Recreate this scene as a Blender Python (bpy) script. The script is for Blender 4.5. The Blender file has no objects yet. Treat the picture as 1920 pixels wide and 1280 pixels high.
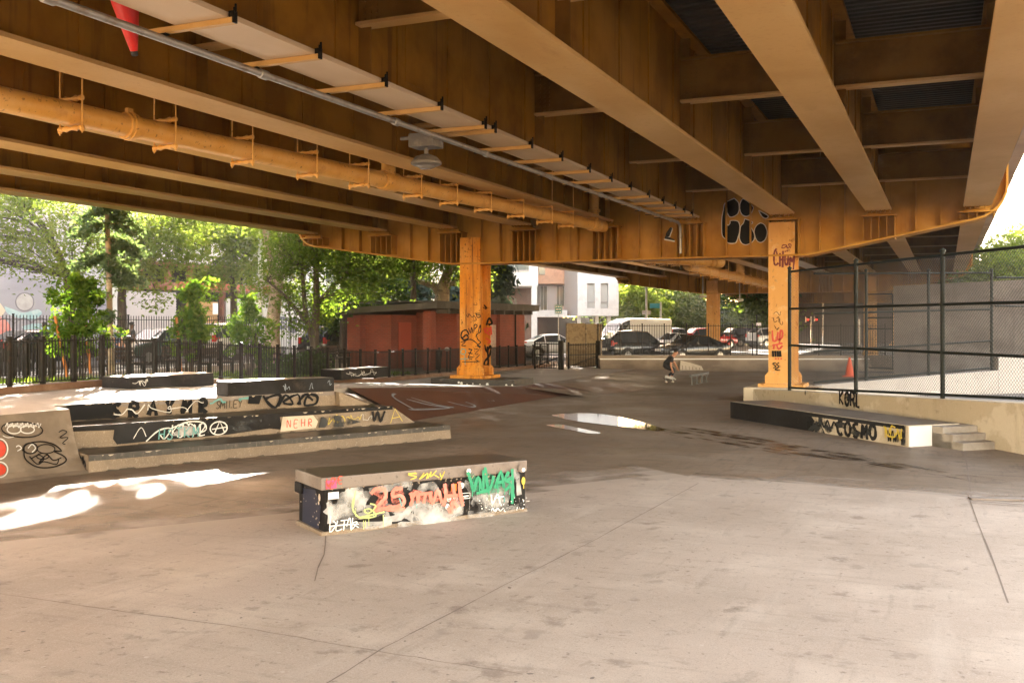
import bpy, bmesh, math, random
import numpy as np
from mathutils import Vector, Matrix

C = bpy.context.scene
COL = C.collection
R = math.radians

# ------------------------------------------------------------------ camera, sky, sun, exposure
YAW = R(23.5)
CA, SA = math.cos(YAW), math.sin(YAW)
FPX, CX, HV, EYE = 1867.0, 960.0, 604.0, 2.2     # focal length / centre / horizon of the 1920 px photograph, eye height
cd = bpy.data.cameras.new('camera'); cam = bpy.data.objects.new('camera', cd); COL.objects.link(cam)
cd.sensor_width = 36.0; cd.lens = 35.0; cd.shift_y = -36.0/1920.0
cd.clip_start = 0.05; cd.clip_end = 2000
cam.location = (0, 0, EYE); cam.rotation_euler = (R(90), 0, YAW)
C.camera = cam

SUN = Vector((-0.62, 0.73, 0.295)).normalized()   # direction towards the sun
w = bpy.data.worlds.new('World'); C.world = w; w.use_nodes = True
wn = w.node_tree; bgn = wn.nodes['Background']
sky = wn.nodes.new('ShaderNodeTexSky'); sky.sky_type = 'NISHITA'; sky.sun_disc = False
sky.sun_elevation = math.asin(SUN.z); sky.sun_rotation = math.atan2(SUN.x, SUN.y)
sky.air_density = 1.0; sky.dust_density = 0.8; sky.ozone_density = 0.6
tint = wn.nodes.new('ShaderNodeMix'); tint.data_type = 'RGBA'; tint.blend_type = 'MULTIPLY'
tint.inputs[0].default_value = 1.0; tint.inputs[7].default_value = (1.0, 0.685, 0.49, 1)
wn.links.new(sky.outputs[0], tint.inputs[6]); wn.links.new(tint.outputs[2], bgn.inputs[0])
bgn.inputs[1].default_value = 0.15
sl = bpy.data.lights.new('sun', 'SUN'); sl.energy = 5.0; sl.angle = R(0.6); sl.color = (1.0, 0.91, 0.79)
so = bpy.data.objects.new('sun', sl); COL.objects.link(so)
so.rotation_euler = (-SUN).to_track_quat('-Z', 'Y').to_euler(); so.location = (0, 0, 40)
vs = C.view_settings; vs.view_transform = 'Standard'; vs.look = 'None'; vs.exposure = 4.3; vs.gamma = 1.0
cy = C.cycles
cy.max_bounces = 10; cy.diffuse_bounces = 6; cy.glossy_bounces = 4; cy.transmission_bounces = 6
cy.transparent_max_bounces = 12; cy.caustics_reflective = False; cy.caustics_refractive = False
cy.sample_clamp_indirect = 6.0
try: cy.use_denoising = True
except Exception: pass

# ------------------------------------------------------------------ helpers
def W(u, v, z=None, d=None):
    """world point seen at photograph pixel (u, v), at height z or at depth d"""
    r = (u-CX)/FPX; up = (HV-v)/FPX
    if d is None: d = (z-EYE)/up
    return Vector((d*(-SA+r*CA), d*(CA+r*SA), EYE+up*d))

def tagp(o, label=None, cat=None, group=None, kind=None):
    if label: o['label'] = label
    if cat: o['category'] = cat
    if group: o['group'] = group
    if kind: o['kind'] = kind
    return o

def thing(name, label, cat, loc=(0, 0, 0), rz=0.0, group=None):
    o = bpy.data.objects.new(name, None); COL.objects.link(o)
    o.location = loc; o.rotation_euler = (0, 0, rz); o.empty_display_size = .2
    return tagp(o, label, cat, group)

def copy_tree(o, parent=None):
    c = o.copy(); COL.objects.link(c)
    c.parent = parent
    for ch in list(o.children): copy_tree(ch, c)
    return c

class MB:
    def __init__(s): s.v = []; s.f = []; s.m = []
    def add(s, vs, fs, m=0):
        n = len(s.v); s.v += [tuple(p) for p in vs]
        for f in fs: s.f.append(tuple(i+n for i in f)); s.m.append(m)
    def quad(s, pts, m=0): s.add(pts, [tuple(range(len(pts)))], m)
    def hexa(s, p, m=0, top=None):     # 8 corners: 4 below, 4 above
        s.add(p, [(3, 2, 1, 0), (4, 5, 6, 7), (0, 1, 5, 4), (1, 2, 6, 5), (2, 3, 7, 6), (3, 0, 4, 7)], m)
        if top is not None: s.m[-5] = top
    def box(s, x0, x1, y0, y1, z0, z1, m=0, top=None):
        s.hexa([(x0, y0, z0), (x1, y0, z0), (x1, y1, z0), (x0, y1, z0), (x0, y0, z1), (x1, y0, z1), (x1, y1, z1), (x0, y1, z1)], m, top)
    def obox(s, o, ex, ey, ez, m=0, top=None):
        o = Vector(o); ex = Vector(ex); ey = Vector(ey); ez = Vector(ez)
        s.hexa([o, o+ex, o+ex+ey, o+ey, o+ez, o+ex+ez, o+ex+ey+ez, o+ey+ez], m, top)
    def beam(s, p, q, w, h, m=0, up=(0, 0, 1)):
        p = Vector(p); q = Vector(q); d = (q-p).normalized(); up = Vector(up)
        sd = d.cross(up)
        if sd.length < 1e-5: sd = d.cross(Vector((1, 0, 0)))
        sd.normalize(); u2 = sd.cross(d)
        s.obox(p-sd*w/2-u2*h/2, sd*w, u2*h, q-p, m)
    def prism(s, pts, ext, m=0):
        n = len(pts); ext = Vector(ext); a = [Vector(p) for p in pts]
        s.add(a+[p+ext for p in a], [tuple(range(n))[::-1], tuple(range(n, 2*n))]+[(i, (i+1) % n, n+(i+1) % n, n+i) for i in range(n)], m)
    def tube(s, pts, r, n=8, m=0, cap=True):
        pts = [Vector(p) for p in pts]; k = len(pts)
        rr = r if isinstance(r, (list, tuple)) else [r]*k
        vs = []; prev = None
        for i, p in enumerate(pts):
            d = (pts[min(i+1, k-1)]-pts[max(i-1, 0)])
            if d.length < 1e-6: d = Vector((0, 0, 1))
            d.normalize()
            a = prev - d*prev.dot(d) if prev is not None else None
            if a is None or a.length < 1e-4:
                a = d.cross(Vector((0, 0, 1)))
                if a.length < 1e-3: a = d.cross(Vector((1, 0, 0)))
            a.normalize(); b = d.cross(a); prev = a
            for j in range(n):
                t = 2*math.pi*j/n; vs.append(p+(a*math.cos(t)+b*math.sin(t))*rr[i])
        fs = [(i*n+j, i*n+(j+1) % n, (i+1)*n+(j+1) % n, (i+1)*n+j) for i in range(k-1) for j in range(n)]
        if cap: fs += [tuple(range(n))[::-1], tuple((k-1)*n+j for j in range(n))]
        s.add(vs, fs, m)
    def lathe(s, o, prof, n=16, m=0, axis=(0, 0, 1)):
        a = Vector(axis).normalized(); x = a.cross(Vector((0, 0, 1)))
        if x.length < 1e-3: x = Vector((1, 0, 0))
        x.normalize(); y = a.cross(x); o = Vector(o); vs = []
        for r_, z_ in prof:
            for j in range(n):
                t = 2*math.pi*j/n; vs.append(o+a*z_+(x*math.cos(t)+y*math.sin(t))*max(r_, 1e-4))
        k = len(prof)
        fs = [(i*n+j, i*n+(j+1) % n, (i+1)*n+(j+1) % n, (i+1)*n+j) for i in range(k-1) for j in range(n)]
        fs += [tuple(range(n))[::-1], tuple((k-1)*n+j for j in range(n))]
        s.add(vs, fs, m)
    def ball(s, o, r, m=0, sc=(1, 1, 1), n=10):
        o = Vector(o); vs = []; k = n//2+1
        for i in range(k+1):
            t = math.pi*i/k
            for j in range(n):
                p = 2*math.pi*j/n
                vs.append(o+Vector((r*sc[0]*math.sin(t)*math.cos(p), r*sc[1]*math.sin(t)*math.sin(p), r*sc[2]*math.cos(t))))
        fs = [(i*n+j, (i+1)*n+j, (i+1)*n+(j+1) % n, i*n+(j+1) % n) for i in range(k) for j in range(n)]
        s.add(vs, fs, m)
    def build(s, name, mats, parent=None, smooth=None, bevel=0, fix=True, label=None):
        if not isinstance(mats, (list, tuple)): mats = [mats]
        off = Vector((0, 0, 0))
        if parent is not None:
            q = parent
            while q is not None: off += Vector(q.location); q = q.parent
        me = bpy.data.meshes.new(name)
        me.from_pydata([(p[0]-off.x, p[1]-off.y, p[2]-off.z) for p in s.v], [], s.f)
        for m in mats: me.materials.append(m)
        me.polygons.foreach_set('material_index', s.m)
        if fix or bevel:
            bm = bmesh.new(); bm.from_mesh(me)
            bmesh.ops.remove_doubles(bm, verts=bm.verts, dist=1e-5) if bevel else None
            bmesh.ops.recalc_face_normals(bm, faces=bm.faces)
            if bevel:
                ed = [e for e in bm.edges if len(e.link_faces) == 2 and e.calc_face_angle(0) > .5]
                bmesh.ops.bevel(bm, geom=ed, offset=bevel, segments=2, affect='EDGES', profile=.6)
            bm.to_mesh(me); bm.free()
        if smooth:
            me.polygons.foreach_set('use_smooth', [True]*len(me.polygons))
            me.set_sharp_from_angle(angle=R(smooth))
        o = bpy.data.objects.new(name, me); COL.objects.link(o)
        if parent is not None: o.parent = parent
        if label: o['label'] = label
        return o

def structure(o): o['kind'] = 'structure'; return o

def smooth2(pts, k=4):
    """Catmull-Rom through 2-D points"""
    if len(pts) < 3: return pts
    P = [pts[0]]+list(pts)+[pts[-1]]; out = []
    for i in range(1, len(P)-2):
        p0, p1, p2, p3 = P[i-1], P[i], P[i+1], P[i+2]
        for j in range(k):
            t = j/k
            out.append(tuple(.5*((2*p1[c])+(-p0[c]+p2[c])*t+(2*p0[c]-5*p1[c]+4*p2[c]-p3[c])*t*t+(-p0[c]+3*p1[c]-3*p2[c]+p3[c])*t**3) for c in (0, 1)))
    out.append(tuple(pts[-1])); return out

class Face:
    """a flat face: origin, unit right, unit up; strokes lie a hair in front of it"""
    def __init__(s, o, ex, ez, nrm=None, sw=1.0, sh=1.0):
        s.o = Vector(o); s.ex = Vector(ex).normalized()*sw; s.ez = Vector(ez).normalized()*sh
        s.n = Vector(nrm).normalized() if nrm is not None else s.ex.cross(s.ez).normalized()
        s.mb = MB(); s.lay = 0
    def P(s, x, z): return s.o+s.ex*x+s.ez*z+s.n*(.003+.0007*s.lay)
    def stroke(s, pts, w, m=0, sm=True, var=.25, seed=0):
        pts = smooth2(pts) if sm else pts
        rnd = random.Random(len(pts)*7+seed+int(pts[0][0]*991)); s.lay += 1
        L = []
        for i, p in enumerate(pts):
            a = pts[max(i-1, 0)]; b = pts[min(i+1, len(pts)-1)]
            dx, dz = b[0]-a[0], b[1]-a[1]; l = math.hypot(dx, dz) or 1
            ww = w/2*(1+rnd.uniform(-var, var))
            L.append((s.P(p[0]-dz/l*ww, p[1]+dx/l*ww), s.P(p[0]+dz/l*ww, p[1]-dx/l*ww)))
        for i in range(len(L)-1):
            s.mb.add([L[i][0], L[i+1][0], L[i+1][1], L[i][1]], [(0, 1, 2, 3)], m)
    def poly(s, pts, m=0):
        s.lay += 1; s.mb.quad([s.P(*p) for p in pts], m)
    def disc(s, x, z, r, m=0, n=14, rz=None):
        s.poly([(x+r*math.cos(2*math.pi*i/n), z+(rz or r)*math.sin(2*math.pi*i/n)) for i in range(n)], m)
    def ring(s, x, z, rx, rz, w, m=0, n=22):
        s.stroke([(x+rx*math.cos(2*math.pi*i/n), z+rz*math.sin(2*math.pi*i/n)) for i in range(n+1)], w, m, sm=False)
    def text(s, t, x, z, h, w, m=0, slant=.1, jit=.05, adv=.8, seed=1):
        rnd = random.Random(seed)
        for ch in t:
            if ch in FONT:
                dz = rnd.uniform(-jit, jit)*h
                for pl in FONT[ch]:
                    s.stroke([(x+(a+slant*b)*h*.7+rnd.uniform(-jit, jit)*h*.5, z+b*h+dz+rnd.uniform(-jit, jit)*h*.5) for a, b in pl], w, m, sm=len(pl) > 3)
            x += h*.7*adv*(1.0 if ch != ' ' else .7)+h*.08
    def scribble(s, x, z, wd, h, w, m=0, seed=1, n=9):
        rnd = random.Random(seed)
        s.stroke([(x+wd*(i/(n-1))+rnd.uniform(-.12, .12)*wd, z+h*rnd.random()) for i in range(n)], w, m)
    def build(s, name, mats, parent, label=None):
        return s.mb.build(name, mats, parent, fix=False, label=label)

FONT = {
 'A': [[(0, 0), (.4, 1), (.8, 0)], [(.15, .4), (.65, .4)]],
 'B': [[(0, 0), (0, 1), (.55, .95), (.6, .6), (.05, .52), (.7, .42), (.65, .02), (0, 0)]],
 'C': [[(.75, .85), (.4, 1), (.05, .6), (.1, .2), (.45, 0), (.8, .15)]],
 'D': [[(0, 0), (0, 1), (.5, .9), (.75, .5), (.5, .1), (0, 0)]],
 'E': [[(.7, 1), (0, 1), (0, 0), (.7, 0)], [(0, .5), (.55, .52)]],
 'F': [[(.7, 1), (0, 1), (0, 0)], [(0, .5), (.55, .52)]],
 'G': [[(.75, .85), (.4, 1), (.05, .6), (.1, .2), (.45, 0), (.75, .15), (.75, .45), (.45, .45)]],
 'H': [[(0, 0), (0, 1)], [(.7, 0), (.7, 1)], [(0, .5), (.7, .5)]],
 'I': [[(.3, 0), (.3, 1)]],
 'K': [[(0, 0), (0, 1)], [(.7, 1), (.05, .45), (.75, 0)]],
 'L': [[(0, 1), (0, 0), (.6, 0)]],
 'M': [[(0, 0), (.08, 1), (.4, .3), (.72, 1), (.8, 0)]],
 'N': [[(0, 0), (0, 1), (.7, 0), (.7, 1)]],
 'O': [[(.4, 1), (.05, .75), (.05, .25), (.4, 0), (.75, .25), (.75, .75), (.4, 1)]],
 'P': [[(0, 0), (0, 1), (.5, .98), (.7, .75), (.5, .5), (0, .48)]],
 'R': [[(0, 0), (0, 1), (.55, .95), (.6, .6), (.05, .5), (.75, 0)]],
 'S': [[(.7, .88), (.4, 1), (.08, .8), (.35, .52), (.7, .28), (.4, 0), (.02, .12)]],
 'T': [[(0, 1), (.8, 1)], [(.4, 1), (.4, 0)]],
 'U': [[(0, 1), (.02, .3), (.35, 0), (.7, .3), (.72, 1)]],
 'V': [[(0, 1), (.4, 0), (.8, 1)]],
 'W': [[(0, 1), (.2, 0), (.42, .7), (.62, 0), (.85, 1)]],
 'X': [[(0, 0), (.7, 1)], [(0, 1), (.7, 0)]],
 'Y': [[(0, 1), (.35, .5), (.7, 1)], [(.35, .5), (.3, 0)]],
 'Z': [[(0, 1), (.7, 1), (0, 0), (.75, 0)]],
 '1': [[(.1, .8), (.35, 1), (.35, 0)]],
 '2': [[(.05, .8), (.4, 1), (.7, .75), (.05, 0), (.75, 0)]],
 '5': [[(.7, 1), (.1, 1), (.05, .55), (.5, .6), (.7, .3), (.4, 0), (.02, .1)]],
 '7': [[(0, 1), (.7, 1), (.25, 0)]],
 '3': [[(.05, .9), (.6, .95), (.3, .55), (.7, .3), (.4, 0), (.02, .1)]],
}

# ------------------------------------------------------------------ materials
def mat(name, base, rough=.8, layers=(), bump=None, metal=0.0, coord='Object', spec=None, rlayer=None, coat=0):
    """layers: (colour, scale or (x,y,z), lo, hi[, detail[, amount]]) noise masks painted over the base"""
    m = bpy.data.materials.new(name); m.use_nodes = True; nt = m.node_tree
    b = nt.nodes['Principled BSDF']; b.inputs['Roughness'].default_value = rough; b.inputs['Metallic'].default_value = metal
    if spec is not None: b.inputs['Specular IOR Level'].default_value = spec
    if coat: b.inputs['Coat Weight'].default_value = coat; b.inputs['Coat Roughness'].default_value = .05
    b.inputs['Base Color'].default_value = (*base, 1)
    tc = nt.nodes.new('ShaderNodeTexCoord'); cur = None
    def noise(sc, det):
        n = nt.nodes.new('ShaderNodeTexNoise'); n.inputs['Detail'].default_value = det; n.inputs['Roughness'].default_value = .6
        if isinstance(sc, (tuple, list)):
            mp = nt.nodes.new('ShaderNodeMapping'); mp.inputs['Scale'].default_value = sc[:3]
            if len(sc) > 3: mp.inputs['Rotation'].default_value = (0, 0, sc[3])
            nt.links.new(tc.outputs[coord], mp.inputs[0]); nt.links.new(mp.outputs[0], n.inputs[0]); n.inputs['Scale'].default_value = 1
        else:
            nt.links.new(tc.outputs[coord], n.inputs[0]); n.inputs['Scale'].default_value = sc
        return n
    for ly in layers:
        colr, sc, lo, hi = ly[:4]; det = ly[4] if len(ly) > 4 else 4; amt = ly[5] if len(ly) > 5 else 1
        n = noise(sc, det); mr = nt.nodes.new('ShaderNodeMapRange')
        mr.inputs['From Min'].default_value = lo; mr.inputs['From Max'].default_value = hi; mr.inputs['To Max'].default_value = amt
        nt.links.new(n.outputs[0], mr.inputs[0])
        mx = nt.nodes.new('ShaderNodeMix'); mx.data_type = 'RGBA'
        nt.links.new(mr.outputs[0], mx.inputs[0])
        if cur is None: mx.inputs[6].default_value = (*base, 1)
        else: nt.links.new(cur, mx.inputs[6])
        mx.inputs[7].default_value = (*colr, 1); cur = mx.outputs[2]
    if cur is not None: nt.links.new(cur, b.inputs['Base Color'])
    if rlayer:
        n = noise(rlayer[0], 4); mr = nt.nodes.new('ShaderNodeMapRange')
        mr.inputs['From Min'].default_value = .35; mr.inputs['From Max'].default_value = .65
        mr.inputs['To Min'].default_value = rlayer[1]; mr.inputs['To Max'].default_value = rlayer[2]
        nt.links.new(n.outputs[0], mr.inputs[0]); nt.links.new(mr.outputs[0], b.inputs['Roughness'])
    if bump:
        n = noise(bump[0], 5); bp = nt.nodes.new('ShaderNodeBump'); bp.inputs['Strength'].default_value = bump[1]
        bp.inputs['Distance'].default_value = bump[2]
        nt.links.new(n.outputs[0], bp.inputs['Height']); nt.links.new(bp.outputs[0], b.inputs['Normal'])
    return m

def leafmat(name, c1, c2, trans=.45):
    m = bpy.data.materials.new(name); m.use_nodes = True; nt = m.node_tree; nt.nodes.clear()
    out = nt.nodes.new('ShaderNodeOutputMaterial'); mx = nt.nodes.new('ShaderNodeMixShader')
    d = nt.nodes.new('ShaderNodeBsdfDiffuse'); t = nt.nodes.new('ShaderNodeBsdfTranslucent')
    g = nt.nodes.new('ShaderNodeNewGeometry'); r = nt.nodes.new('ShaderNodeMix'); r.data_type = 'RGBA'
    r.inputs[6].default_value = (*c1, 1); r.inputs[7].default_value = (*c2, 1)
    nt.links.new(g.outputs['Random Per Island'], r.inputs[0]); nt.links.new(r.outputs[2], d.inputs[0])
    k = nt.nodes.new('ShaderNodeMix'); k.data_type = 'RGBA'; k.blend_type = 'MULTIPLY'; k.inputs[0].default_value = 1
    k.inputs[7].default_value = (1.45, 1.4, .55, 1); nt.links.new(r.outputs[2], k.inputs[6]); nt.links.new(k.outputs[2], t.inputs[0])
    mx.inputs[0].default_value = trans
    nt.links.new(d.outputs[0], mx.inputs[1]); nt.links.new(t.outputs[0], mx.inputs[2]); nt.links.new(mx.outputs[0], out.inputs[0])
    return m

def brickmat(name, c1, c2, mortar, scale=1.0, bw=.22, bh=.075, ms=.012, axis='y'):
    m = bpy.data.materials.new(name); m.use_nodes = True; nt = m.node_tree; b = nt.nodes['Principled BSDF']
    b.inputs['Roughness'].default_value = .85
    tc = nt.nodes.new('ShaderNodeTexCoord'); sx = nt.nodes.new('ShaderNodeSeparateXYZ'); cb = nt.nodes.new('ShaderNodeCombineXYZ')
    nt.links.new(tc.outputs['Object'], sx.inputs[0])
    ad = nt.nodes.new('ShaderNodeMath'); ad.operation = 'ADD'
    nt.links.new(sx.outputs[0], ad.inputs[0]); nt.links.new(sx.outputs[1], ad.inputs[1])
    nt.links.new(ad.outputs[0], cb.inputs[0]); nt.links.new(sx.outputs[2], cb.inputs[1])
    br = nt.nodes.new('ShaderNodeTexBrick'); br.inputs['Color1'].default_value = (*c1, 1); br.inputs['Color2'].default_value = (*c2, 1)
    br.inputs['Mortar'].default_value = (*mortar, 1); br.inputs['Scale'].default_value = scale
    br.inputs['Brick Width'].default_value = bw; br.inputs['Row Height'].default_value = bh; br.inputs['Mortar Size'].default_value = ms
    nt.links.new(cb.outputs[0], br.inputs['Vector'])
    n = nt.nodes.new('ShaderNodeTexNoise'); n.inputs['Scale'].default_value = 1.3; nt.links.new(tc.outputs['Object'], n.inputs[0])
    mx = nt.nodes.new('ShaderNodeMix'); mx.data_type = 'RGBA'; mx.blend_type = 'MULTIPLY'; mx.inputs[0].default_value = .5
    nt.links.new(br.outputs[0], mx.inputs[6]); nt.links.new(n.outputs[0], mx.inputs[7]); nt.links.new(mx.outputs[2], b.inputs['Base Color'])
    return m

def emis(name, c, s):
    m = bpy.data.materials.new(name); m.use_nodes = True; b = m.node_tree.nodes['Principled BSDF']
    b.inputs['Base Color'].default_value = (*c, 1); b.inputs['Emission Color'].default_value = (*c, 1); b.inputs['Emission Strength'].default_value = s
    return m

def glassmat(name, c=(.02, .025, .03), rough=.05):
    m = mat(name, c, rough); return m

STEEL = mat('bridge_paint', (.43, .218, .034), .5, [((.29, .125, .018), .7, .44, .62, 5, .8), ((.52, .29, .075), (.5, .12, .5), .5, .66, 4, .6), ((.15, .06, .012), (2.5, 2.5, .6), .60, .72, 6, .55), ((.12, .05, .014), (5, 5, .35), .58, .74, 5, .5)], (60, .08, .01), spec=.15)
STEELCOL = mat('column_paint', (.62, .24, .020), .5, [((.68, .40, .13), .9, .45, .7, 4, .6), ((.36, .115, .015), (2.6, 2.6, .35), .46, .64, 6, .8), ((.17, .05, .01), (5, 5, .5), .55, .66, 7, .7), ((.03, .014, .008), (11, 11, .3), .61, .68, 5, .9), ((.12, .045, .012), 14, .60, .68, 3, .8)], (50, .15, .01), spec=.15)
STEELCLEAN = mat('column_paint_clean', (.60, .32, .10), .45, [((.70, .40, .15), .9, .45, .7, 4, .6), ((.42, .18, .035), (2.4, 2.4, .4), .50, .68, 6, .55), ((.16, .06, .015), 7, .60, .66, 6, .75), ((.72, .48, .24), 3.5, .58, .66, 5, .6)], (50, .12, .01), spec=.15)
FLANGE = mat('flange_paint', (.57, .345, .125), .48, [((.47, .265, .08), .45, .42, .62, 4, .7), ((.65, .44, .20), (.7, .25, .7), .48, .66, 3, .6), ((.44, .24, .07), 14, .55, .70, 3, .35), ((.25, .115, .03), (1.2, .3, 1.2), .64, .74, 5, .35)], (60, .08, .01), spec=.15)  # bounce light from the floor put into the colour, paler than the webs
FLANGEP = mat('pale_flange_paint', (.58, .43, .27), .5, [((.48, .33, .18), .5, .42, .62, 4, .7), ((.66, .52, .36), (.7, .25, .7), .48, .66, 3, .6), ((.30, .17, .07), (1.2, .3, 1.2), .63, .73, 5, .4)], (60, .08, .01), spec=.15)
WEBM = mat('shaded_web_paint', (.38, .175, .018), .55, [((.21, .086, .010), .7, .42, .60, 5, .85), ((.43, .22, .045), (.5, .25, .5), .5, .66, 4, .6), ((.08, .032, .009), (5, 5, .35), .56, .72, 5, .55)], (60, .08, .01), spec=.15)  # shade between the girders put into a darker copy of the paint
DIAPH = mat('shaded_diaphragm_paint', (.27, .135, .025), .6, [((.14, .06, .009), .9, .44, .64, 5, .8), ((.32, .155, .032), 3, .56, .72, 5, .5)], (60, .08, .01), spec=.15)  # darker again, with the shade under the deck put into the colour
PIPE = mat('pipe_paint', (.66, .345, .07), .45, [((.74, .45, .15), 2, .4, .66, 4, .7), ((.16, .065, .015), (2, 16, 16), .60, .68, 7, .7), ((.45, .2, .04), 3, .56, .68, 5, .5)], (30, .1, .01))
DECK = mat('deck_steel', (.035, .036, .03), .6, [((.06, .045, .03), .8, .45, .65)])
CONC = mat('skate_concrete', (.265, .20, .145), .6,
           [((.185, .135, .092), .22, .40, .58, 6, .9), ((.31, .25, .195), .55, .52, .68, 5, .6), ((.11, .08, .055), (.9, 7.5, 1, .35), .52, .68, 7, .6),
            ((.10, .072, .05), (9, 1.0, 1, .2), .55, .70, 6, .55), ((.40, .345, .29), 26, .6, .74, 3, .4), ((.085, .06, .045), 9, .62, .70, 4, .6), ((.09, .068, .05), 2.6, .60, .66, 8, .5), ((.12, .09, .065), 95, .53, .70, 3, .5), ((.40, .345, .29), 70, .55, .72, 3, .45), ((.12, .09, .065), 3.3, .60, .67, 8, .4)],
           (70, .1, .006), rlayer=(.5, .42, .7), spec=.2)
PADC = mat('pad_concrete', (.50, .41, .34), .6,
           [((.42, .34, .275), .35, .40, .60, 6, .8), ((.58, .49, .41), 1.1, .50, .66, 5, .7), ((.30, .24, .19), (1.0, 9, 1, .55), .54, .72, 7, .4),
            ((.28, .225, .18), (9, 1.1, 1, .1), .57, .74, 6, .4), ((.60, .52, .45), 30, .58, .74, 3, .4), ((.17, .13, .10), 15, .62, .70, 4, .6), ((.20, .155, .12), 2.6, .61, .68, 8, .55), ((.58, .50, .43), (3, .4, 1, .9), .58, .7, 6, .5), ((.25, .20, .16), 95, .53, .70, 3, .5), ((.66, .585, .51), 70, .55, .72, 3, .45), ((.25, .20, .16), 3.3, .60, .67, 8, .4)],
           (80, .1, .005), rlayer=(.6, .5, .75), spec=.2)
PLAZAC = mat('plaza_concrete', (.45, .395, .335), .7, [((.35, .30, .245), .5, .45, .65, 5, .7), ((.25, .21, .17), (1, 6, 1, .3), .62, .78, 6, .5), ((.25, .21, .17), 95, .53, .70, 3, .5), ((.6, .54, .47), 70, .55, .72, 3, .45), ((.25, .21, .17), 3.3, .60, .67, 8, .4)], (60, .1, .006))
STEPC = mat('step_concrete', (.235, .175, .118), .75, [((.155, .112, .076), 1.2, .42, .62, 5, .8), ((.14, .105, .075), (1, 1, 7), .6, .75, 5, .6), ((.40, .33, .25), 20, .58, .72, 3, .5), ((.13, .095, .065), 95, .53, .70, 3, .5), ((.44, .36, .28), 70, .55, .72, 3, .45), ((.13, .095, .065), 3.3, .60, .67, 8, .4)], (60, .2, .006))
WALLC = mat('low_wall_concrete', (.50, .415, .295), .8, [((.62, .54, .42), .9, .52, .56, 5, .9), ((.40, .31, .2), (2, 2, .5), .56, .72, 5, .8), ((.25, .19, .12), 5, .66, .76, 5, .6), ((.24, .185, .12), 95, .53, .70, 3, .5), ((.66, .58, .46), 70, .55, .72, 3, .45), ((.24, .185, .12), 3.3, .60, .67, 8, .4)], (40, .25, .01))
BROWN = mat('brown_bank_paint', (.112, .044, .023), .6, [((.08, .034, .019), .6, .42, .65, 5, .8), ((.16, .085, .055), (1, 8, 1, .4), .62, .78, 6, .5), ((.24, .15, .11), 18, .68, .78, 3, .5)], (60, .1, .006))
BROWNF = mat('faded_brown_paint', (.22, .13, .088), .65, [((.265, .20, .145), .9, .38, .56, 6, .9)], (60, .1, .006))
DARKP = mat('worn_black_paint', (.013, .011, .010), .6, [((.07, .055, .042), 3, .58, .74, 7, .7), ((.15, .12, .10), 16, .62, .76, 4, .6), ((.022, .021, .022), .9, .45, .6)], (50, .2, .005), spec=.12)
DARKT = mat('scuffed_dark_top', (.035, .029, .023), .42, [((.085, .068, .052), (2, 9, 2, .5), .5, .72, 7, .7), ((.2, .165, .13), (6, 24, 6, .5), .58, .74, 5, .7)], (50, .2, .004))
TOPC = mat('waxed_ledge_top', (.11, .085, .058), .38, [((.09, .075, .058), 1.5, .45, .62, 6, .8), ((.3, .26, .21), (4, 16, 4, .6), .62, .76, 6, .7)], (50, .2, .004))
BAND = mat('coping_steel', (.19, .15, .125), .5, [((.115, .088, .072), 4, .5, .7, 5, .8), ((.08, .06, .05), 11, .66, .74, 5, .9), ((.28, .24, .21), 2, .53, .66, 5, .7), ((.06, .045, .035), 30, .60, .70, 4, .7)], (50, .15, .004))
IRON = mat('black_iron', (.010, .008, .006), .5, [((.06, .03, .015), 6, .6, .75, 4, .7)], spec=.12)
GALV = mat('galvanised_steel', (.36, .35, .33), .45, [((.25, .2, .15), 5, .5, .7)], metal=.6)
RAILM = mat('dark_green_steel', (.013, .016, .014), .45, spec=.12)
WIRE = mat('fence_wire', (.045, .043, .04), .5, spec=.2)
ASPH = mat('asphalt', (.055, .052, .05), .85, [((.08, .075, .07), .4, .45, .65, 5)], (80, .2, .01))
PAVE = mat('pavement_concrete', (.40, .36, .32), .85, [((.3, .27, .24), .4, .45, .65, 5)])
GRASS = mat('lawn_grass', (.12, .20, .03), .9, [((.17, .23, .045), 1.2, .45, .65, 5), ((.12, .09, .045), .8, .56, .66, 5)], (40, .6, .05))
DIRT = mat('bare_soil', (.17, .12, .075), .95, [((.11, .08, .05), 2, .45, .65, 5), ((.09, .11, .03), 5, .6, .68)], (30, .5, .03))
BARK = mat('bark', (.05, .037, .027), .9, [((.09, .07, .05), (14, 14, 2), .5, .65, 5)], (30, .5, .03))
BARKP = mat('plane_bark', (.24, .18, .12), .85, [((.36, .29, .2), 3, .5, .56, 5), ((.14, .105, .07), 5, .56, .62, 5)], (30, .3, .02))
STAKE = mat('stake_wood', (.42, .15, .035), .8)
BRICK = brickmat('red_brick', (.27, .048, .018), (.20, .036, .014), (.22, .075, .05))
BRICKS = brickmat('dark_brick', (.075, .04, .03), (.055, .03, .024), (.05, .04, .035))  # uniform dark brick for the far wall under the bridge
BRICKD = brickmat('brown_brick', (.24, .12, .075), (.2, .1, .065), (.25, .2, .17))
BLACK = mat('black_spray', (.006, .006, .007), .55, spec=.12)
INK = mat('black_marker', (.010, .008, .007), .5, spec=.12)
WHITEP = mat('white_spray', (.62, .60, .57), .6, [((.35, .34, .33), 7, .5, .7, 5, .5)])
PALEP = mat('pale_blue_chalk', (.22, .25, .29), .8)
RUSTW = mat('burgundy_spray', (.14, .012, .014), .5)
REDP = mat('red_spray', (.50, .055, .03), .5)
CORAL = mat('coral_spray', (.66, .17, .12), .55, [((.75, .28, .22), 5, .5, .7)])
GREENP = mat('green_spray', (.015, .25, .125), .5)
YELP = mat('yellow_spray', (.62, .46, .06), .55)
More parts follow.
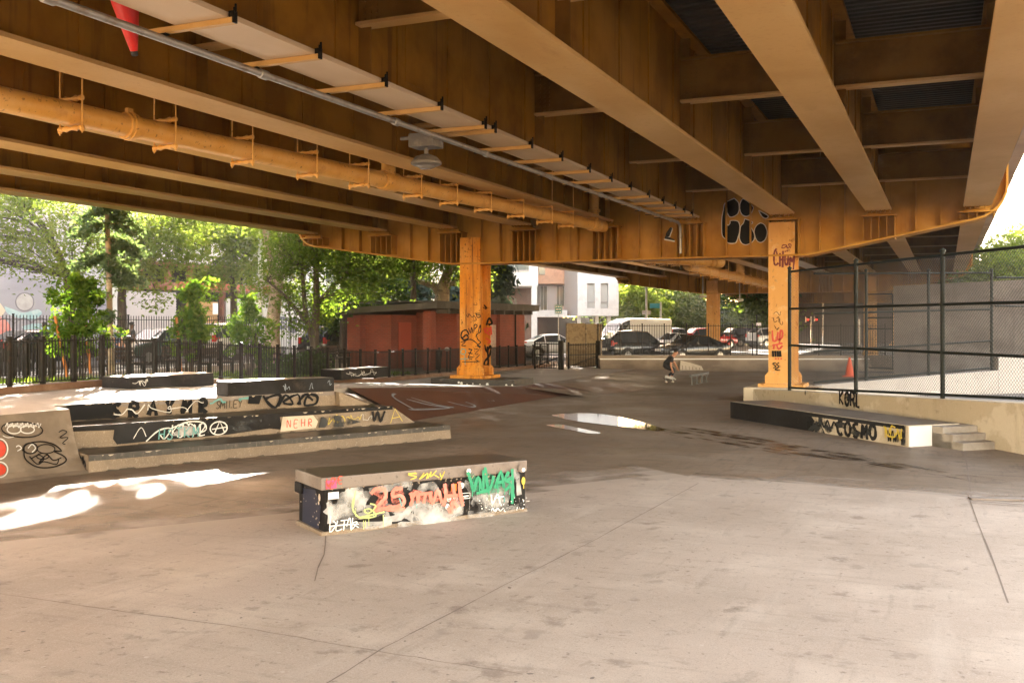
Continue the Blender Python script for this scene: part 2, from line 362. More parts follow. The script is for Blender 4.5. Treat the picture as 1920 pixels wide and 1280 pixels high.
LIMEP = mat('lime_spray', (.42, .47, .17), .55)
TEALP = mat('teal_spray', (.10, .28, .27), .55)
NAVY = mat('navy_spray', (.006, .009, .030), .5)
PINKP = mat('pink_spray', (.66, .06, .18), .5)
ORGP = mat('orange_paint', (.72, .22, .03), .5)
CREAM = mat('buffed_cream', (.56, .47, .36), .8, [((.45, .37, .28), 4, .5, .7)])
WHITE = mat('white_wall', (.74, .71, .69), .8, [((.64, .61, .58), .7, .45, .7, 5, .6)])
PAPER = mat('paper_white', (.78, .76, .72), .7)
GLASS = glassmat('dark_glass')
WGLASS = mat('window_glass', (.10, .11, .10), .08)
RUBBER = mat('tyre_rubber', (.02, .02, .02), .8)
RIMM = mat('wheel_rim', (.45, .44, .43), .3, metal=.8)
CHROME = mat('bright_trim', (.6, .6, .6), .2, metal=1)
TAILL = mat('tail_lens', (.45, .02, .015), .15)
HEADL = mat('head_lens', (.7, .7, .7), .1)
SKIN = mat('skin', (.42, .20, .11), .55)
SKIND = mat('skin_deep', (.10, .05, .03), .55)
HAIR = mat('hair', (.012, .009, .007), .6)
CLOTHB = mat('black_cloth', (.014, .014, .016), .85)
CLOTHN = mat('navy_cloth', (.03, .05, .10), .85)
CLOTHP = mat('pale_cloth', (.48, .42, .36), .85)
SHOEW = mat('shoe_white', (.6, .58, .54), .6)
CONE = mat('cone_orange', (.80, .10, .02), .5)
CONER = mat('cone_red', (.62, .018, .012), .45, [((.45, .015, .01), 3, .5, .65)])
def airspray(name, colr, lo=.42, hi=.62, amt=.75, sc=9):
    """overspray: soft edged paint, thin enough to see the ground coat"""
    m = mat(name, colr, .6); nt = m.node_tree; b = nt.nodes['Principled BSDF']
    tc = nt.nodes.new('ShaderNodeTexCoord'); n = nt.nodes.new('ShaderNodeTexNoise'); n.inputs['Scale'].default_value = sc; n.inputs['Detail'].default_value = 6
    mr = nt.nodes.new('ShaderNodeMapRange'); mr.inputs['From Min'].default_value = lo; mr.inputs['From Max'].default_value = hi; mr.inputs['To Max'].default_value = amt
    nt.links.new(tc.outputs['Object'], n.inputs[0]); nt.links.new(n.outputs[0], mr.inputs[0]); nt.links.new(mr.outputs[0], b.inputs['Alpha'])
    return m
FOGW = airspray('white_overspray', (.62, .60, .58), .34, .70, .72, 5)
FOGK = airspray('black_overspray', (.02, .02, .02), .40, .55, .9, 6)
FOGY = airspray('yellow_overspray', (.55, .40, .07), .45, .6, .8, 14)
FOGC = airspray('coral_overspray', (.66, .18, .13), .35, .62, .6, 16)
FOGG = airspray('green_overspray', (.02, .25, .13), .35, .62, .6, 16)
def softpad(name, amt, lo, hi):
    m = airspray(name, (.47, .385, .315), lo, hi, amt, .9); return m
WETM = airspray('damp_stain', (.085, .055, .035), .40, .58, .8, 2.5)
WETM.node_tree.nodes['Principled BSDF'].inputs['Roughness'].default_value = .25
CRACK = mat('joint_brown', (.23, .18, .145), .9)  # plain brown for joints, cracks and small spots
# ------------------------------------------------------------------ ground
def plz(y):                       # height of the upper plaza along the bridge
    if y <= 16: return .87
    if y <= 28: return .87-.63*(y-16)/12
    if y <= 45: return .24-.16*(y-28)/17
    return max(0.0, .08-.08*(y-45)/6)
def stz(y):                       # height of the side street beyond the park
    return .45 if y < 40 else max(0.0, .45-.45*(y-40)/14)

def fx(y):                        # line of the front iron fence
    P = [(-60, -15.4), (8, -15.75), (13.1, -16.05), (24.8, -17.05), (36, -17.35), (60, -17.5)]
    for (a, xa), (b, xb) in zip(P[:-1], P[1:]):
        if a <= y <= b: return xa+(xb-xa)*(y-a)/(b-a)
mb = MB(); mb.quad([(-700, -60, -.06), (500, -60, -.06), (500, 1500, -.06), (-700, 1500, -.06)])
structure(mb.build('ground', ASPH))
mb = MB(); mb.quad([(-17.5, -20, 0), (16, -20, 0), (16, 46, 0), (-17.5, 46, 0)])
structure(mb.build('skate_floor', CONC))

# foreground pad: a very shallow slab that rises towards the camera
crB = W(1290, 893, 0); crA = W(985, 925, 0); crC = W(1820, 936, 0)
dl = (crA-crB).normalized(); dr = (crC-crB).normalized()
pL = crB+dl*24; pR = crB+dr*24
def up(p, k=.018):   # rise with distance in front of the crease
    n1 = Vector((dl.y, -dl.x, 0)); n2 = Vector((-dr.y, dr.x, 0))
    a = max(0, abs((p-crB).dot(n1))); return Vector((p.x, p.y, .004+k*min(a, 9)))
n1 = Vector((dl.y, -dl.x, 0));  n1 = n1 if n1.y < 0 else -n1
n2 = Vector((dr.y, -dr.x, 0));  n2 = n2 if n2.y < 0 else -n2
bis = (n1+n2).normalized()
def lift(p, h): return Vector((p.x, p.y, h))
mb = MB(); q0 = lift(crB, .004); near = lift(crB+bis*22, .20)
mb.quad([q0, lift(pL, .004), lift(pL+n1*20, .20), near]); mb.quad([q0, near, lift(pR+n2*20, .20), lift(pR, .004)])
structure(mb.build('foreground_slab', PADC))

# the pad's paler tone fades out over the floor along its edge
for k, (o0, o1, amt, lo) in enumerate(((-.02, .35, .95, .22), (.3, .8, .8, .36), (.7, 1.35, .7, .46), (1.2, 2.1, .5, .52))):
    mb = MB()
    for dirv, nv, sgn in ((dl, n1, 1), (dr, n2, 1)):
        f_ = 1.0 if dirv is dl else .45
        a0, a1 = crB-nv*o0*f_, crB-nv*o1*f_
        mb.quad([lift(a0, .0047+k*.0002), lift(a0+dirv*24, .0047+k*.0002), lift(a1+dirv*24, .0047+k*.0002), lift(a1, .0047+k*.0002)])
    structure(mb.build('pad_edge', softpad('pad_fade', amt, lo, lo+.22), fix=False))
# joints and cracks in the concrete
def groundstrip(mbx, uv, wd, z, jit=0, seed=1):
    rnd = random.Random(seed); pts = [W(u, v, z) for u, v in uv]; P = []
    for a, b in zip(pts[:-1], pts[1:]):
        n = max(2, int((b-a).length/.35))
        for i in range(n): P.append(a.lerp(b, i/n)+Vector((rnd.uniform(-jit, jit), rnd.uniform(-jit, jit), 0)))
    P.append(pts[-1])
    for i in range(len(P)-1):
        d = (P[i+1]-P[i]).normalized(); s = Vector((-d.y, d.x, 0))*wd/2
        mbx.quad([P[i]-s, P[i+1]-s, P[i+1]+s, P[i]+s])
def padz(u, v):
    z = 0.03
    for _ in range(6):
        p = W(u, v, z); q = Vector((p.x-crB.x, p.y-crB.y, 0)); a = min(q.dot(n1), q.dot(n2)); z = .004+.196*max(0, a)/22*1.0
    return z
mb = MB()
def padstrip(uv, wd, jit, seed):
    rnd = random.Random(seed); P = []
    for (u0, v0), (u1, v1) in zip(uv[:-1], uv[1:]):
        n = max(2, int(math.hypot(u1-u0, v1-v0)/26))
        for i in range(n):
            u = u0+(u1-u0)*i/n; v = v0+(v1-v0)*i/n; p = W(u, v, padz(u, v)); P.append(p+Vector((rnd.uniform(-jit, jit), rnd.uniform(-jit, jit), .006)))
    u, v = uv[-1]; P.append(W(u, v, padz(u, v))+Vector((0, 0, .006)))
    for i in range(len(P)-1):
        d = (P[i+1]-P[i]); d.z = 0; d.normalize(); s = Vector((-d.y, d.x, 0))*wd/2*rnd.uniform(.6, 1.3)
        mb.quad([P[i]-s, P[i+1]-s, P[i+1]+s, P[i]+s])
padstrip([(1815, 925), (1822, 948), (1846, 1010), (1872, 1080), (1900, 1160), (1925, 1230)], .012, .004, 3)
padstrip([(1310, 906), (1120, 1010), (940, 1100), (720, 1215), (600, 1290)], .010, .004, 4)
padstrip([(610, 1000), (606, 1040), (590, 1090)], .010, .01, 5)
padstrip([(-10, 1112), (180, 1140), (420, 1172), (700, 1220), (980, 1265)], .008, .01, 6)
groundstrip(mb, [(1808, 838), (1816, 890), (1821, 930)], .02, .005, .005, 7)
groundstrip(mb, [(1555, 820), (1490, 885), (1440, 905)], .018, .005, .005, 8)
groundstrip(mb, [(1320, 895), (1420, 868), (1500, 872)], .014, .005, .02, 9)
groundstrip(mb, [(1822, 938), (1925, 946)], .05, .03, .002, 10)
structure(mb.build('floor_joints', CRACK, fix=False))
# gum spots, chips and small stains pressed into the concrete
rnd = random.Random(77); mb = MB()
for k in range(170):
    u = rnd.uniform(-20, 1940); v = 880+400*rnd.random()**.8; onpad = v > 935+.02*abs(u-1290) if u > 985 else v > 1000
    z = (padz(u, v)+.0075 if onpad else .0045); p = W(u, v, z); r0_ = rnd.choice((.005, .006, .008, .009, .011, .018)); n = 7; a0 = rnd.uniform(0, 6.28); ex_ = rnd.uniform(.6, 1.8)
    mb.quad([p+Vector((math.cos(a0)*c*ex_-math.sin(a0)*s_, math.sin(a0)*c*ex_+math.cos(a0)*s_, 0)) for c, s_ in [(r0_*rnd.uniform(.6, 1.2)*math.cos(6.283*i/n), r0_*rnd.uniform(.6, 1.2)*math.sin(6.283*i/n)) for i in range(n)]], k % 3)
structure(mb.build('floor_spots', [CRACK, mat('gum_grey', (.20, .165, .14), .7), mat('chip_pale', (.55, .48, .42), .8)], fix=False))
# a low metal threshold lying at the right edge
mb = MB(); a = W(1822, 938, 0); b = W(1990, 942, 0); d = (b-a).normalized(); s = Vector((-d.y, d.x, 0))
mb.obox(a+Vector((0, 0, .006)), b-a, s*.16, (0, 0, .022))
tagp(mb.build('steel_threshold', BAND, bevel=.004), 'flat steel strip let into the concrete at the right edge of the floor', 'threshold')

# puddle and damp trail
def blob(uv, z): return [W(u, v, z) for u, v in smooth2(uv+[uv[0]], 5)[:-1]]
WATER = mat('puddle_water', (.05, .045, .03), .05, spec=.55)
mb = MB(); mb.quad(blob([(1034, 778), (1075, 774), (1130, 776), (1175, 784), (1215, 794), (1246, 805), (1225, 807), (1180, 801), (1120, 794), (1068, 787)], .008))
structure(mb.build('puddle_water', WATER, fix=False))
mb = MB(); mb.quad(blob([(1024, 797), (1050, 795), (1085, 802), (1126, 811), (1105, 812), (1060, 804)], .008))
structure(mb.build('puddle_water', WATER, fix=False))
mb = MB()
rnd = random.Random(5)
for k in range(64):
    t = rnd.random(); u = 1225+t*540; v = 800+t*86+rnd.uniform(-10, 10)*(1.1-.6*t); L = rnd.uniform(50, 190); th = rnd.uniform(.8, 3.0)*(1.3-t)
    sl_ = .155+rnd.uniform(-.03, .03)
    n = 7; up_ = []; lo_ = []
    for i in range(n):
        x = u+L*i/(n-1); hh = th*math.sin(math.pi*(i+.25)/(n-.5))*rnd.uniform(.6, 1.2)
        up_.append((x, v+(x-u)*sl_-hh*.5)); lo_.append((x, v+(x-u)*sl_+hh*.5))
    mb.quad([W(a, b, .0052+k*.00008) for a, b in up_+lo_[::-1]])
structure(mb.build('damp_trail', WETM, fix=False))

# upper plaza, brown bank, park ground, side street
O = Vector((-11.5, 10.9, 0)); E = Vector((.4392, .8984, 0)); N = Vector((-.8984, .4392, 0))
def S(s, t, z=0.0): p = O+E*s+N*t; return Vector((p.x, p.y, z))
def sheet(name, strips, m, kind='structure'):
    mb = MB()
    for st in strips: mb.quad(st)
    return structure(mb.build(name, m))
ys = [8, 10, 12, 14, 16, 18, 20, 22, 24, 26, 28, 30, 33, 36, 40, 45, 50]
def east(y):   # eastern edge of the plaza
    pts = [(-30, -15.5), (3.7, -15.6), (9.98, -14.2), (11.9, -13.35), (16.05, -11.15), (19.5, -12.6), (27.6, -11.75), (30, -11.9), (36, -12.4), (50, -13)]
    for (a, xa), (b, xb) in zip(pts[:-1], pts[1:]):
        if a <= y <= b: return xa+(xb-xa)*(y-a)/(b-a)
    return -13
yy = sorted(set([-30, 0, 3.7, 9.98, 11.9, 16.05, 19.5, 27.6]+ys)); mb = MB()
for a, b in zip(yy[:-1], yy[1:]):
    mb.quad([(fx(a)-.1, a, plz(a)), (east(a), a, plz(a)), (east(b), b, plz(b)), (fx(b)-.1, b, plz(b))])
    mb.quad([(east(a), a, -.1), (east(b), b, -.1), (east(b), b, plz(b)), (east(a), a, plz(a))])
structure(mb.build('plaza_paving', PLAZAC))
mb = MB()   # the plaza runs out into the floor beyond the column
for a, b in [(27.6, 30), (30, 33), (33, 36), (36, 40), (40, 45), (45, 50)]:
    mb.quad([(east(a), a, plz(a)), (-9.6, a, .003), (-9.6, b, .003), (east(b), b, plz(b))])
structure(mb.build('floor_apron', CONC))
PA = Vector((-12.6, 19.5, plz(19.5)+.004)); PB = Vector((-11.75, 27.6, plz(27.6)+.004)); PD = Vector((-10.5, 27.9, .005)); PC = Vector((-10.9, 19.4, .005))
mb = MB(); PA2 = Vector((-11.4, 17.2, .62)); 
mb.quad([PA, PC, PD, PB]); mb.quad([PA, S(6.1, 1.5, .55), S(6.7, 1.0, .005), PC]); mb.quad([PB, PD, Vector((-9.6, 29.8, .006)), Vector((-11.9, 29.8, .25))])
bank = mb.build('brown_bank', BROWN)
tagp(bank, 'brown painted concrete bank with pale chalk tags sloping below the left column', 'bank')
fb = Face(PC, PD-PC, (PA-PC), None, sw=1, sh=1)
ln = (PD-PC).length; hg = (PA-PC).length
fbx = (PD-PC).normalized(); fbz = ((PA+PB)/2-(PC+PD)/2).normalized()
fb = Face(PC, fbx, fbz); fL = (PD-PC).length; fH = ((PA+PB)/2-(PC+PD)/2).length
def bankP(x, z):
    a, b = x/fL, z/fH; q = (PC.lerp(PD, a)).lerp(PA.lerp(PB, a), b); return q+Vector((.012, -.004, .022+.0006*fb.lay))
fb.P = bankP; hh_ = ((PA+PB)/2-(PC+PD)/2).length
for pl in ([(.3, .3), (.5, .85), (1.3, .95), (2.0, .6), (2.35, .3), (2.6, .12), (2.9, .2), (2.7, .7), (2.2, .9)], [(.8, .7), (1.2, .4), (1.7, .2), (.3, .3), (.15, .35)], [(1.1, .75), (1.5, .35), (1.9, .2)]):
    fb.stroke([(a*1.0+.5, b*hh_*.8) for a, b in pl], .055)
fb.scribble(2.6, .5*hh_, 1.1, .4*hh_, .04, 0, 3, 9); fb.scribble(3.6, .4*hh_, .8, .3*hh_, .03, 0, 8, 8); fb.text('TS', 4.3, .2*hh_, .35, .03, 0, seed=3); fb.scribble(5.4, .4*hh_, 1.0, .25*hh_, .018, 0, 12, 8)
fb.build('chalk_tag', mat('chalk_blue_grey', (.27, .285, .31), .8), bank)
mb = MB(); mb.quad([(-11.9, 30.0, plz(30)+.004), (-9.9, 28.4, .02), (-8.6, 31.2, .008), (-10.6, 33.5, .10)])
structure(mb.build('faded_floor_paint', BROWNF))

mb = MB()
for a, b in zip(yy[:-1], yy[1:]):
    mb.quad([(-27, a, stz(a)), (fx(a)-.1, a, plz(a)+.10), (fx(b)-.1, b, plz(b)+.10), (-27, b, stz(b))])
structure(mb.build('park_soil', DIRT))
def parkz(x, y):
    e = fx(y)-.1; return stz(y)+(plz(y)+.1-stz(y))*(min(max(x, -27), e)+27)/(27+e)
mb = MB()
for a, b in zip(yy[:-1], yy[1:]):
    if a < 8 or b > 33: continue
    f = lambda x, y: parkz(x, y)+.012
    mb.quad([(-23.5, a, f(-23.5, a)), (-18.2, a, f(-18.2, a)), (-18.2, b, f(-18.2, b)), (-23.5, b, f(-23.5, b))])
structure(mb.build('lawn', GRASS))
# grass blades along the lawn
rnd = random.Random(9); gv = []; gf = []
for k in range(9000):
    x = rnd.uniform(-23.5, -17.6); y = rnd.uniform(12, 32); z = parkz(x, y); h = rnd.uniform(.05, .16); a = rnd.uniform(0, 6.28); wv = Vector((math.cos(a), math.sin(a), 0))*.02
    le = Vector((rnd.uniform(-.05, .05), rnd.uniform(-.05, .05), 0)); b = Vector((x, y, z)); n = len(gv)
    gv += [tuple(b-wv), tuple(b+wv), tuple(b+le+Vector((0, 0, h)))]; gf.append((n, n+1, n+2))
GBL = leafmat('grass_blade', (.06, .12, .015), (.14, .2, .04), .4)
me = bpy.data.meshes.new('grass'); me.from_pydata(gv, [], gf); me.materials.append(GBL)
g = bpy.data.objects.new('grass', me); COL.objects.link(g); g['kind'] = 'stuff'; g['label'] = 'thin sunlit lawn grass between the two iron fences'; g['category'] = 'grass'

mb = MB()
for a, b in zip(yy[:-1], yy[1:]+[54]):
    mb.quad([(-29.5, a, stz(a)+.01), (-26.9, a, stz(a)+.01), (-26.9, b, stz(b)+.01), (-29.5, b, stz(b)+.01)])
structure(mb.build('park_pavement', PAVE))
mb = MB()
for a, b in zip([-40]+yy[:-1]+[50], [-30]+yy[1:]+[56]):
    mb.quad([(-60, a, stz(a)-.004), (-29.5, a, stz(a)-.004), (-29.5, b, stz(b)-.004), (-60, b, stz(b)-.004)])
structure(mb.build('side_street', ASPH))
mb = MB(); mb.quad([(-60, 56, -.004), (40, 56, -.004), (40, 92, -.004), (-60, 92, -.004)])
structure(mb.build('cross_street', mat('worn_asphalt', (.13, .12, .11), .85, [((.17, .155, .14), .3, .45, .65, 5)])))

# ------------------------------------------------------------------ the overpass
GX = [.77, -1.64, -4.15, -6.81, -9.4, -12.05, -14.6, -17.2, -19.9]
CAPS = [-7.0, 29.0, 65.0, 101.0, 137.0]
ZB, ZT = 5.2, 7.12
ROWS = [.2-.1+k for k in ()]
over = thing('overpass', 'tan painted steel highway overpass on riveted columns above the skate park', 'overpass', (-9.5, 29, 0))
mb = MB(); y = -9.0; prof = []
while y < 140:
    prof += [(y, 7.14), (y+.09, 7.14), (y+.12, 7.22), (y+.19, 7.22)]; y += .22
for (a, za), (b, zb) in zip(prof[:-1], prof[1:]): mb.quad([(-21.2, a, za), (1.75, a, za), (1.75, b, zb), (-21.2, b, zb)])
mb.box(-21.2, 1.75, -9, 140, 7.26, 7.5)
mb.build('deck', DECK, over, fix=False)
for x0, x1 in ((-21.5, -21.2), (1.75, 2.05)):
    mb = MB(); mb.box(x0, x1, -9, 140, 6.95, 8.25); mb.build('parapet', PAVE, over)
for gi, x in enumerate(GX):
    for c0, c1 in zip(CAPS[:-1], CAPS[1:]):
        mb = MB(); y0, y1 = c0+.55, c1-.55
        mb.box(x-.33, x+.33, y0, y1, ZB, ZB+.055, 1)
        mb.box(x-.012, x+.012, y0, y1, ZB+.055, ZT)
        mb.box(x-.22, x+.22, y0, y1, ZT-.06, ZT)
        n = 24 if c0 < 60 else 10
        for k in range(n):       # web stiffeners
            ys_ = c0+.9+k*(c1-c0-1.8)/(n-1)
            mb.box(x+.012, x+.035, ys_-.03, ys_+.03, ZB+.056, ZT-.06); mb.box(x-.035, x-.012, ys_+.3, ys_+.36, ZB+.056, ZT-.06)
        if c0 == 29.0-36 or c0 == 29.0:
            for k in range(3):   # splice plates
                ys_ = c0+9*(k+1)+1.2
                mb.box(x+.0125, x+.022, ys_-.25, ys_+.25, ZB+.3, ZT-.3)
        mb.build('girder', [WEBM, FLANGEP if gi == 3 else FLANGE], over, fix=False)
ROWY = [4.9, 10.75, 16.65, 22.5, 28.05, 35.4, 41.2, 47.0, 52.9, 58.7, 63.9]
for x1, x0 in zip(GX[:-1], GX[1:]):
    for y in ROWY:
        mb = MB(); mb.box(x0+.05, x1-.05, y-.015, y+.015, 5.95, 6.62)
        mb.box(x0+.05, x1-.05, y-.12, y+.12, 5.91, 5.95, 1); mb.box(x0+.05, x1-.05, y-.12, y+.12, 6.62, 6.66)
        for xs, sg in ((x0, 1), (x1, -1)):     # connection plates to the girder
            mb.obox((xs+sg*.013, y+.016, ZB+.056), (sg*.18, 0, 0), (0, .02, 0), (0, 0, 1.75))
        if y < 48:
            for xs in (x0+.12, x1-.30):
                for i in range(3):
                    for j in range(8):
                        a, b = xs+i*.09, 6.0+j*.08
                        mb.box(a-.018, a+.018, y-.033, y-.015, b-.018, b+.018)
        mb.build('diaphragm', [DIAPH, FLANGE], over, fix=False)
# cap beams
def capprof():
    pts = [(-20.55, 7.1), (-20.55, 5.7)]
    for k in range(1, 7): t = R(180+80*k/6); pts.append((-19.75+.8*math.cos(t), 5.62+.85*math.sin(t)))
    pts += [(-14.6, 4.05), (-3.5, 4.05), (.55, 4.83)]
    for k in range(0, 7): t = R(-78+78*k/6); pts.append((.55+.95*math.cos(t), 5.75+.9*math.sin(t)))
    pts += [(1.5, 7.1)]
    return pts
CP = capprof()
BLOB = []
for cy_ in CAPS[1:]:
    mb = MB(); mb.prism([(x, cy_-.02, z) for x, z in CP], (0, .04, 0))
    low = CP[1:-1]; wd = .42
    for (xa, za), (xb, zb) in zip(CP[:-1], CP[1:]):
        d = Vector((xb-xa, 0, zb-za)); d.normalize(); nn = Vector((d.z, 0, -d.x))*-.05
        nn = Vector((-d.z, 0, d.x))*.05
        p, q = Vector((xa, cy_-wd, za)), Vector((xb, cy_-wd, zb))
        mb.obox(p, q-p, (0, 2*wd, 0), nn)
    def capz(x):
        best = 7.0
        for (xa, za), (xb, zb) in zip(CP[:-1], CP[1:]):
            if min(xa, xb) <= x <= max(xa, xb) and abs(xa-xb) > 1e-6: best = min(best, za+(zb-za)*(x-xa)/(xb-xa))
        return best
    for x in GX:                              # brackets with ribs and a bearing roll below every girder
        z0 = capz(x)+.05
        for sg in (-1, 1):
            yb = cy_+sg*.02
            zt = ZB-.14
            if zt > z0+.05:
                for k in range(5):
                    xx = x-.4+k*.2
                    mb.obox((xx-.01, yb, z0), (.02, 0, 0), (0, sg*.36, 0), (0, 0, zt-z0))
                mb.obox((x-.44, yb, zt), (.88, 0, 0), (0, sg*.5, 0), (0, 0, .035))
            mb.tube([(x-.3, cy_+sg*.34, ZB-.055), (x+.3, cy_+sg*.34, ZB-.055)], .055, 10)
            for k in range(6): 
                xx = x-.28+k*.112
                mb.obox((xx-.012, cy_+sg*.48, ZB-.05), (.024, 0, 0), (0, sg*.22, 0), (0, 0, .05))
            mb.obox((x-.05, yb, ZB), (.1, 0, 0), (0, sg*.5, 0), (0, 0, 1.5))
    for xa, xb in zip(GX[1:], GX[:-1]):       # web stiffeners
        for f in (.38, .64):
            xx = xa+(xb-xa)*f; z0 = capz(xx)+.05
            mb.box(xx-.012, xx+.012, cy_-.20, cy_-.02, z0, 7.0)
    cb = mb.build('cap_beam', STEEL, over, fix=False)
    if cy_ == 29.0:
        fc = Face((0, cy_-.021, 0), (1, 0, 0), (0, 0, 1))
        def cpx(x, y):      # pixel of the close-up view of the graffiti -> plane of the web
            u, v = 1320+x*200/1920, 360+y*120/1152
            r = (u-CX)/FPX; d = (cy_-.021)/(CA+r*SA)
            return (d*(-SA+r*CA), EYE+(HV-v)/FPX*d)
        shapes = [
         [(545, 115), (620, 190), (635, 300), (610, 390), (540, 440), (470, 450), (430, 400), (405, 350), (395, 420), (400, 520), (430, 600), (470, 560), (480, 515), (610, 525), (645, 620), (635, 740), (600, 860), (560, 920), (440, 920), (390, 850), (330, 780), (318, 600), (325, 450), (350, 320), (385, 195)],
         [(700, 120), (800, 180), (880, 260), (885, 310), (840, 400), (760, 440), (690, 410), (650, 330), (645, 230), (670, 160)],
         [(735, 480), (840, 520), (880, 550), (845, 590), (850, 640), (895, 720), (915, 820), (870, 900), (760, 950), (680, 920), (640, 830), (650, 700), (660, 620), (710, 560)],
         [(1020, 555), (1090, 590), (1130, 680), (1135, 760), (1100, 860), (1020, 910), (950, 870), (915, 780), (905, 690), (950, 600)],
         [(985, 330), (1080, 380), (1160, 435), (1120, 475), (1060, 455), (1010, 385)]]
        for sh in shapes:
            P = smooth2([cpx(*p) for p in sh]+[cpx(*sh[0])], 3)
            fc.poly(P[:-1], 0); fc.stroke(P, .024, 1, sm=False)
        fc.build('graffiti', [BLACK, WHITEP], cb, 'black bubble letter throw up with a thin white outline')
# columns: two flange plates and a web, with splayed feet on a base plate
def column(x, cy_, z0, z1, m, name='column'):
    mb = MB(); hw, dp = .36, .38
    for sg in (-1, 1):
        y = cy_+sg*dp
        mb.box(x-hw, x+hw, y-.02, y+.02, z0+.12, z1)
        mb.box(x-hw-.09, x+hw+.09, y-.06, y+.06, z0+.06, z0+.30); mb.hexa([(x-hw-.09, y-.06, z0+.30), (x+hw+.09, y-.06, z0+.30), (x+hw+.09, y+.06, z0+.30), (x-hw-.09, y+.06, z0+.30), (x-hw-.01, y-.025, z0+.40), (x+hw+.01, y-.025, z0+.40), (x+hw+.01, y+.025, z0+.40), (x-hw-.01, y+.025, z0+.40)])
    mb.box(x-.10, x+.10, cy_-dp+.02, cy_+dp-.02, z0+.1, z1)
    for sg in (-1, 1): mb.box(x+sg*.10-.012+sg*.012, x+sg*.10+.012+sg*.012, cy_-dp+.02, cy_+dp-.02, z0+.1, z0+.6)
    for i in (-1, 0, 1):       # rivets
        for j in range(7): mb.ball((x+i*.24, cy_-dp-.02, z1-.35-j*.11), .016, n=6, sc=(1, .6, 1))
    c = mb.build(name, m, over, fix=False)
    mb = MB(); mb.box(x-hw-.26, x+hw+.26, cy_-dp-.22, cy_+dp+.22, z0-.02, z0+.08); mb.build('base_plate', m, c, bevel=.01)
    return c
colz = {(-13.9, 29.0): .43, (-4.2, 29.0): .40}
cols = {}
for cy_ in CAPS[1:]:
    for x in (-13.9, -4.2):
        z0 = colz.get((x, cy_), .05)
        cols[(x, cy_)] = column(x, cy_, z0, 5.0 if x > -10 else 4.9, STEELCLEAN if x > -10 or cy_ > 40 else STEELCOL)
# graffiti on the left column
c = cols[(-13.9, 29.0)]; yf = 29-.38-.02
def colpx(x, y, u0, v0, sx, sy, yy_):
    u, v = u0+x*sx, v0+y*sy; r = (u-CX)/FPX; d = yy_/(CA+r*SA); return (d*(-SA+r*CA), EYE+(HV-v)/FPX*d)
f = Face((0, yf, 0), (1, 0, 0), (0, 0, 1)); q = lambda x, y: colpx(x, y, 820, 540, 160/1024, 200/1280, yf-.003)
def st(pts, w_, m=0): f.stroke([q(*p) for p in pts], w_, m)
st([(380, 560), (350, 505), (300, 520), (285, 580), (320, 620), (370, 600), (350, 560), (300, 600)], .05); st([(310, 640), (400, 615), (470, 660), (490, 690), (520, 700)], .035)
st([(440, 520), (445, 440), (480, 450), (450, 490)], .03); st([(490, 530), (515, 440), (520, 520), (470, 560), (490, 620), (520, 650), (480, 690), (520, 710)], .035)
st([(375, 480), (400, 540), (410, 470), (430, 540)], .03); st([(350, 320), (370, 350), (380, 310), (420, 350), (440, 330), (470, 380), (440, 390)], .02)
st([(460, 310), (510, 300)], .03); st([(470, 310), (480, 350), (515, 345), (510, 320), (480, 325)], .03)
st([(280, 650), (340, 640), (290, 690), (345, 690)], .028); st([(290, 730), (340, 740), (330, 790), (280, 780), (300, 720)], .03, 1); st([(275, 850), (380, 845)], .03, 1); st([(330, 800), (335, 920)], .02, 1)
st([(375, 730), (420, 740)], .03); st([(370, 775), (425, 785)], .03); st([(370, 820), (430, 830)], .03); st([(420, 730), (375, 830), (420, 850)], .03)
st([(440, 730), (500, 740), (450, 790), (510, 800), (460, 850), (500, 880)], .02); st([(300, 885), (510, 880)], .028)
for k in range(6): st([(290+k*40, 1020), (300+k*40, 985), (330+k*40, 990), (310+k*40, 1030), (340+k*40, 1040)], .045)
st([(440, 970), (470, 1000), (490, 960), (500, 1010), (530, 960), (540, 1010)], .03); st([(290, 440), (300, 400), (310, 430)], .015); st([(450, 180), (440, 200), (480, 200), (470, 175)], .015)
f.build('graffiti', [INK, TEALP], c)
f = Face((0, 29+.36-.005, 0), (1, 0, 0), (0, 0, 1)); q = lambda x, y: colpx(x, y, 820, 540, 160/1024, 200/1280, 29.35)
st([(590, 445), (620, 360), (655, 420), (610, 440), (650, 430)], .07, 0); st([(560, 480), (580, 540), (590, 470)], .05, 1); st([(600, 480), (630, 500), (600, 540), (640, 560)], .05, 1); st([(640, 460), (650, 560)], .06, 1)
st([(580, 600), (640, 640), (600, 660)], .05, 1); st([(570, 680), (590, 760), (640, 690), (630, 800), (570, 880), (560, 940)], .06); st([(600, 700), (610, 900), (580, 930)], .07); st([(560, 920), (640, 940), (570, 980), (630, 1000)], .05); st([(545, 230), (590, 250), (560, 200), (600, 240)], .03)
f.build('graffiti', [BLACK, REDP], c)
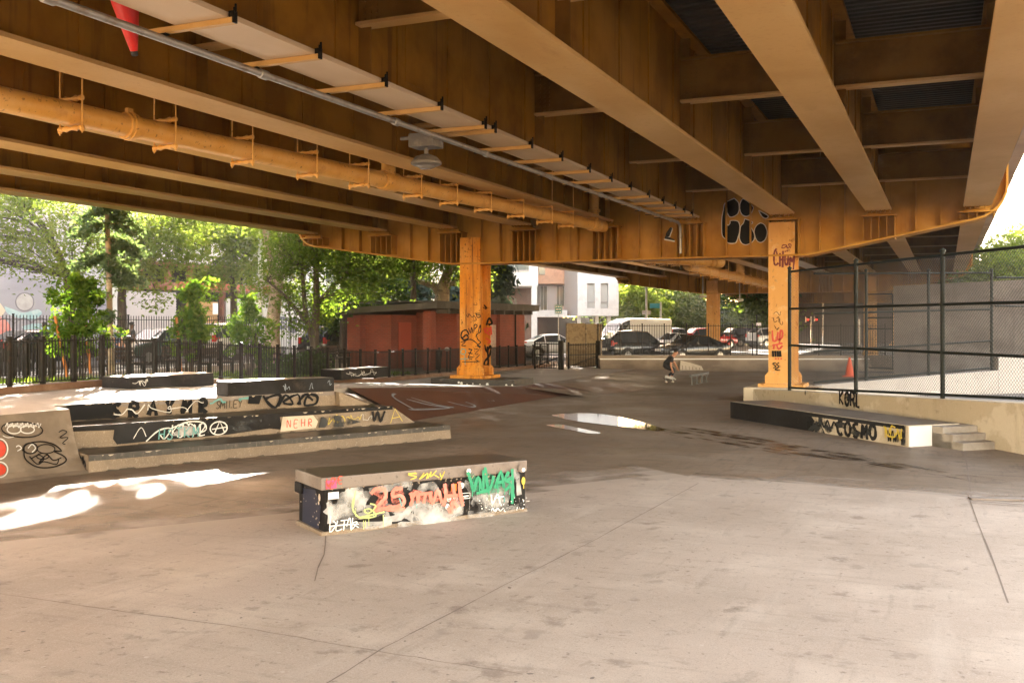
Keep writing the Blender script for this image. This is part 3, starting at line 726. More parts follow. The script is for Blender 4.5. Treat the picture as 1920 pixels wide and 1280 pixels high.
# graffiti on the right column
c = cols[(-4.2, 29.0)]
f = Face((0, yf, 0), (1, 0, 0), (0, 0, 1)); q = lambda x, y: colpx(x, y, 1400, 400, 160/569, 360/1280, yf-.003)
st([(232, 225), (245, 210), (268, 215), (245, 232), (232, 225)], .03); st([(268, 215), (272, 232), (285, 222), (280, 205), (296, 208), (290, 232)], .03)
st([(200, 235), (185, 260), (183, 320), (192, 345), (213, 330)], .05); st([(198, 250), (205, 280)], .04); st([(222, 265), (222, 355)], .05); st([(243, 250), (240, 360)], .05); st([(222, 310), (242, 306)], .05)
st([(257, 275), (256, 325), (268, 345), (276, 320), (277, 275)], .05); st([(258, 250), (259, 258)], .04); st([(271, 248), (271, 256)], .04)
st([(287, 350), (292, 290), (302, 325), (318, 280), (312, 375)], .05)
st([(180, 695), (185, 725), (205, 715)], .016, 1); st([(200, 700), (215, 690), (215, 725)], .016, 1); st([(222, 700), (224, 735), (240, 740), (240, 720)], .016, 1); st([(185, 745), (200, 770), (218, 760), (200, 780)], .016, 1); st([(180, 670), (200, 655), (220, 680), (228, 655)], .012, 1)
st([(172, 780), (178, 850), (205, 840)], .05, 2); st([(210, 790), (205, 840), (235, 830), (240, 790), (225, 785), (220, 870)], .05, 2); st([(170, 880), (240, 865)], .05, 2); st([(185, 870), (180, 905)], .05, 2); st([(200, 870), (215, 905), (240, 880)], .05, 2)
for k in range(4): st([(175+k*16, 915), (178+k*16, 955)], .06, 1)
for k in range(3): f.disc(*q(195+k*18, 968), .025, 2)
st([(195, 995), (175, 1000), (195, 1020), (178, 1030)], .03, 1); st([(218, 995), (200, 1005), (218, 1020), (190, 1040), (225, 1045)], .03, 1)
st([(172, 1075), (172, 1108)], .05, 1); st([(195, 1075), (195, 1108)], .05, 1); st([(172, 1092), (195, 1092)], .04, 1); st([(205, 1075), (215, 1075)], .03, 1); st([(205, 1090), (213, 1090)], .03, 1); st([(205, 1106), (215, 1106)], .03, 1)
f.build('graffiti', [RUSTW, INK, REDP], c)
# plinth below the left column
mb = MB(); mb.box(-15.1, -12.2, 28.2, 29.8, -.05, .41)
pl_ = tagp(mb.build('column_plinth', DARKT, bevel=.02), 'low dark grey concrete plinth dotted with stickers below the left column', 'plinth')
f = Face((-15.1, 28.2, 0), (1, 0, 0), (0, 0, 1))
for x, z, r_ in ((1.0, .30, .04), (1.1, .27, .05), (1.3, .24, .03), (1.75, .25, .03), (2.0, .26, .05), (2.15, .22, .02), (2.65, .25, .04), (1.5, .27, .025), (2.85, .26, .03)): f.disc(x, z, r_, 0, 8)
f.build('sticker', [PAPER], pl_)

# ------------------------------------------------------------------ services hung below the deck
def drainpipe(p0, p1, hang, tees, label, coup=(), rad=.16):
    p0 = Vector(p0); p1 = Vector(p1); t = thing('drain_pipe', label, 'pipe', p0, group='tan drain pipes below the deck'); d = (p1-p0).normalized(); sd = Vector((d.y, -d.x, 0)).normalized()
    mb = MB(); mb.tube([p0, p1], rad, 20)
    b = mb.build('pipe', PIPE, t, smooth=40)
    for c in coup:
        q = p0.lerp(p1, c); mb = MB(); mb.lathe(q-d*.09, [(rad+.005, 0), (rad+.03, .01), (rad+.03, .06), (rad+.045, .065), (rad+.045, .115), (rad+.03, .12), (rad+.03, .17), (rad+.005, .18)], 18, axis=d)
        mb.beam(q+Vector((0, 0, rad+.02)), q+Vector((0, 0, rad+.09)), .1, .06); mb.build('coupling', PIPE, t, smooth=40)
    for c in tees:
        q = p0.lerp(p1, c); mb = MB(); mb.lathe(q-d*.25, [(rad+.02, 0), (rad+.03, .02), (rad+.03, .48), (rad+.02, .5)], 18, axis=d)
        mb.lathe(q+Vector((0, 0, rad*.5)), [(rad*.9, 0), (rad*.9, .28), (rad*1.15, .29), (rad*1.15, .36), (rad*.85, .37), (rad*.85, 1.6)], 18); mb.build('tee_fitting', PIPE, t, smooth=40)
    for c in hang:
        q = p0.lerp(p1, c); mb = MB()
        for zz in (rad+.035, -rad-.035):
            a = q-sd*.24+Vector((0, 0, zz)); b2 = q+sd*.24+Vector((0, 0, zz))
            mb.lathe(a, [(.02, 0), (.035, .01), (.035, .07), (.022, .09), (.045, .14), (.028, .2), (.024, .24), (.028, .28), (.045, .34), (.022, .39), (.035, .41), (.035, .47), (.02, .48)], 10, axis=b2-a)
        for s_ in (-1, 1):
            a = q+sd*.22*s_
            mb.tube([a+Vector((0, 0, -rad-.11)), a+Vector((0, 0, rad+1.1))], .012, 6)
            mb.lathe(a+Vector((0, 0, -rad-.085)), [(.028, 0), (.028, .04)], 6); mb.lathe(a+Vector((0, 0, rad+.01)), [(.028, 0), (.028, .04)], 6)
        mb.build('hanger', PIPE, t, smooth=40)
    return t
p0 = Vector((-11.2, 3.0, 4.955)); p1 = Vector((-9.2, 27.9, 5.0))
drainpipe(p0, p1, [(y-3)/24.9 for y in (5.2, 6.7, 8.2, 9.8, 11.4, 13.0, 14.6, 16.1, 17.9, 19.3, 20.8, 22.4, 24.0, 25.3)], [(17.05-3)/24.9, (27.2-3)/24.9], 'long fat tan drain pipe on roller hangers before the first cap beam', [(10.75-3)/24.9])
drainpipe(W(1205, 484, 4.75), W(1352, 492, 4.75), [.1, .25, .4, .55], [.95], 'short upper tan drain pipe just beyond the first cap beam', [.62, .85], .2)
drainpipe(W(1290, 499, 4.6), W(1452, 536, 4.6), [.05+.09*k for k in range(11)], [.5], 'lower tan drain pipe farther off, half hidden behind the upper one', [.75], .2)

cr = thing('conduit_run', 'grey electrical conduit on yellow clamp bars under the fourth girder from the right', 'conduit', (-7.4, 8, 5.1))
mb = MB(); mb.tube([(-7.42, -3, 5.08), (-7.06, 28.25, 5.08), (-7.06, 28.42, 5.04), (-7.06, 28.5, 4.9), (-7.06, 28.52, 4.2)], .04, 10)
for k in range(9): mb.lathe((-7.42+.36*(6.4+k*3.0)/31.25, 3.4+k*3.0, 5.08), [(.041, 0), (.055, .01), (.055, .14), (.041, .15)], 10, axis=(0, 1, 0))
mb.build('conduit', GALV, cr, smooth=50)
BARY = [3.5, 4.95, 6.45, 7.9, 9.36, 10.8, 12.3, 13.74, 14.1, 15.6, 17.05, 18.6, 20.0, 21.4, 22.9, 24.2, 25.4, 26.4, 27.3]
for y in BARY:
    mb = MB(); x0, x1 = -7.5, -6.42
    mb.box(x0, x1, y-.035, y+.035, ZB-.06, ZB-.004)
    mb.build('clamp_bar', FLANGE, cr, fix=False)
    mb = MB()
    mb.box(-6.465, -6.40, y-.028, y+.028, ZB-.058, ZB+.06); mb.tube([(-6.40, y, ZB+.05), (-6.40, y, ZB+.13)], .012, 6); mb.tube([(-6.44, y+.03, ZB+.05), (-6.44, y+.03, ZB+.11)], .012, 6)
    mb.box(-7.5, -7.26, y-.03, y+.03, ZB-.075, ZB-.053); mb.build('clamp', IRON, cr, fix=False)

LAMPG = mat('lamp_grey', (.13, .12, .11), .5, [((.2, .18, .16), 7, .5, .65)])
fl = thing('flood_light', 'grey metal flood lamp under a junction box hung below the bridge', 'lamp', (-7.5, 13.8, 4.7))
mb = MB(); mb.box(-7.68, -7.24, 13.6, 13.95, 4.93, 5.14); mb.tube([(-7.9, 13.75, 5.1), (-7.68, 13.75, 5.1)], .03); mb.build('junction_box', LAMPG, fl, bevel=.01)
mb = MB(); mb.tube([(-7.46, 13.78, 4.93), (-7.46, 13.78, 4.82)], .035); mb.lathe((-7.46, 13.78, 4.64), [(.16, 0), (.24, .03), (.24, .07), (.17, .15), (.06, .19)], 14); mb.build('lamp_housing', LAMPG, fl, smooth=35)
mb = MB(); mb.lathe((-7.46, 13.78, 4.60), [(.09, 0), (.17, .045)], 14); mb.build('lens', mat('lamp_lens', (.26, .25, .24), .2), fl, smooth=40)

# upside-down traffic cone wedged between girder and conduit
tip = W(253, 106, d=10.2); top = W(232, -12, d=10.0)
ax = top-tip
ck = thing('traffic_cone', 'red traffic cone wedged point down beside the pale girder flange', 'traffic cone', tip)
mb = MB(); L = ax.length; mb.lathe(tip+ax.normalized()*.05, [(.032, 0), (.04, .01), (.13, L*.72), (.155, L*.95), (.16, L)], 18, axis=ax); mb.build('cone_body', CONER, ck, smooth=40)
mb = MB(); mb.lathe(tip, [(.02, 0), (.034, .01), (.034, .07)], 12, axis=ax); mb.build('cone_tip', RUBBER, ck)
mb = MB(); e1 = ax.normalized().cross(Vector((0, 1, 0))).normalized(); e2 = ax.normalized().cross(e1); o_ = tip+ax*.97; mb.obox(o_-e1*.2-e2*.2, e1*.4, e2*.4, ax.normalized()*.04); mb.build('cone_base', CONER, ck, bevel=.01)

# pair of sneakers hung on the cap beam
def shoe(mb1, mb2, o, rz, tilt):
    M_ = Matrix.Translation(o) @ Matrix.Rotation(rz, 4, 'Z') @ Matrix.Rotation(tilt, 4, 'Y')
    T = lambda x, y, z: tuple(M_ @ Vector((x, y, z)))
    st_ = [(-.14, .042, .09), (-.1, .045, .1), (-.03, .045, .095), (.05, .05, .06), (.12, .045, .045), (.155, .02, .03)]
    vs = []
    for x, hw, h in st_: vs += [T(x, -hw, 0), T(x, hw, 0), T(x, hw*.7, h), T(x, -hw*.7, h)]
    fs = [(i*4+j, i*4+(j+1) % 4, i*4+4+(j+1) % 4, i*4+4+j) for i in range(5) for j in range(4)]+[(0, 1, 2, 3), (20, 21, 22, 23)]
    mb1.add(vs, fs)
    vs = []
    for x, hw, h in st_: vs += [T(x*1.04, -hw*1.08, -.025), T(x*1.04, hw*1.08, -.025), T(x*1.04, hw*1.08, .006), T(x*1.04, -hw*1.08, .006)]
    mb2.add(vs, fs)
for (u, v, rz, tl, lab) in ((1256, 436, R(60), R(-65), 'black sneaker with white sole hanging toe up on the beam, above its mate'), (1255, 450, R(10), R(12), 'black sneaker hanging level on the beam, below its mate')):
    t = thing('sneaker', lab, 'shoe', W(u, v, d=29.0), group='hung sneakers'); a = MB(); b = MB(); shoe(a, b, W(u, v, d=29.0), rz, tl)
    a.build('upper', CLOTHB, t); b.build('sole', SHOEW, t)
# ------------------------------------------------------------------ stepped ledges
stg = thing('stepped_ledge', 'three tier concrete skate ledge with black painted fronts and graffiti', 'skate ledge', tuple(O))
def tier(s0, s1, t0, z0, z1, tip=0, tm=DARKT):
    mb = MB(); a = [S(s0, t0, z0), S(s1+tip, t0, z0), S(s1+tip, 2.7, z0), S(s0, 2.7, z0), S(s0, t0, z1), S(s1, t0, z1), S(s1, 2.7, z1), S(s0, 2.7, z1)]
    mb.hexa(a, 0, 1); return mb.build('tier', [STEPC, tm], stg, bevel=.012)
t1 = tier(0, 6.6, 0, -.05, .25, .04); t2 = tier(-.05, 5.85, .85, .249, .60, .55, DARKT); t3 = tier(-.1, 5.1, 1.70, .599, .872, .05, PLAZAC)
def bandstrip(par, s0, s1, t, z0, z1, m):
    mb = MB(); a = S(s0, t-.004, z0); mb.obox(a, E*(s1-s0), N*.02, (0, 0, z1-z0)); mb.build('edge_band', m, par)
bandstrip(t1, .0, 6.6, 0, .165, .252, DARKT); bandstrip(t2, -.05, 5.87, .85, .535, .603, DARKP); bandstrip(t3, -.1, 5.1, 1.7, .80, .875, BAND)
def fr(s, t, z): return Face(S(s, t-.008, z), E, (0, 0, 1), -N)
# top tier front
f = fr(-.1, 1.7, .6)
f.poly([(.12, .13), (.14, .02), (1.0, .01), (1.03, .12), (1.0, .275), (.35, .275), (.1, .2)], 0)
for k, ch in enumerate('SRAYMR'): f.text(ch, 1.0+k*.30, .02, .235, .075, 0, seed=k+3, jit=.08)
f.scribble(1.05, .05, .5, .2, .02, 1, 7, 7); f.scribble(1.6, .04, 1.0, .2, .012, 1, 9, 12)
f.text('SMILEY', 2.8, .07, .13, .012, 0, seed=5)
f.scribble(2.7, .16, .3, .1, .03, 2, 4, 7); f.scribble(3.2, .17, .5, .08, .04, 2, 6, 9)
f.poly([(3.42, .27), (3.4, .13), (3.62, .11), (3.68, .27)], 0)
f.stroke([(3.7, .26), (3.8, .12), (3.95, .03), (4.05, .24), (3.9, .25), (3.75, .2)], .05); f.stroke([(4.0, .05), (4.15, .25), (4.3, .08), (4.1, .12), (4.4, .25), (4.45, .05)], .045)
f.stroke([(4.4, .06), (4.55, .24), (4.8, .2), (4.78, .06), (4.55, .04), (4.6, .2), (4.72, .12)], .055)
f.build('graffiti', [BLACK, WHITEP, TEALP], t3)
f = fr(-.05, .85, .25)
f.poly([(.75, .02), (.8, .33), (.02, .33), (.02, .28), (.7, .26), (.68, .12)], 0)
f.poly([(.75, .03), (1.3, .04), (2.6, .05), (3.35, .10), (3.6, .06), (3.55, .29), (.75, .29)], 0)
f.stroke([(1.0, .1), (1.12, .27), (1.2, .12)], .012, 1); f.stroke([(1.2, .04), (1.4, .2), (1.6, .22), (1.5, .06), (1.42, .14)], .022, 1); f.stroke([(1.6, .22), (1.9, .31), (2.15, .28), (2.2, .16), (2.05, .1)], .022, 1)
for k in range(6): f.text('KSRPM2'[k], 1.62+k*.09, .07, .2, .02, 1, seed=k)
f.poly([(1.62, .1), (1.9, .08), (2.1, .11), (2.05, .23), (1.75, .26)], 5)
f.ring(2.42, .17, .15, .11, .022, 1); f.stroke([(2.34, .08), (2.44, .29), (2.52, .1)], .02, 1, False); f.stroke([(2.3, .16), (2.56, .18)], .018, 1)
for k in range(5): f.text('HSTKM'[k], 1.4+k*.14, .05, .17, .02, 2, seed=k+20)
f.poly([(2.6, .1), (3.2, .12), (3.2, .27), (2.6, .26)], 6)
f.poly([(3.55, .03), (4.25, .05), (4.3, .16), (4.2, .28), (3.6, .29)], 3)
for k, ch in enumerate('NEHR'): f.text(ch, 3.68+k*.14, .09, .13, .016, 4, seed=k)
f.scribble(4.5, .08, .35, .15, .015, 7, 2, 10); f.scribble(4.9, .12, .3, .14, .010, 7, 3, 9); f.scribble(5.2, .1, .25, .16, .008, 1, 13, 9); f.scribble(4.65, .03, .1, .22, .04, 7, 5, 7)
f.poly([(4.3, .05), (4.8, .03), (5.2, .1), (4.7, .25), (4.35, .24)], 6)
f.stroke([(5.45, .28), (5.48, .1), (5.56, .26), (5.62, .08), (5.72, .27)], .05, 0); f.stroke([(5.85, .03), (5.95, .3), (6.12, .05)], .014, 7, False); f.stroke([(5.88, .12), (6.06, .14)], .012, 7)
f.build('graffiti', [DARKP, WHITEP, TEALP, CREAM, REDP, FOGW, FOGK, YELP], t2)
mb = MB(); mb.lathe(S(1.2, .846, .28), [(.01, 0), (.01, .001)], 4, axis=-N)
# chipped edges and dirt at the foot of the tiers
CHIP = mat('fresh_chip', (.42, .35, .27), .9); DIRTM = mat('edge_dirt', (.06, .045, .03), .9)
rs = random.Random(41)
for par, s0, s1, t_, zt in ((t1, 0, 6.6, 0, .25), (t2, 0, 5.8, .85, .60), (t3, 0, 5.1, 1.7, .872)):
    f = fr(s0, t_, 0); f.lay = 22
    for k in range(26):
        x = rs.uniform(.05, s1-s0-.05); w_ = rs.uniform(.01, .05); h_ = rs.uniform(.008, .03); f.poly([(x-w_, zt-.004), (x-w_*.4, zt-h_), (x+w_*.3, zt-h_*.8), (x+w_, zt-.004)], 0)
    for k in range(20):
        x = rs.uniform(.05, s1-s0-.3); w_ = rs.uniform(.05, .3); z0_ = {.25: .0, .60: .25, .872: .6}[zt]; f.poly([(x, z0_+.004), (x+w_, z0_+.004), (x+w_*.8, z0_+rs.uniform(.01, .03)), (x+w_*.2, z0_+rs.uniform(.01, .035))], 1)
    f.build('edge_wear', [CHIP, DIRTM], par)
# a bench-like box standing on the top tier edge, two others on the plaza
def plazabox(name, p, q, dep, h, z, label, scr, bev=.012, mats=None):
    p = Vector((p[0], p[1], z)); q = Vector((q[0], q[1], z)); d = (q-p).normalized(); nn = Vector((-d.y, d.x, 0))
    t = thing(name, label, 'skate ledge', tuple((p+q)/2), group='black skate boxes on the plaza')
    mb = MB(); mb.obox(p+Vector((0, 0, -.03)), q-p, nn*dep, (0, 0, h+.03), 0, 1); mb.build('box_body', mats or [DARKP, TOPC], t, bevel=bev)
    f = Face(p-nn*.002, d, (0, 0, 1), -nn); L = (q-p).length
    for (x, w_, seed, n, th, m) in scr: f.scribble(x*L, .04, w_*L, h-.09, th, m, seed, n)
    f.build('graffiti', [WHITEP, PALEP, NAVY], t)
    return t
a = S(2.95, 1.74); b = S(5.12, 1.74)
plazabox('ledge_box', (a.x, a.y), (b.x, b.y), .5, .26, .873, 'black box ledge standing on the top tier of the stepped ledge', [(.5, .06, 3, 8, .012, 1), (.75, .04, 4, 7, .01, 1), (.93, .04, 5, 5, .012, 1)])
a = W(243, 729, .87); b = W(401, 719, .86)
plazabox('ledge_box', (a.x, a.y), (b.x, b.y), .85, .24, .86, 'black box ledge with a crown like scrawl beside the iron fence', [(.03, .16, 11, 10, .014, 0), (.10, .1, 12, 9, .012, 0)])
a = W(640, 706, plz(21)); b = W(728, 699, plz(21))
plazabox('ledge_box', (a.x, a.y), (b.x, b.y), .75, .27, plz(22)-.02, 'farthest black box ledge on the plaza before the brick toilet block', [(.12, .35, 21, 12, .014, 0), (.4, .3, 22, 10, .012, 0), (.1, .6, 23, 14, .01, 0)])
# sloping cheek to the right of the top tiers
mb = MB(); mb.hexa([S(5.1, 1.45, .3), S(6.6, 1.1, -.02), S(6.6, 2.7, -.02), S(5.1, 2.7, .3), S(5.14, 1.6, .865), S(6.35, 1.12, .30), S(6.2, 2.7, .7), S(5.14, 2.7, .865)], 0)
mb.build('end_slope', STEPC, stg, bevel=.01)

# curved bank at the left end with sprayed faces
BANKD = mat('dark_bank_concrete', (.24, .185, .135), .7, [((.14, .105, .075), .9, .42, .6, 5, .85), ((.34, .28, .22), 2, .55, .7, 5, .5)], (50, .2, .006))
qb = thing('curved_bank', 'curved concrete bank with sprayed cartoon like faces at the left edge', 'bank', tuple(S(-2, .5)))
mb = MB(); n = 8; svals = [-.02, -.2, -.45, -.8, -1.4, -2.2, -3.2, -5, -9]
def bankpt(s, k):
    t = k/n; fl = min(1, max(0, (-s)/.6)); top = .85*(1-.75*min(1, max(0, (-s-.1)/1.6))); bot = -.12-.25*min(1, -s/2)
    top = max(top, bot+.45); tt = bot+(top-bot)*(1-(1-t)**1.0); z = .87*(t**1.55)
    return S(s, bot+(top-bot)*(t**.75), z+.003)
for a, b in zip(svals[:-1], svals[1:]):
    for k in range(n): mb.quad([bankpt(a, k), bankpt(b, k), bankpt(b, k+1), bankpt(a, k+1)])
    mb.quad([bankpt(a, n), bankpt(b, n), S(b, 2.7, .875), S(a, 2.7, .875)], 1)
for k in range(n): mb.quad([bankpt(-.02, k), bankpt(-.02, k+1), S(-.02, 2.7, bankpt(-.02, k+1).z), S(-.02, 2.7, bankpt(-.02, k).z)])
bk = mb.build('bank_surface', [BANKD, PLAZAC], qb, smooth=50)
def onbank(x, y):    # pixel of the close-up (4x from x=0,y=680) onto the bank surface
    u, v = x/4, 680+y/4; best = None
    o_ = Vector((0, 0, EYE)); d = W(u, v, d=1.0)-o_
    for a, b in zip(svals[:-1], svals[1:]):
        for k in range(n):
            A_, B_, C_, D_ = bankpt(a, k), bankpt(b, k), bankpt(b, k+1), bankpt(a, k+1)
            for tri in ((A_, B_, C_), (A_, C_, D_)):
                h = intersect(o_, d, tri)
                if h is not None and (best is None or h < best): best = h
    return None if best is None else o_+d*(best*.9985)
def intersect(o, d, tri):
    a, b, c = tri; e1 = b-a; e2 = c-a; p = d.cross(e2); det = e1.dot(p)
    if abs(det) < 1e-9: return None
    t = o-a; u = t.dot(p)/det; q = t.cross(e1); v = d.dot(q)/det
    if u < -.01 or v < -.01 or u+v > 1.01: return None
    h = e2.dot(q)/det
    return h if h > 0 else None
mbk = MB()
def bstroke(pts, wpx, m, sm=True):
    pts = smooth2(pts, 5) if sm else pts; L = []
    for i, p in enumerate(pts):
        a = pts[max(i-1, 0)]; b = pts[min(i+1, len(pts)-1)]; dx, dz = b[0]-a[0], b[1]-a[1]; l = math.hypot(dx, dz) or 1
        L.append((onbank(p[0]-dz/l*wpx/2, p[1]+dx/l*wpx/2), onbank(p[0]+dz/l*wpx/2, p[1]-dx/l*wpx/2)))
    for i in range(len(L)-1):
        q_ = [L[i][0], L[i+1][0], L[i+1][1], L[i][1]]
        if all(x is not None for x in q_): mbk.quad(q_, m)
def ell(cx_, cy_, rx, ry, k=20, rot=0): return [(cx_+rx*math.cos(2*math.pi*i/k+.3)*math.cos(rot)-ry*math.sin(2*math.pi*i/k+.3)*math.sin(rot), cy_+rx*math.cos(2*math.pi*i/k+.3)*math.sin(rot)+ry*math.sin(2*math.pi*i/k+.3)*math.cos(rot)) for i in range(k+1)]
bstroke(ell(165, 500, 155, 58, rot=.06), 9, 0, False); bstroke(ell(105, 500, 52, 30), 8, 1); bstroke(ell(205, 500, 52, 28), 8, 1)
for k in range(7): bstroke([(40+k*38, 480), (55+k*38, 450), (62+k*38, 485), (78+k*38, 455)], 7, 1)
bstroke(ell(228, 640, 52, 40), 9, 0); bstroke(ell(345, 645, 66, 34), 8, 0); bstroke([(180, 640), (190, 720), (280, 780), (400, 780), (490, 740), (480, 700), (400, 660), (460, 660), (400, 610), (300, 590), (200, 610), (170, 660)], 10, 0)
bstroke([(230, 720), (290, 690), (330, 720), (290, 750), (350, 690), (400, 730), (460, 710)], 9, 0); bstroke([(220, 700), (280, 760), (330, 740), (420, 760), (440, 720)], 8, 0); bstroke(ell(320, 700, 45, 22), 8, 0)
bstroke([(210, 640), (240, 610), (265, 640), (240, 670)], 7, 1); bstroke([(120, 630), (140, 620), (160, 640), (130, 660)], 7, 1); bstroke([(20, 545), (60, 560), (120, 550)], 5, 1)
for yy_, r_ in ((645, 62), (800, 44)):
    pts = ell(-5, yy_, 50, r_, 16); 
    for i in range(16):
        q_ = [onbank(-5, yy_), onbank(*pts[i]), onbank(*pts[i+1])]
        if all(x is not None for x in q_): mbk.quad(q_, 2)
    bstroke(ell(-5, yy_, 62, r_+14, 24), 10, 1, False)
bstroke([(440, 520), (470, 505), (500, 520), (450, 560), (510, 560), (470, 600), (490, 610)], 7, 3)
mbk.build('graffiti', [INK, WHITEP, REDP, BLACK], bk, fix=False)
f = Face(S(-.004, 0, 0), -N, (0, 0, 1), -E)
f.scribble(-.62, .03, .28, .2, .04, 0, 4, 12); f.scribble(-.3, .05, .16, .15, .05, 0, 5, 6); f.scribble(-.7, .04, .3, .2, .03, 0, 14, 12)
f.build('graffiti', [BLACK], t1)

# ------------------------------------------------------------------ graffiti box in the foreground
B1 = W(605, 998, .05); B2 = W(985, 956, .03); B1.z = B2.z = 0; bd = (B2-B1).normalized(); bn = Vector((-bd.y, bd.x, 0)); BL = (B2-B1).length
gb = thing('graffiti_box', 'concrete grind box covered in coral, green and white graffiti in the foreground', 'skate ledge', tuple((B1+B2)/2+bn*.3))
BH = .61; BD = .74
mb = MB(); mb.obox(B1+bd*.02+Vector((0, 0, .0)), bd*(BL-.02), bn*BD, (0, 0, BH-.13), 0); body = mb.build('box_body', DARKP, gb, bevel=.01)
mb = MB(); mb.obox(B1-bd*.02-bn*.012+Vector((0, 0, BH-.13)), bd*(BL+.04), bn*(BD+.024), (0, 0, .13), 0, 1); slab = mb.build('top_slab', [BAND, TOPC], gb, bevel=.014)
mb = MB(); mb.obox(B1-bd*.015-bn*.006, bd*(BL+.03), bn*(BD+.012), (0, 0, .055), 0); mb.build('base_strip', STEPC, gb, bevel=.006)
mb = MB(); mb.obox(B1-bd*.03+bn*.60+Vector((0, 0, BH-.25)), bd*.05, bn*.16, (0, 0, .12), 0); mb.build('corner_bracket', DARKP, gb, bevel=.02)
f = Face(B1-bn*.004, bd, (0, 0, 1), -bn)
def bq(x, y):
    sx = (x-300)/1495; yt = 262-134*sx; yb = 688-180*sx; return (sx*BL, (yb-y)/(yb-yt)*BH)
def bs(pts, w_, m): f.stroke([bq(*p) for p in pts], w_, m, seed=len(pts))
# soft white clouds first
bs([(330, 420), (400, 415), (470, 370), (540, 330), (500, 430), (400, 440), (350, 470)], .085, 1); bs([(320, 480), (380, 540), (450, 510), (560, 470), (560, 420), (540, 360)], .075, 1)
bs([(330, 560), (420, 560), (520, 540), (640, 520), (720, 500), (735, 600)], .075, 1); bs([(560, 500), (640, 480), (760, 480), (860, 520), (960, 570), (1050, 560), (1090, 470)], .085, 1)
bs([(830, 310), (900, 300), (890, 350)], .05, 1); bs([(950, 400), (980, 340), (1060, 320), (1090, 380), (1010, 440), (1100, 460), (1120, 560), (1190, 580), (1260, 520), (1280, 430)], .08, 1)
bs([(1300, 300), (1380, 330), (1450, 370), (1370, 440), (1480, 480), (1600, 500), (1560, 460), (1480, 470)], .07, 1); bs([(1640, 230), (1660, 300), (1700, 230), (1720, 210), (1740, 380)], .06, 1); bs([(350, 450), (420, 500), (330, 520)], .07, 1)
f.poly([bq(320, 440), bq(500, 350), bq(640, 360), bq(560, 480), bq(380, 560), bq(330, 520)], 2); f.poly([bq(900, 430), bq(1260, 390), bq(1290, 520), bq(1100, 600), bq(940, 580)], 2); f.poly([bq(1290, 300), bq(1700, 240), bq(1640, 480), bq(1380, 430)], 2)
# drips, streaks and stray overspray below the letters
for k in range(26):
    x = 330+k*55+(k*37) % 31; y0_ = 420+(k*53) % 90-.06*(x-300); bs([(x, y0_), (x+2, y0_+20), (x+1, y0_+34+(k*29) % 60)], .006+.004*(k % 3), (2, 1, 2, 6, 2, 8)[k % 6])
for pts in ([(340, 620), (470, 600), (640, 600), (760, 580)], [(800, 600), (950, 600), (1150, 590), (1300, 560)], [(600, 350), (760, 330), (880, 300)], [(1320, 520), (1480, 520), (1620, 490), (1760, 450)], [(700, 560), (820, 540), (900, 470), (960, 420)]): bs(pts, .07, 2)
for pts in ([(640, 350), (700, 400), (660, 480)], [(830, 345), (780, 400), (820, 460)], [(900, 380), (1000, 400), (1100, 400)], [(1140, 320), (1200, 400), (1260, 400), (1200, 470)]): bs(pts, .10, 10)
for pts in ([(1330, 230), (1400, 330), (1480, 260), (1560, 300), (1650, 250)], [(1360, 340), (1480, 340), (1600, 320)]): bs(pts, .10, 11)
# coral letters
for pts in ([(612, 375), (650, 338), (705, 345), (715, 395), (680, 440), (640, 485), (720, 475), (760, 465)], [(835, 335), (775, 345), (765, 395), (815, 385), (845, 415), (835, 450), (770, 472), (745, 460)], [(890, 365), (905, 410), (890, 460)], [(900, 400), (940, 360), (945, 440)],
            [(945, 380), (1050, 365)], [(1000, 370), (985, 440)], [(1030, 360), (1050, 440), (1090, 350), (1120, 440)], [(1140, 300), (1150, 380), (1130, 460)], [(1140, 390), (1240, 385)], [(1200, 300), (1215, 380)], [(1250, 285), (1260, 380), (1280, 460)], [(1165, 470), (1190, 510), (1200, 430), (1240, 470)]):
    bs(pts, .042, 3)
bs([(690, 480), (770, 490), (850, 480)], .03, 3)
# green letters
for pts in ([(1315, 215), (1345, 300), (1360, 350), (1395, 250), (1430, 340), (1440, 200)], [(1450, 180), (1460, 260), (1480, 350), (1520, 240)], [(1530, 330), (1575, 210), (1600, 330)], [(1540, 290), (1600, 280)], [(1640, 210), (1610, 260), (1650, 300), (1610, 345)], [(1665, 190), (1670, 290), (1665, 440)], [(1620, 270), (1680, 250)], [(1380, 370), (1440, 350), (1480, 350)], [(1670, 370), (1680, 400)]):
    bs(pts, .038, 4)
for x in (1345, 1400, 1475, 1545, 1600, 1640): bs([(x, 290), (x+4, 345), (x+2, 375+(x*7) % 40)], .012, 4)
# yellow tag on the band, lime loops, white tag
for pts in ([(925, 222), (868, 235), (930, 250), (885, 270)], [(950, 268), (985, 222), (960, 262), (1010, 225), (1000, 265)], [(1010, 262), (1035, 215), (1030, 250), (1075, 205)], [(1048, 232), (1095, 255)], [(1100, 225), (1110, 250), (1135, 210), (1105, 272)], [(868, 226), (930, 228)]): bs(pts, .012, 5)
bs([(490, 400), (480, 470), (530, 540), (640, 530), (600, 480), (560, 490), (590, 510), (640, 460), (600, 440)], .016, 6); bs([(500, 350), (485, 470)], .014, 6); bs([(530, 540), (700, 500)], .02, 6)
for x, y0_, y1_ in ((555, 560, 625), (568, 560, 610), (690, 520, 610), (590, 545, 600), (482, 470, 500)): bs([(x, y0_), (x+1, y1_)], .008, 6)
for pts in ([(335, 530), (330, 640), (370, 590), (350, 560)], [(380, 560), (370, 630), (410, 620)], [(400, 560), (450, 555)], [(425, 560), (420, 630)], [(440, 600), (460, 540), (470, 630)], [(480, 540), (475, 620), (510, 570), (480, 580), (520, 610)], [(325, 600), (420, 590), (520, 585)]): bs(pts, .010, 7)
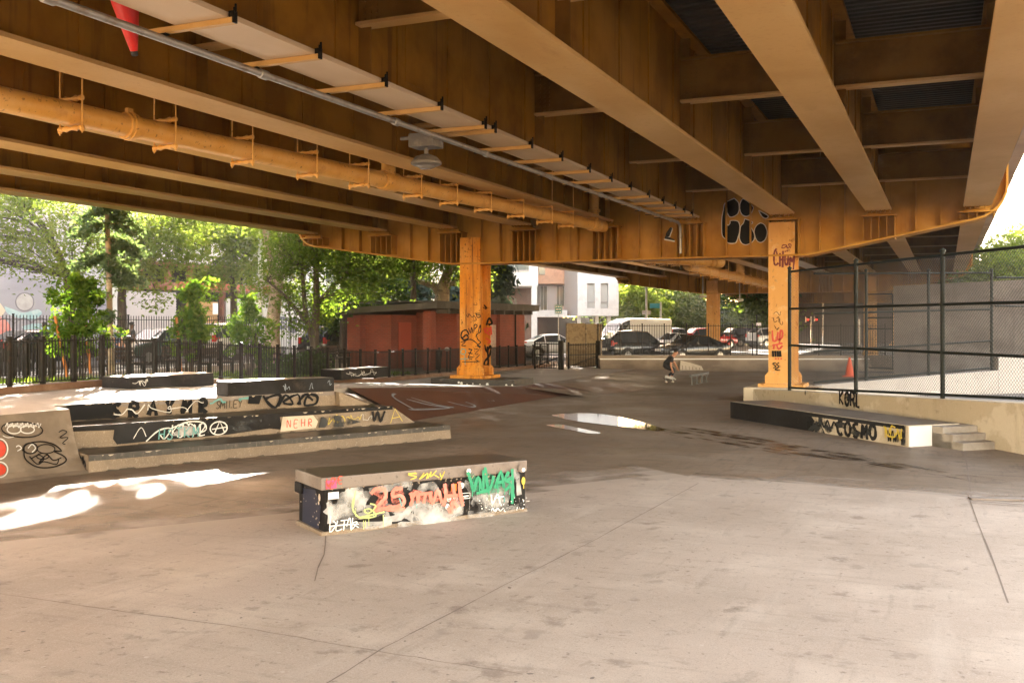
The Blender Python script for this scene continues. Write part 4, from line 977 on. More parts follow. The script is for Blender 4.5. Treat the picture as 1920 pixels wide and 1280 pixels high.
bs([(1490, 375), (1500, 440), (1540, 370), (1560, 440)], .016, 7); bs([(1510, 400), (1590, 385)], .012, 7); bs([(1490, 490), (1500, 470), (1520, 495), (1540, 470), (1560, 490), (1585, 470)], .010, 7); bs([(800, 400), (820, 460)], .014, 8)
rs = random.Random(2)
for k in range(60):
    x = rs.uniform(1380, 1780); y = rs.uniform(390, 490); f.disc(*bq(x, y), rs.uniform(.003, .009), 7, 6)
for k in range(46):
    x = rs.uniform(310, 1500); f.disc(*bq(x, 262-134*(x-300)/1495+rs.uniform(60, 86)), rs.uniform(.004, .013), 9, 6)
f.build('graffiti', [DARKP, FOGW, FOGW, CORAL, GREENP, YELP, LIMEP, PAPER, TEALP, STEPC, FOGC, FOGG], body)
f = Face(B1-bn*.014, bd, (0, 0, 1), -bn)
def rq(x0, y0, x1, y1, m): f.poly([bq(x0, y0), bq(x1, y0-(x1-x0)*.09), bq(x1, y1-(x1-x0)*.1), bq(x0, y1)], m)
rq(316, 282, 388, 340, 0); f.text('LOVE', *bq(320, 312), .07, .01, 1, seed=3); f.text('ME', *bq(322, 340), .06, .01, 1, seed=4)
rq(330, 365, 400, 415, 2); rq(1032, 412, 1118, 452, 3); rq(1036, 418, 1114, 448, 4); bs([(1045, 438), (1100, 430)], .016, 5)
rq(1252, 372, 1342, 415, 2); rq(1256, 376, 1338, 410, 4); bs([(1265, 398), (1330, 388)], .016, 2); rq(1195, 305, 1236, 358, 6); f.text('1', *bq(1208, 345), .05, .012, 3, seed=2)
for x, y in ((1277, 315), (1178, 410), (1225, 410), (1165, 468)):
    c_ = bq(x, y); f.disc(c_[0], c_[1], .028, 2, 14, .034)
    for dx, dz in ((-.01, .008), (.01, .008)): f.disc(c_[0]+dx, c_[1]+dz, .006, 4, 7)
    f.stroke([(c_[0]-.012, c_[1]-.01), (c_[0], c_[1]-.017), (c_[0]+.012, c_[1]-.01)], .005, 4)
c_ = bq(1752, 185); f.disc(c_[0], c_[1], .05, 5, 14); f.disc(c_[0]+.02, c_[1]-.02, .024, 2, 12); c_ = bq(1326, 210); f.disc(c_[0], c_[1], .03, 2, 10)
c_ = bq(1762, 275); f.disc(c_[0], c_[1], .026, 7, 12, .045); f.stroke([(c_[0], c_[1]), (c_[0]+.005, c_[1]-.09)], .012, 7)
f.build('sticker', [PINKP, REDP, PAPER, CREAM, BLACK, BAND, ORGP, YELP], body)
f = Face(B1-bd*.0+bn*BD, -bn, (0, 0, 1), -bd); f.o = B1+bn*BD+bd*.016
f.poly([(.12, .06), (.6, .05), (.66, .3), (.5, .45), (.14, .42)], 0); f.stroke([(.55, .4), (.45, .2), (.3, .08)], .05, 0); f.disc(.62, .39, .03, 1, 9, .04); f.disc(.6, .33, .02, 1, 8)
for k in range(16): f.disc(rs.uniform(.1, .7), rs.uniform(.1, .45), rs.uniform(.004, .012), 1, 6)
f.build('side_paint', [NAVY, CREAM], body)

# ------------------------------------------------------------------ right side: wall, ledge, steps, fence
wa = Vector((-4.75, 27.25, 0)); wb = Vector((3.2, 15.7, 0)); wd_ = (wb-wa).normalized(); wnr = Vector((wd_.y, -wd_.x, 0)); wnr = wnr if wnr.x < 0 else -wnr   # towards the floor
def wz(t): return .40+(.60)*t      # top of the wall rises to the right
WL = (wb-wa).length
mb = MB(); th = .45
nseg = 10
for i in range(nseg):
    a = wa+wd_*WL*i/nseg; b = wa+wd_*WL*(i+1)/nseg; za, zb = wz(i/nseg), wz((i+1)/nseg)
    mb.hexa([a+Vector((0, 0, -.2)), b+Vector((0, 0, -.2)), b-wnr*th+Vector((0, 0, -.2)), a-wnr*th+Vector((0, 0, -.2)), lift(a, za), lift(b, zb), lift(b-wnr*th, zb), lift(a-wnr*th, za)])
mb2 = MB(); mb2.hexa([wa+Vector((0, 0, -.2)), wb+Vector((0, 0, -.2)), wb-wnr*th+Vector((0, 0, -.2)), wa-wnr*th+Vector((0, 0, -.2)), lift(wa, wz(0)), lift(wb, wz(1)), lift(wb-wnr*th, wz(1)), lift(wa-wnr*th, wz(0))])
lw = tagp(mb2.build('low_wall', WALLC, bevel=.02), 'low buff concrete wall carrying the tall chain link fence on the right', 'wall')
# column footing that widens the wall under the right column
mb = MB(); mb.box(-5.15, -3.2, 28.0, 30.2, -.1, .385); tagp(mb.build('column_plinth', WALLC, bevel=.02), 'buff concrete footing below the right column at the wall end', 'plinth')
f = Face(wa+wnr*.003, wd_, (0, 0, 1), wnr); 
for k, ch in enumerate('KOPL'): f.text(ch, 4.55+k*.24, .36, .30, .07, 0, seed=k+2, slant=0, jit=.02)
f.scribble(4.7, .34, .6, .22, .09, 1, 5, 8); f.disc(2.95, .5, .03, 0, 6, .06)
f.build('graffiti', [BLACK, FOGK], lw)
L1 = W(1703, 838, 0); L0 = W(1370, 783, 0); ld = (L1-L0).normalized(); lnn = Vector((-ld.y, ld.x, 0)); lnn = lnn if lnn.x > 0 else -lnn; LL = (L1-L0).length
rl = thing('long_ledge', 'long low concrete ledge with dark front and cut letters beside the right wall', 'skate ledge', tuple((L0+L1)/2))
LEDGET = mat('ledge_top_grey', (.19, .155, .125), .45, [((.11, .088, .07), 1.3, .42, .62, 5, .8), ((.30, .255, .215), (2, 8, 2, .7), .57, .72, 5, .6)], (50, .15, .004))
mb = MB(); mb.obox(L0+Vector((0, 0, -.02)), ld*LL, lnn*1.15, (0, 0, .40), 0, 1); lb = mb.build('ledge_body', [WALLC, LEDGET], rl, bevel=.012)
f = Face(L0-lnn*.003, ld, (0, 0, 1), -lnn)
f.poly([(.0, .0), (LL*.535, .0), (LL*.545, .07), (LL*.53, .13), (LL*.542, .22), (LL*.525, .29), (LL*.53, .375), (0, .375)], 0); f.poly([(LL*.50, .0), (LL*.60, .0), (LL*.57, .2), (LL*.62, .36), (LL*.5, .36)], 1); f.poly([(LL*.5, .30), (LL*.985, .30), (LL*.985, .372), (LL*.5, .372)], 0); f.poly([(LL*.97, .02), (LL*.99, .02), (LL*.99, .37), (LL*.975, .31)], 1)
x = LL*.56
f.stroke([(x+.05, .12), (x+.1, .25), (x+.2, .12), (x+.3, .26), (x+.4, .12), (x+.5, .25), (x+.6, .16), (x+.65, .25)], .045, 0)
for k, ch in enumerate('COSMO'): f.text(ch, LL*.665+k*.235, .03, .27, .07, 0, seed=k+11, slant=0, jit=.06)
f.scribble(LL*.56, .06, 1.7, .2, .12, 1, 31, 8)
for k, ch in enumerate('NEW'): f.text(ch, LL*.90+k*.15, .11, .2, .03, 2, seed=k+1)
for k, ch in enumerate('WWN'): f.text(ch, LL*.91+k*.14, .06, .2, .025, 0, seed=k+8)
f.scribble(LL*.90, .1, .5, .22, .03, 2, 8, 9)
f.build('graffiti', [DARKP, FOGK, YELP], lb)
mb = MB(); mb.obox(L1+ld*.004+lnn*.01+Vector((0, 0, .005)), ld*.014, lnn*.5, (0, 0, .36)); mb.build('end_face', WHITE, rl)
f = Face(L0+ld*(LL*.45)+lnn*.3+Vector((0, 0, .383)), ld, lnn, (0, 0, 1)); f.scribble(0, 0, .3, .12, .02, 0, 3, 8); f.scribble(2.6, .1, .3, .12, .02, 0, 4, 6); f.build('paint_spot', [PALEP], rl)
sp = thing('concrete_steps', 'three small concrete steps between the long ledge and the low wall', 'steps', tuple(L1+lnn*.9))
STEPM = mat('step_grey', (.33, .29, .24), .8, [((.2, .16, .12), 2, .45, .65, 5, .8)], (50, .2, .006))
s0_ = L1+lnn*.52-ld*.35
for k, (e_, z1) in enumerate(((.62, .36), (.84, .25), (1.08, .13))):
    mb = MB(); mb.obox(s0_+Vector((0, 0, -.02+.001*k)), ld*(e_-.0), lnn*(1.5-.01*k), (0, 0, z1+.02)); mb.build('step', STEPM, sp, bevel=.015)

def chainlink(name, label, pts, ztop, zbase, rails, posts, pitch=.075, group=None, pr=.045, wire=.0033, offs=Vector((0, 0, 0))):
    """pts: two plan points; zbase(t), ztop(t); rails: heights; posts: fractions"""
    a = Vector(pts[0])+offs; b = Vector(pts[1])+offs; L = (b-a).length; d = (b-a).normalized(); t = thing(name, label, 'fence', (a.x, a.y, zbase(0)), group=group)
    for fr_ in posts:
        p = a.lerp(b, fr_); mb = MB(); mb.tube([lift(p, zbase(fr_)-.02), lift(p, ztop(fr_)+.06)], pr, 10); mb.lathe(lift(p, ztop(fr_)+.05), [(pr+.012, 0), (pr+.012, .03), (.01, .07)], 10); mb.build('post', RAILM, t, smooth=40)
    for rz_ in rails:
        mb = MB(); K = 6; mb.tube([lift(a.lerp(b, k/K), rz_(k/K)) for k in range(K+1)], .028, 8); mb.build('rail', RAILM, t, smooth=40)
    mb = MB(); H = max(ztop(0)-zbase(0), ztop(1)-zbase(1)); nn_ = Vector((-d.y, d.x, 0))
    hmax = max(ztop(0), ztop(1)); hmin = min(zbase(0), zbase(1)); k = -int((hmax-hmin)/pitch)-1
    def clip(x0, z0, x1, z1):
        # keep the stretch of a wire inside the panel
        seg = []; n_ = 24
        for i in range(n_+1):
            f_ = i/n_; x, z = x0+(x1-x0)*f_, z0+(z1-z0)*f_; tt = x/L
            if 0 <= tt <= 1 and zbase(tt) <= z <= ztop(tt): seg.append((x, z))
        return (seg[0], seg[-1]) if len(seg) > 1 else None
    while k*pitch < L:
        x = k*pitch; hh = hmax-hmin
        for (xa, xb, o_) in ((x, x+hh, .004), (x+hh, x, -.004)):
            c_ = clip(xa, hmin, xb, hmax)
            if c_:
                (x0, z0), (x1, z1) = c_; mb.tube([a+d*x0+nn_*o_+Vector((0, 0, z0)), a+d*x1+nn_*o_+Vector((0, 0, z1))], wire, 3, cap=False)
        k += 1
    mb.build('wire_mesh', WIRE, t, fix=False)
    return t
fa = wa+wd_*1.72-wnr*.2; fb_ = wb+wd_*2.5-wnr*.2; FL = (fb_-fa).length
zb_ = lambda t: wz((1.72+t*FL)/WL)+.02; zt_ = lambda t: 3.50
chainlink('chain_link_fence', 'tall dark chain link fence standing on the low concrete wall', (fa, fb_), zt_, zb_, [lambda t: 3.48, lambda t: 2.54, lambda t: 1.62, lambda t: zb_(t)+.05], [0, 3.17/FL, 6.3/FL, 9.4/FL])

# white ramp wall and second fence beyond the first
ra = W(1530, 722, d=28.5); rb = W(1872, 694, d=30.5); rc = W(1872, 667, d=30.5); re = W(1990, 662, d=31.5); rd_ = W(2300, 660, d=33)
RAMPW = mat('ramp_paint', (.40, .37, .345), .85, [((.33, .30, .275), .8, .45, .65, 5, .7), ((.27, .24, .215), 5, .62, .70, 5, .6)], (40, .15, .006))
rw = thing('ramp_wall', 'white painted ramp wall stepping up to the right behind the fence', 'wall', (ra.x, ra.y, 0))
mb = MB(); nb = Vector((-.4, .9, 0)).normalized()*.35
mb.prism([lift(ra, -.3), lift(rb, -.3), lift(rb, rb.z), lift(ra, ra.z)], nb); mb.build('sloping_wall', RAMPW, rw)
mb = MB(); mb.prism([lift(rb+(re-rc).normalized()*.01, -.3), lift(rd_, -.3), lift(rd_, rd_.z), lift(rb+(re-rc).normalized()*.01, rc.z)], nb); mb.build('upper_wall', RAMPW, rw)
dd = (rb-ra); 
za2 = lambda t: ra.z+(rb.z-ra.z)*t+.02
chainlink('chain_link_fence', 'second chain link fence on the white ramp wall, farther from the floor', (lift(ra+nb*.5, 0), lift(rb+nb*.5-dd.normalized()*.15, 0)), lambda t: 3.62+.12*t, za2, [lambda t: 3.60+.12*t, lambda t: 2.45+.15*t, lambda t: 1.35+.28*t, lambda t: za2(t)+.05], [.28, .63, 1.0], pitch=.085, wire=.003)
chainlink('chain_link_fence', 'short chain link panel at the frame edge on the upper white wall', (lift(rb+nb*.5, 0), lift(rd_+nb*.5, 0)), lambda t: 3.6+.0*t, lambda t: rc.z+.02, [lambda t: 3.58, lambda t: 2.7], [.5, 1.0], pitch=.085, wire=.003)
# paving behind the wall
mb = MB(); mb.quad([lift(wa-wnr*.4, .02), lift(wb-wnr*.4, .02), lift(rd_, .02), lift(ra, .02)]); structure(mb.build('ramp_paving', mat('ramp_paving_grey', (.22, .195, .175), .85, [((.15, .13, .115), .8, .45, .65, 5)])))
# big grey retaining wall
ga = W(1676, 541, d=44); gb2 = W(1960, 524, d=40); gw = Vector((gb2.x-ga.x, gb2.y-ga.y, 0)).normalized(); gn = Vector((-gw.y, gw.x, 0))
GREYW = mat('grey_render', (.185, .158, .14), .85, [((.105, .087, .075), (.25, .25, .7), .44, .60, 6, .85), ((.27, .24, .215), (.4, .4, .5), .52, .68, 5, .7), ((.085, .07, .06), (2, 2, .25), .58, .70, 6, .5)], (20, .15, .01))
rt = thing('retaining_wall', 'tall grey rendered retaining wall behind the ramp on the right', 'wall', (ga.x, ga.y, 0))
mb = MB(); mb.prism([lift(ga, -.2), lift(ga+gw*26, -.2), lift(ga+gw*26, 4.35), lift(ga, 3.75)], gn*.6); rw_ = mb.build('wall_face', GREYW, rt)
mb = MB(); mb.prism([lift(ga-gn*.06, 2.95), lift(ga+gw*26-gn*.06, 3.3), lift(ga+gw*26-gn*.06, 4.45), lift(ga-gn*.06, 3.8)], gn*.72); mb.build('coping_band', GREYW, rt)
f = Face(lift(ga-gn*.004, 0), gw, (0, 0, 1), -gn); f.scribble(4.2, .62, 1.1, .25, .04, 0, 3, 12); f.scribble(5.2, .7, 1.3, .25, .035, 0, 6, 12); f.scribble(6.8, .8, 1.2, .5, .1, 1, 8, 9); f.build('graffiti', [REDP, FOGK], rw_)
# dark gate beside it
gg = thing('tall_gate', 'dark steel mesh gate at the left end of the grey retaining wall', 'gate', tuple(lift(ga-gw*1.2, 0)))
mb = MB(); g0 = ga-gw*1.25; g1 = ga-gw*.05
for p, q in ((lift(g0, .1), lift(g0, 3.45)), (lift(g1, .1), lift(g1, 3.45)), (lift(g0, 3.45), lift(g1, 3.45)), (lift(g0, .15), lift(g1, .15)), (lift(g0, 1.9), lift(g1, 1.9)), (lift(g0, 2.4), lift(g1, 2.4))): mb.beam(p, q, .06, .06)
mb.build('gate_frame', RAILM, gg)
mb = MB()
for k in range(18): p = g0.lerp(g1, (k+.5)/18); mb.beam(lift(p, .15), lift(p, 3.4), .012, .012)
for k in range(40): mb.beam(lift(g0, .2+k*.08), lift(g1, .2+k*.08), .012, .012)
mb.build('gate_mesh', IRON, gg)
cn = W(1593, 703, .06); tc_ = thing('traffic_cone', 'bright orange traffic cone on the ground seen through the fence', 'traffic cone', tuple(lift(cn, 0)))
mb = MB(); mb.lathe(lift(cn, .03), [(.2, 0), (.185, .02), (.045, .72), (.03, .74)], 16); mb.build('cone_body', CONE, tc_, smooth=40)
mb = MB(); mb.box(cn.x-.26, cn.x+.26, cn.y-.26, cn.y+.26, 0.003, .04); mb.build('cone_base', CONE, tc_, bevel=.01)
# ------------------------------------------------------------------ back wall of the skate floor with coping and fence
Q0 = W(1128, 697, 0); Q1 = W(1475, 697, 0); qd = (Q1-Q0).normalized(); qn = Vector((-qd.y, qd.x, 0)); qn = qn if qn.y > 0 else -qn; QL = (Q1-Q0).length
BANKC = mat('bank_concrete', (.25, .19, .135), .7, [((.14, .10, .07), .8, .42, .62, 5, .85), ((.36, .29, .215), (.5, .5, 3), .56, .72, 5, .6)], (40, .2, .01))
qp = thing('quarter_pipe', 'low curved concrete quarter pipe with pale coping at the far end of the floor', 'quarter pipe', tuple((Q0+Q1)/2))
mb = MB(); n = 8; prof = [(1.0-math.cos(R(75)*k/n), ) for k in range(n+1)]
prof = [(.9*math.sin(R(68)*k/n)/math.sin(R(68)), .53*(1-math.cos(R(68)*k/n))/(1-math.cos(R(68)))) for k in range(n+1)]+[(1.6, .53), (1.6, -.1)]
pr0 = [Q0+qn*a+Vector((0, 0, b+.004)) for a, b in prof]; pr1 = [p+qd*(QL+4) for p in pr0]
for i in range(len(prof)-1): mb.quad([pr0[i], pr1[i], pr1[i+1], pr0[i+1]])
mb.quad(pr0); qs_ = mb.build('ramp_face', BANKC, qp, smooth=30)
mb = MB(); mb.tube([Q0+qn*.9+Vector((0, 0, .535)), Q0+qn*.9+qd*(QL+4)+Vector((0, 0, .535))], .03, 8); mb.build('coping', PAPER, qp, smooth=60)
f = Face(Q0+qd*(QL*.43)+qn*.30+Vector((0, 0, .06)), qd, Vector((0, 0, .45))+qn*.5); f.poly([(0, 0), (1.05, 0), (1.0, .25), (.5, .48), (.1, .62)], 0)
for k in range(6): f.stroke([(.12+k*.15, .02), (.14+k*.15, .3-.03*k)], .03, 1)
f.build('graffiti', [CREAM, BROWNF], qp)
kw = thing('kerb_wall', 'raised concrete kerb wall under the picket fence beyond the quarter pipe', 'wall', tuple((Q0+Q1)/2+qn*1.8))
mb = MB(); mb.obox(Q0+qn*1.62+Vector((0, 0, -.1)), qd*(QL+6), qn*.4, (0, 0, .78)); mb.build('wall_body', BANKC, kw, bevel=.02)

def ironfence(name, label, pts, zfun, h, pitch, postat, group=None, pw=.018, postw=.05, rails=(.06, .94), spear=False, bend=None):
    """pts(s): plan point at length s"""
    smax = postat[-1]; p0 = pts(postat[0]); t = thing(name, label, 'fence', (p0.x, p0.y, zfun(p0)), group=group)
    mb = MB(); s = postat[0]
    for s0, s1 in zip(postat[:-1], postat[1:]):
        n = max(1, round((s1-s0)/pitch))
        for k in range(1, n):
            p = pts(s0+(s1-s0)*k/n); z = zfun(p); mb.box(p.x-pw/2, p.x+pw/2, p.y-pw/2, p.y+pw/2, z+.05, z+h-(0 if not spear else -.06))
        a, b = pts(s0), pts(s1)
        for r_ in rails: mb.beam(lift(a, zfun(a)+h*r_), lift(b, zfun(b)+h*r_), .035, .022)
    mb.build('picket_panel', IRON, t, fix=False)
    for s in postat[:99]:
        p = pts(s); z = zfun(p); mb = MB(); w_ = postw/2; mb.box(p.x-w_, p.x+w_, p.y-w_, p.y+w_, z-.02, z+h+.02); mb.box(p.x-w_*1.3, p.x+w_*1.3, p.y-w_*1.3, p.y+w_*1.3, z+h+.02, z+h+.045); mb.box(p.x-w_*1.3, p.x+w_*1.3, p.y-w_*1.3, p.y+w_*1.3, z-.01, z+.06)
        mb.build('post', IRON, t, fix=False)
    return t
def solveY(u):
    lo, hi = 2.0, 60.0
    for _ in range(50):
        m_ = (lo+hi)/2; x = fx(m_); d = -SA*x+CA*m_; lat = CA*x+SA*m_
        if CX+FPX*lat/d < u: lo = m_
        else: hi = m_
    return (lo+hi)/2
py = [solveY(u) for u in (-48, 18, 80, 138, 191, 241, 290, 335, 374, 414, 452, 487, 521, 552, 583)]
st_ = py[-1]-py[-2]
while py[-1] < 43.4: py.append(py[-1]+max(st_, .95))
ironfence('iron_fence', 'black iron picket fence on a brown kerb along the edge of the plaza', lambda y: Vector((fx(y), y, 0)), lambda p: plz(p.y)+.12, .90, .082, py, pw=.016, postw=.06)
mb = MB()
for a, b in zip(py[:-1], py[1:]):
    mb.hexa([(fx(a)-.14, a, plz(a)-.1), (fx(a)+.14, a, plz(a)-.1), (fx(b)+.14, b, plz(b)-.1), (fx(b)-.14, b, plz(b)-.1), (fx(a)-.14, a, plz(a)+.125), (fx(a)+.14, a, plz(a)+.125), (fx(b)+.14, b, plz(b)+.125), (fx(b)-.14, b, plz(b)+.125)])
KERB = mat('brown_kerb', (.16, .085, .05), .85, [((.24, .15, .1), 2, .5, .7, 5)])
structure(mb.build('kerb', KERB, fix=False))
ironfence('iron_fence', 'tall thin black iron fence at the back of the park by the street', lambda y: Vector((-26.8, y, 0)), lambda p: stz(p.y), 1.98, .125, [8+2.4*k for k in range(18)], pw=.018, postw=.045, rails=(.06, .93))
e0 = W(-30, 690, d=26.5); e1 = W(98, 690, d=25.2)
ironfence('iron_fence', 'short stout black iron fence with capped posts behind the front fence at far left', lambda s: Vector(e0.lerp(e1, s)), lambda p: parkz(p.x, p.y)+.12, .98, .055, [0, .21, .42, .63, .84, 1.0], pw=.03, postw=.09)
# fence above the quarter pipe
base_ = Q0+qn*1.82; base_.z = 0
ironfence('iron_fence', 'black picket fence on the kerb wall in front of the parked cars', lambda s: base_+qd*s, lambda p: .68, 1.42, .115, [k*1.02 for k in range(int((QL+5.5)/1.02)+1)], pw=.016, postw=.045, rails=(.08, .95))
# iron gates beside the toilet block
def gate(label, pa, pb, z, h, group):
    t = thing('iron_gate', label, 'gate', tuple(lift(pa, z)), group=group); mb = MB(); L = (pb-pa).length; d = (pb-pa).normalized()
    for r_ in (.08, h*.55, h-.06): mb.beam(lift(pa, z+r_), lift(pb, z+r_), .03, .04)
    n = int(L/.115)
    for k in range(1, n): p = pa.lerp(pb, k/n); mb.beam(lift(p, z+.05), lift(p, z+h), .018, .018)
    mb.beam(lift(pa, z+.1), lift(pb, z+h*.5), .025, .03); mb.build('picket_panel', IRON, t, fix=False)
    mb = MB(); mb.beam(lift(pb, z-.05), lift(pb, z+h+.1), .2, .16, up=(0, 1, 0)); mb.build('post', IRON, t, fix=False)
    mb = MB(); mb.beam(lift(pa, z-.05), lift(pa, z+h+.06), .07, .07, up=(0, 1, 0)); mb.build('post', IRON, t, fix=False)
    return t
gate('black iron gate leaf joined to the brick toilet block', W(1003, 692, d=44.5), W(1052, 692, d=43.8), .1, 1.2, 'iron gates')
gate('black iron gate leaf standing open below the chipboard hoarding', W(1066, 688, d=44.5), W(1122, 688, d=46), .1, 1.15, 'iron gates')
# chipboard hoarding
OSB = mat('chipboard', (.33, .25, .15), .85, [((.22, .155, .09), 6, .48, .6, 5, .8), ((.42, .34, .23), (3, 3, 9), .55, .7, 5, .7)])
h0 = W(1063, 650, d=47.5); h1 = W(1127, 650, d=47.2); hd = Vector((h1.x-h0.x, h1.y-h0.y, 0)); 
ho = thing('hoarding', 'weathered chipboard hoarding panel between the iron gate and the white van', 'hoarding', tuple(lift(h0, 0)))
for k in range(2):
    mb = MB(); a = h0+hd*(k*.56+.01); mb.obox(lift(a, .1), hd*(.53 if k == 0 else .43), qn*.06, (0, 0, 2.05-.03*k)); mb.build('panel', OSB, ho)
for k in (0, .56, .9, 1.0): 
    mb = MB(); a = h0+hd*k; mb.beam(lift(a, 0), lift(a, 2.12), .07, .07, up=(0, 1, 0)); mb.build('post', BARKP, ho)
# direction sign
sp_ = W(1047, 650, d=50); SIGNB = mat('sign_blue_green', (.015, .22, .25), .4)
sg = thing('direction_sign', 'blue green sign with white lettering on a thin pole by the gate', 'sign', tuple(lift(sp_, 0)))
mb = MB(); mb.tube([lift(sp_, 0), lift(sp_, 3.05)], .025, 8); mb.build('pole', GALV, sg)
rv = Vector((CA, SA, 0)); fv = Vector((-SA, CA, 0))
mb = MB(); o_ = lift(sp_-rv*.19-fv*.04, 2.62); mb.obox(o_, rv*.38, fv*.015, (0, 0, .46)); pn = mb.build('panel', SIGNB, sg, bevel=.004)
f = Face(o_, rv, (0, 0, 1), -fv)
for z_, xs in ((.36, ((.05, .12), (.15, .25), (.28, .33))), (.23, ((.07, .2), (.23, .31))), (.09, ((.06, .11), (.14, .22), (.25, .32)))):
    for a, b in xs: f.poly([(a, z_-.03), (b, z_-.03), (b, z_+.03), (a, z_+.03)])
for a, b in (((.02, .02), (.36, .02)), ((.36, .02), (.36, .44)), ((.36, .44), (.02, .44)), ((.02, .44), (.02, .02))): f.stroke([a, b], .012, 0)
f.build('lettering', [PAPER], pn)

# ------------------------------------------------------------------ brick toilet block
X0, X1, Y0, Y1 = -20.5, -18.1, 34.4, 44.3
tb = thing('toilet_block', 'low red brick park toilet block with a flat overhanging dark roof', 'building', (-19.3, 39.3, .2))
ROOFM = mat('roof_bitumen', (.06, .055, .05), .8, [((.11, .10, .09), 1.5, .5, .7, 5)])
mb = MB(); mb.box(-22.3, X0, Y0+.5, Y1, .1, 2.5); mb.box(X0, -18.6, Y0+2.6, Y0+5.2, .1, 2.62); mb.box(X0, -18.6, Y0+7.0, Y1, .1, 2.62); mb.box(X0, -18.75, Y0+5.2, Y0+7.0, 2.1, 2.62); mb.build('wall', BRICK, tb, fix=False)
mb = MB(); mb.box(-18.95, -18.6, Y0+.35, Y0+.75, .1, 2.65); mb.build('wall', BRICK, tb); mb = MB(); mb.box(-22.32, -21.7, Y0+.1, Y0+.5, .1, 2.4); mb.build('wall', BRICK, tb)
mb = MB(); mb.hexa([(-22.6, Y0-.3, 2.52), (-18.0, Y0-.3, 2.74), (-18.0, Y1+.4, 2.74), (-22.6, Y1+.4, 2.52), (-22.6, Y0-.3, 2.76), (-18.0, Y0-.3, 2.99), (-18.0, Y1+.4, 2.99), (-22.6, Y1+.4, 2.76)]); rf = mb.build('roof', ROOFM, tb, bevel=.01)
mb = MB(); mb.box(-22.62, -17.96, Y0-.34, Y1+.44, 2.985, 3.03)
for k in range(9): mb.box(-18.58, -18.05, Y0+.8+k*1.08, Y0+.95+k*1.08, 2.55, 2.735)
mb.build('fascia', ROOFM, rf)
mb = MB(); mb.box(X0-.02, X0+.04, Y0+1.1, Y0+2.1, .1, 2.2); mb.build('door', mat('red_door', (.30, .05, .02), .6), tb)
mb = MB(); mb.box(-18.80, -18.77, Y0+5.25, Y0+6.95, .15, 2.08); mb.build('door', mat('pale_door', (.42, .28, .22), .6, [((.3, .2, .15), 9, .5, .6)]), tb, label='pale speckled double door')
for yy_ in (Y0+4.0, Y0+8.7):
    mb = MB(); mb.tube([(-18.56, yy_, .1), (-18.56, yy_, 2.7)], .04, 8); mb.build('downpipe', IRON, tb)
bi = W(813, 696, .22); tbn = thing('litter_bin', 'black slatted park litter bin beside the brick toilet block', 'bin', tuple(bi))
mb = MB()
for k in range(22):
    t = 2*math.pi*k/22; a = bi+Vector((math.cos(t)*.29, math.sin(t)*.29, .08)); b = bi+Vector((math.cos(t)*.34, math.sin(t)*.34, .78)); mb.beam(a, b, .05, .012, up=(math.cos(t), math.sin(t), 0))
mb.build('slats', IRON, tbn, fix=False)
mb = MB(); mb.lathe(bi, [(.24, .02), (.27, .1), (.31, .74), (.29, .74), (.25, .1)], 18); mb.build('liner', RUBBER, tbn); mb = MB(); mb.lathe(bi, [(.36, .78), (.37, .8), (.36, .84), (.26, .86)], 18); mb.build('rim', IRON, tbn)
bb = W(838, 652, d=38.5); bk_ = thing('bubbler', 'small pale round drinking bowl on a thin pole near the litter bin', 'drinking fountain', tuple(lift(bb, .2)))
mb = MB(); mb.tube([lift(bb, .2), lift(bb, 1.1)], .03); mb.build('pole', IRON, bk_); mb = MB(); mb.ball(lift(bb, 1.16), .1, sc=(1, 1, .8)); mb.build('bowl', GALV, bk_, smooth=60)

# ------------------------------------------------------------------ benches
WOODD = mat('dark_bench_wood', (.05, .03, .02), .7)
def bench():
    t = thing('park_bench', 'dark slatted park bench on the lawn', 'bench')
    mb = MB()
    for k in range(4): mb.box(-.9, .9, -.22+k*.115, -.13+k*.115, .43, .46)
    mb.build('seat', WOODD, t, fix=False)
    mb = MB()
    for k in range(3): mb.obox((-.9, .24+k*.03, .55+k*.13), (1.8, 0, 0), (0, .03, 0), (0, .01, .1))
    mb.build('backrest', WOODD, t, fix=False)
    for x in (-.7, .7):
        mb = MB(); mb.box(x-.04, x+.04, -.24, .26, .36, .43); mb.box(x-.04, x+.04, -.22, -.15, 0, .38); mb.box(x-.04, x+.04, .18, .25, 0, .38); mb.beam((x, .22, .4), (x, .33, .95), .06, .05); mb.box(x-.04, x+.04, -.26, .24, .6, .64); mb.beam((x, -.2, .4), (x, -.2, .62), .05, .05, up=(0, 1, 0))
        mb.build('leg', RAILM, t, fix=False)
    return t
bproto = None
for u, d, lab in ((232, 30.5, 'dark park bench between the spruce trunk and the leftmost shrub'), (405, 33.5, 'dark park bench in front of the pale parked vehicle'), (345, 36, 'dark park bench behind the middle shrub, farther back'), (500, 37, 'dark park bench left of the many stemmed tree'), (632, 39, 'dark park bench at the corner of the brick toilet block')):
    p = W(u, 650, d=d); z = parkz(p.x, p.y)
    bproto_new = bench() if bproto is None else copy_tree(bproto)
    bproto = bproto or bproto_new
    bproto_new.location = (p.x, p.y, z); bproto_new.rotation_euler = (0, 0, R(90)+R(8)); bproto_new['label'] = lab; bproto_new['group'] = 'park benches'

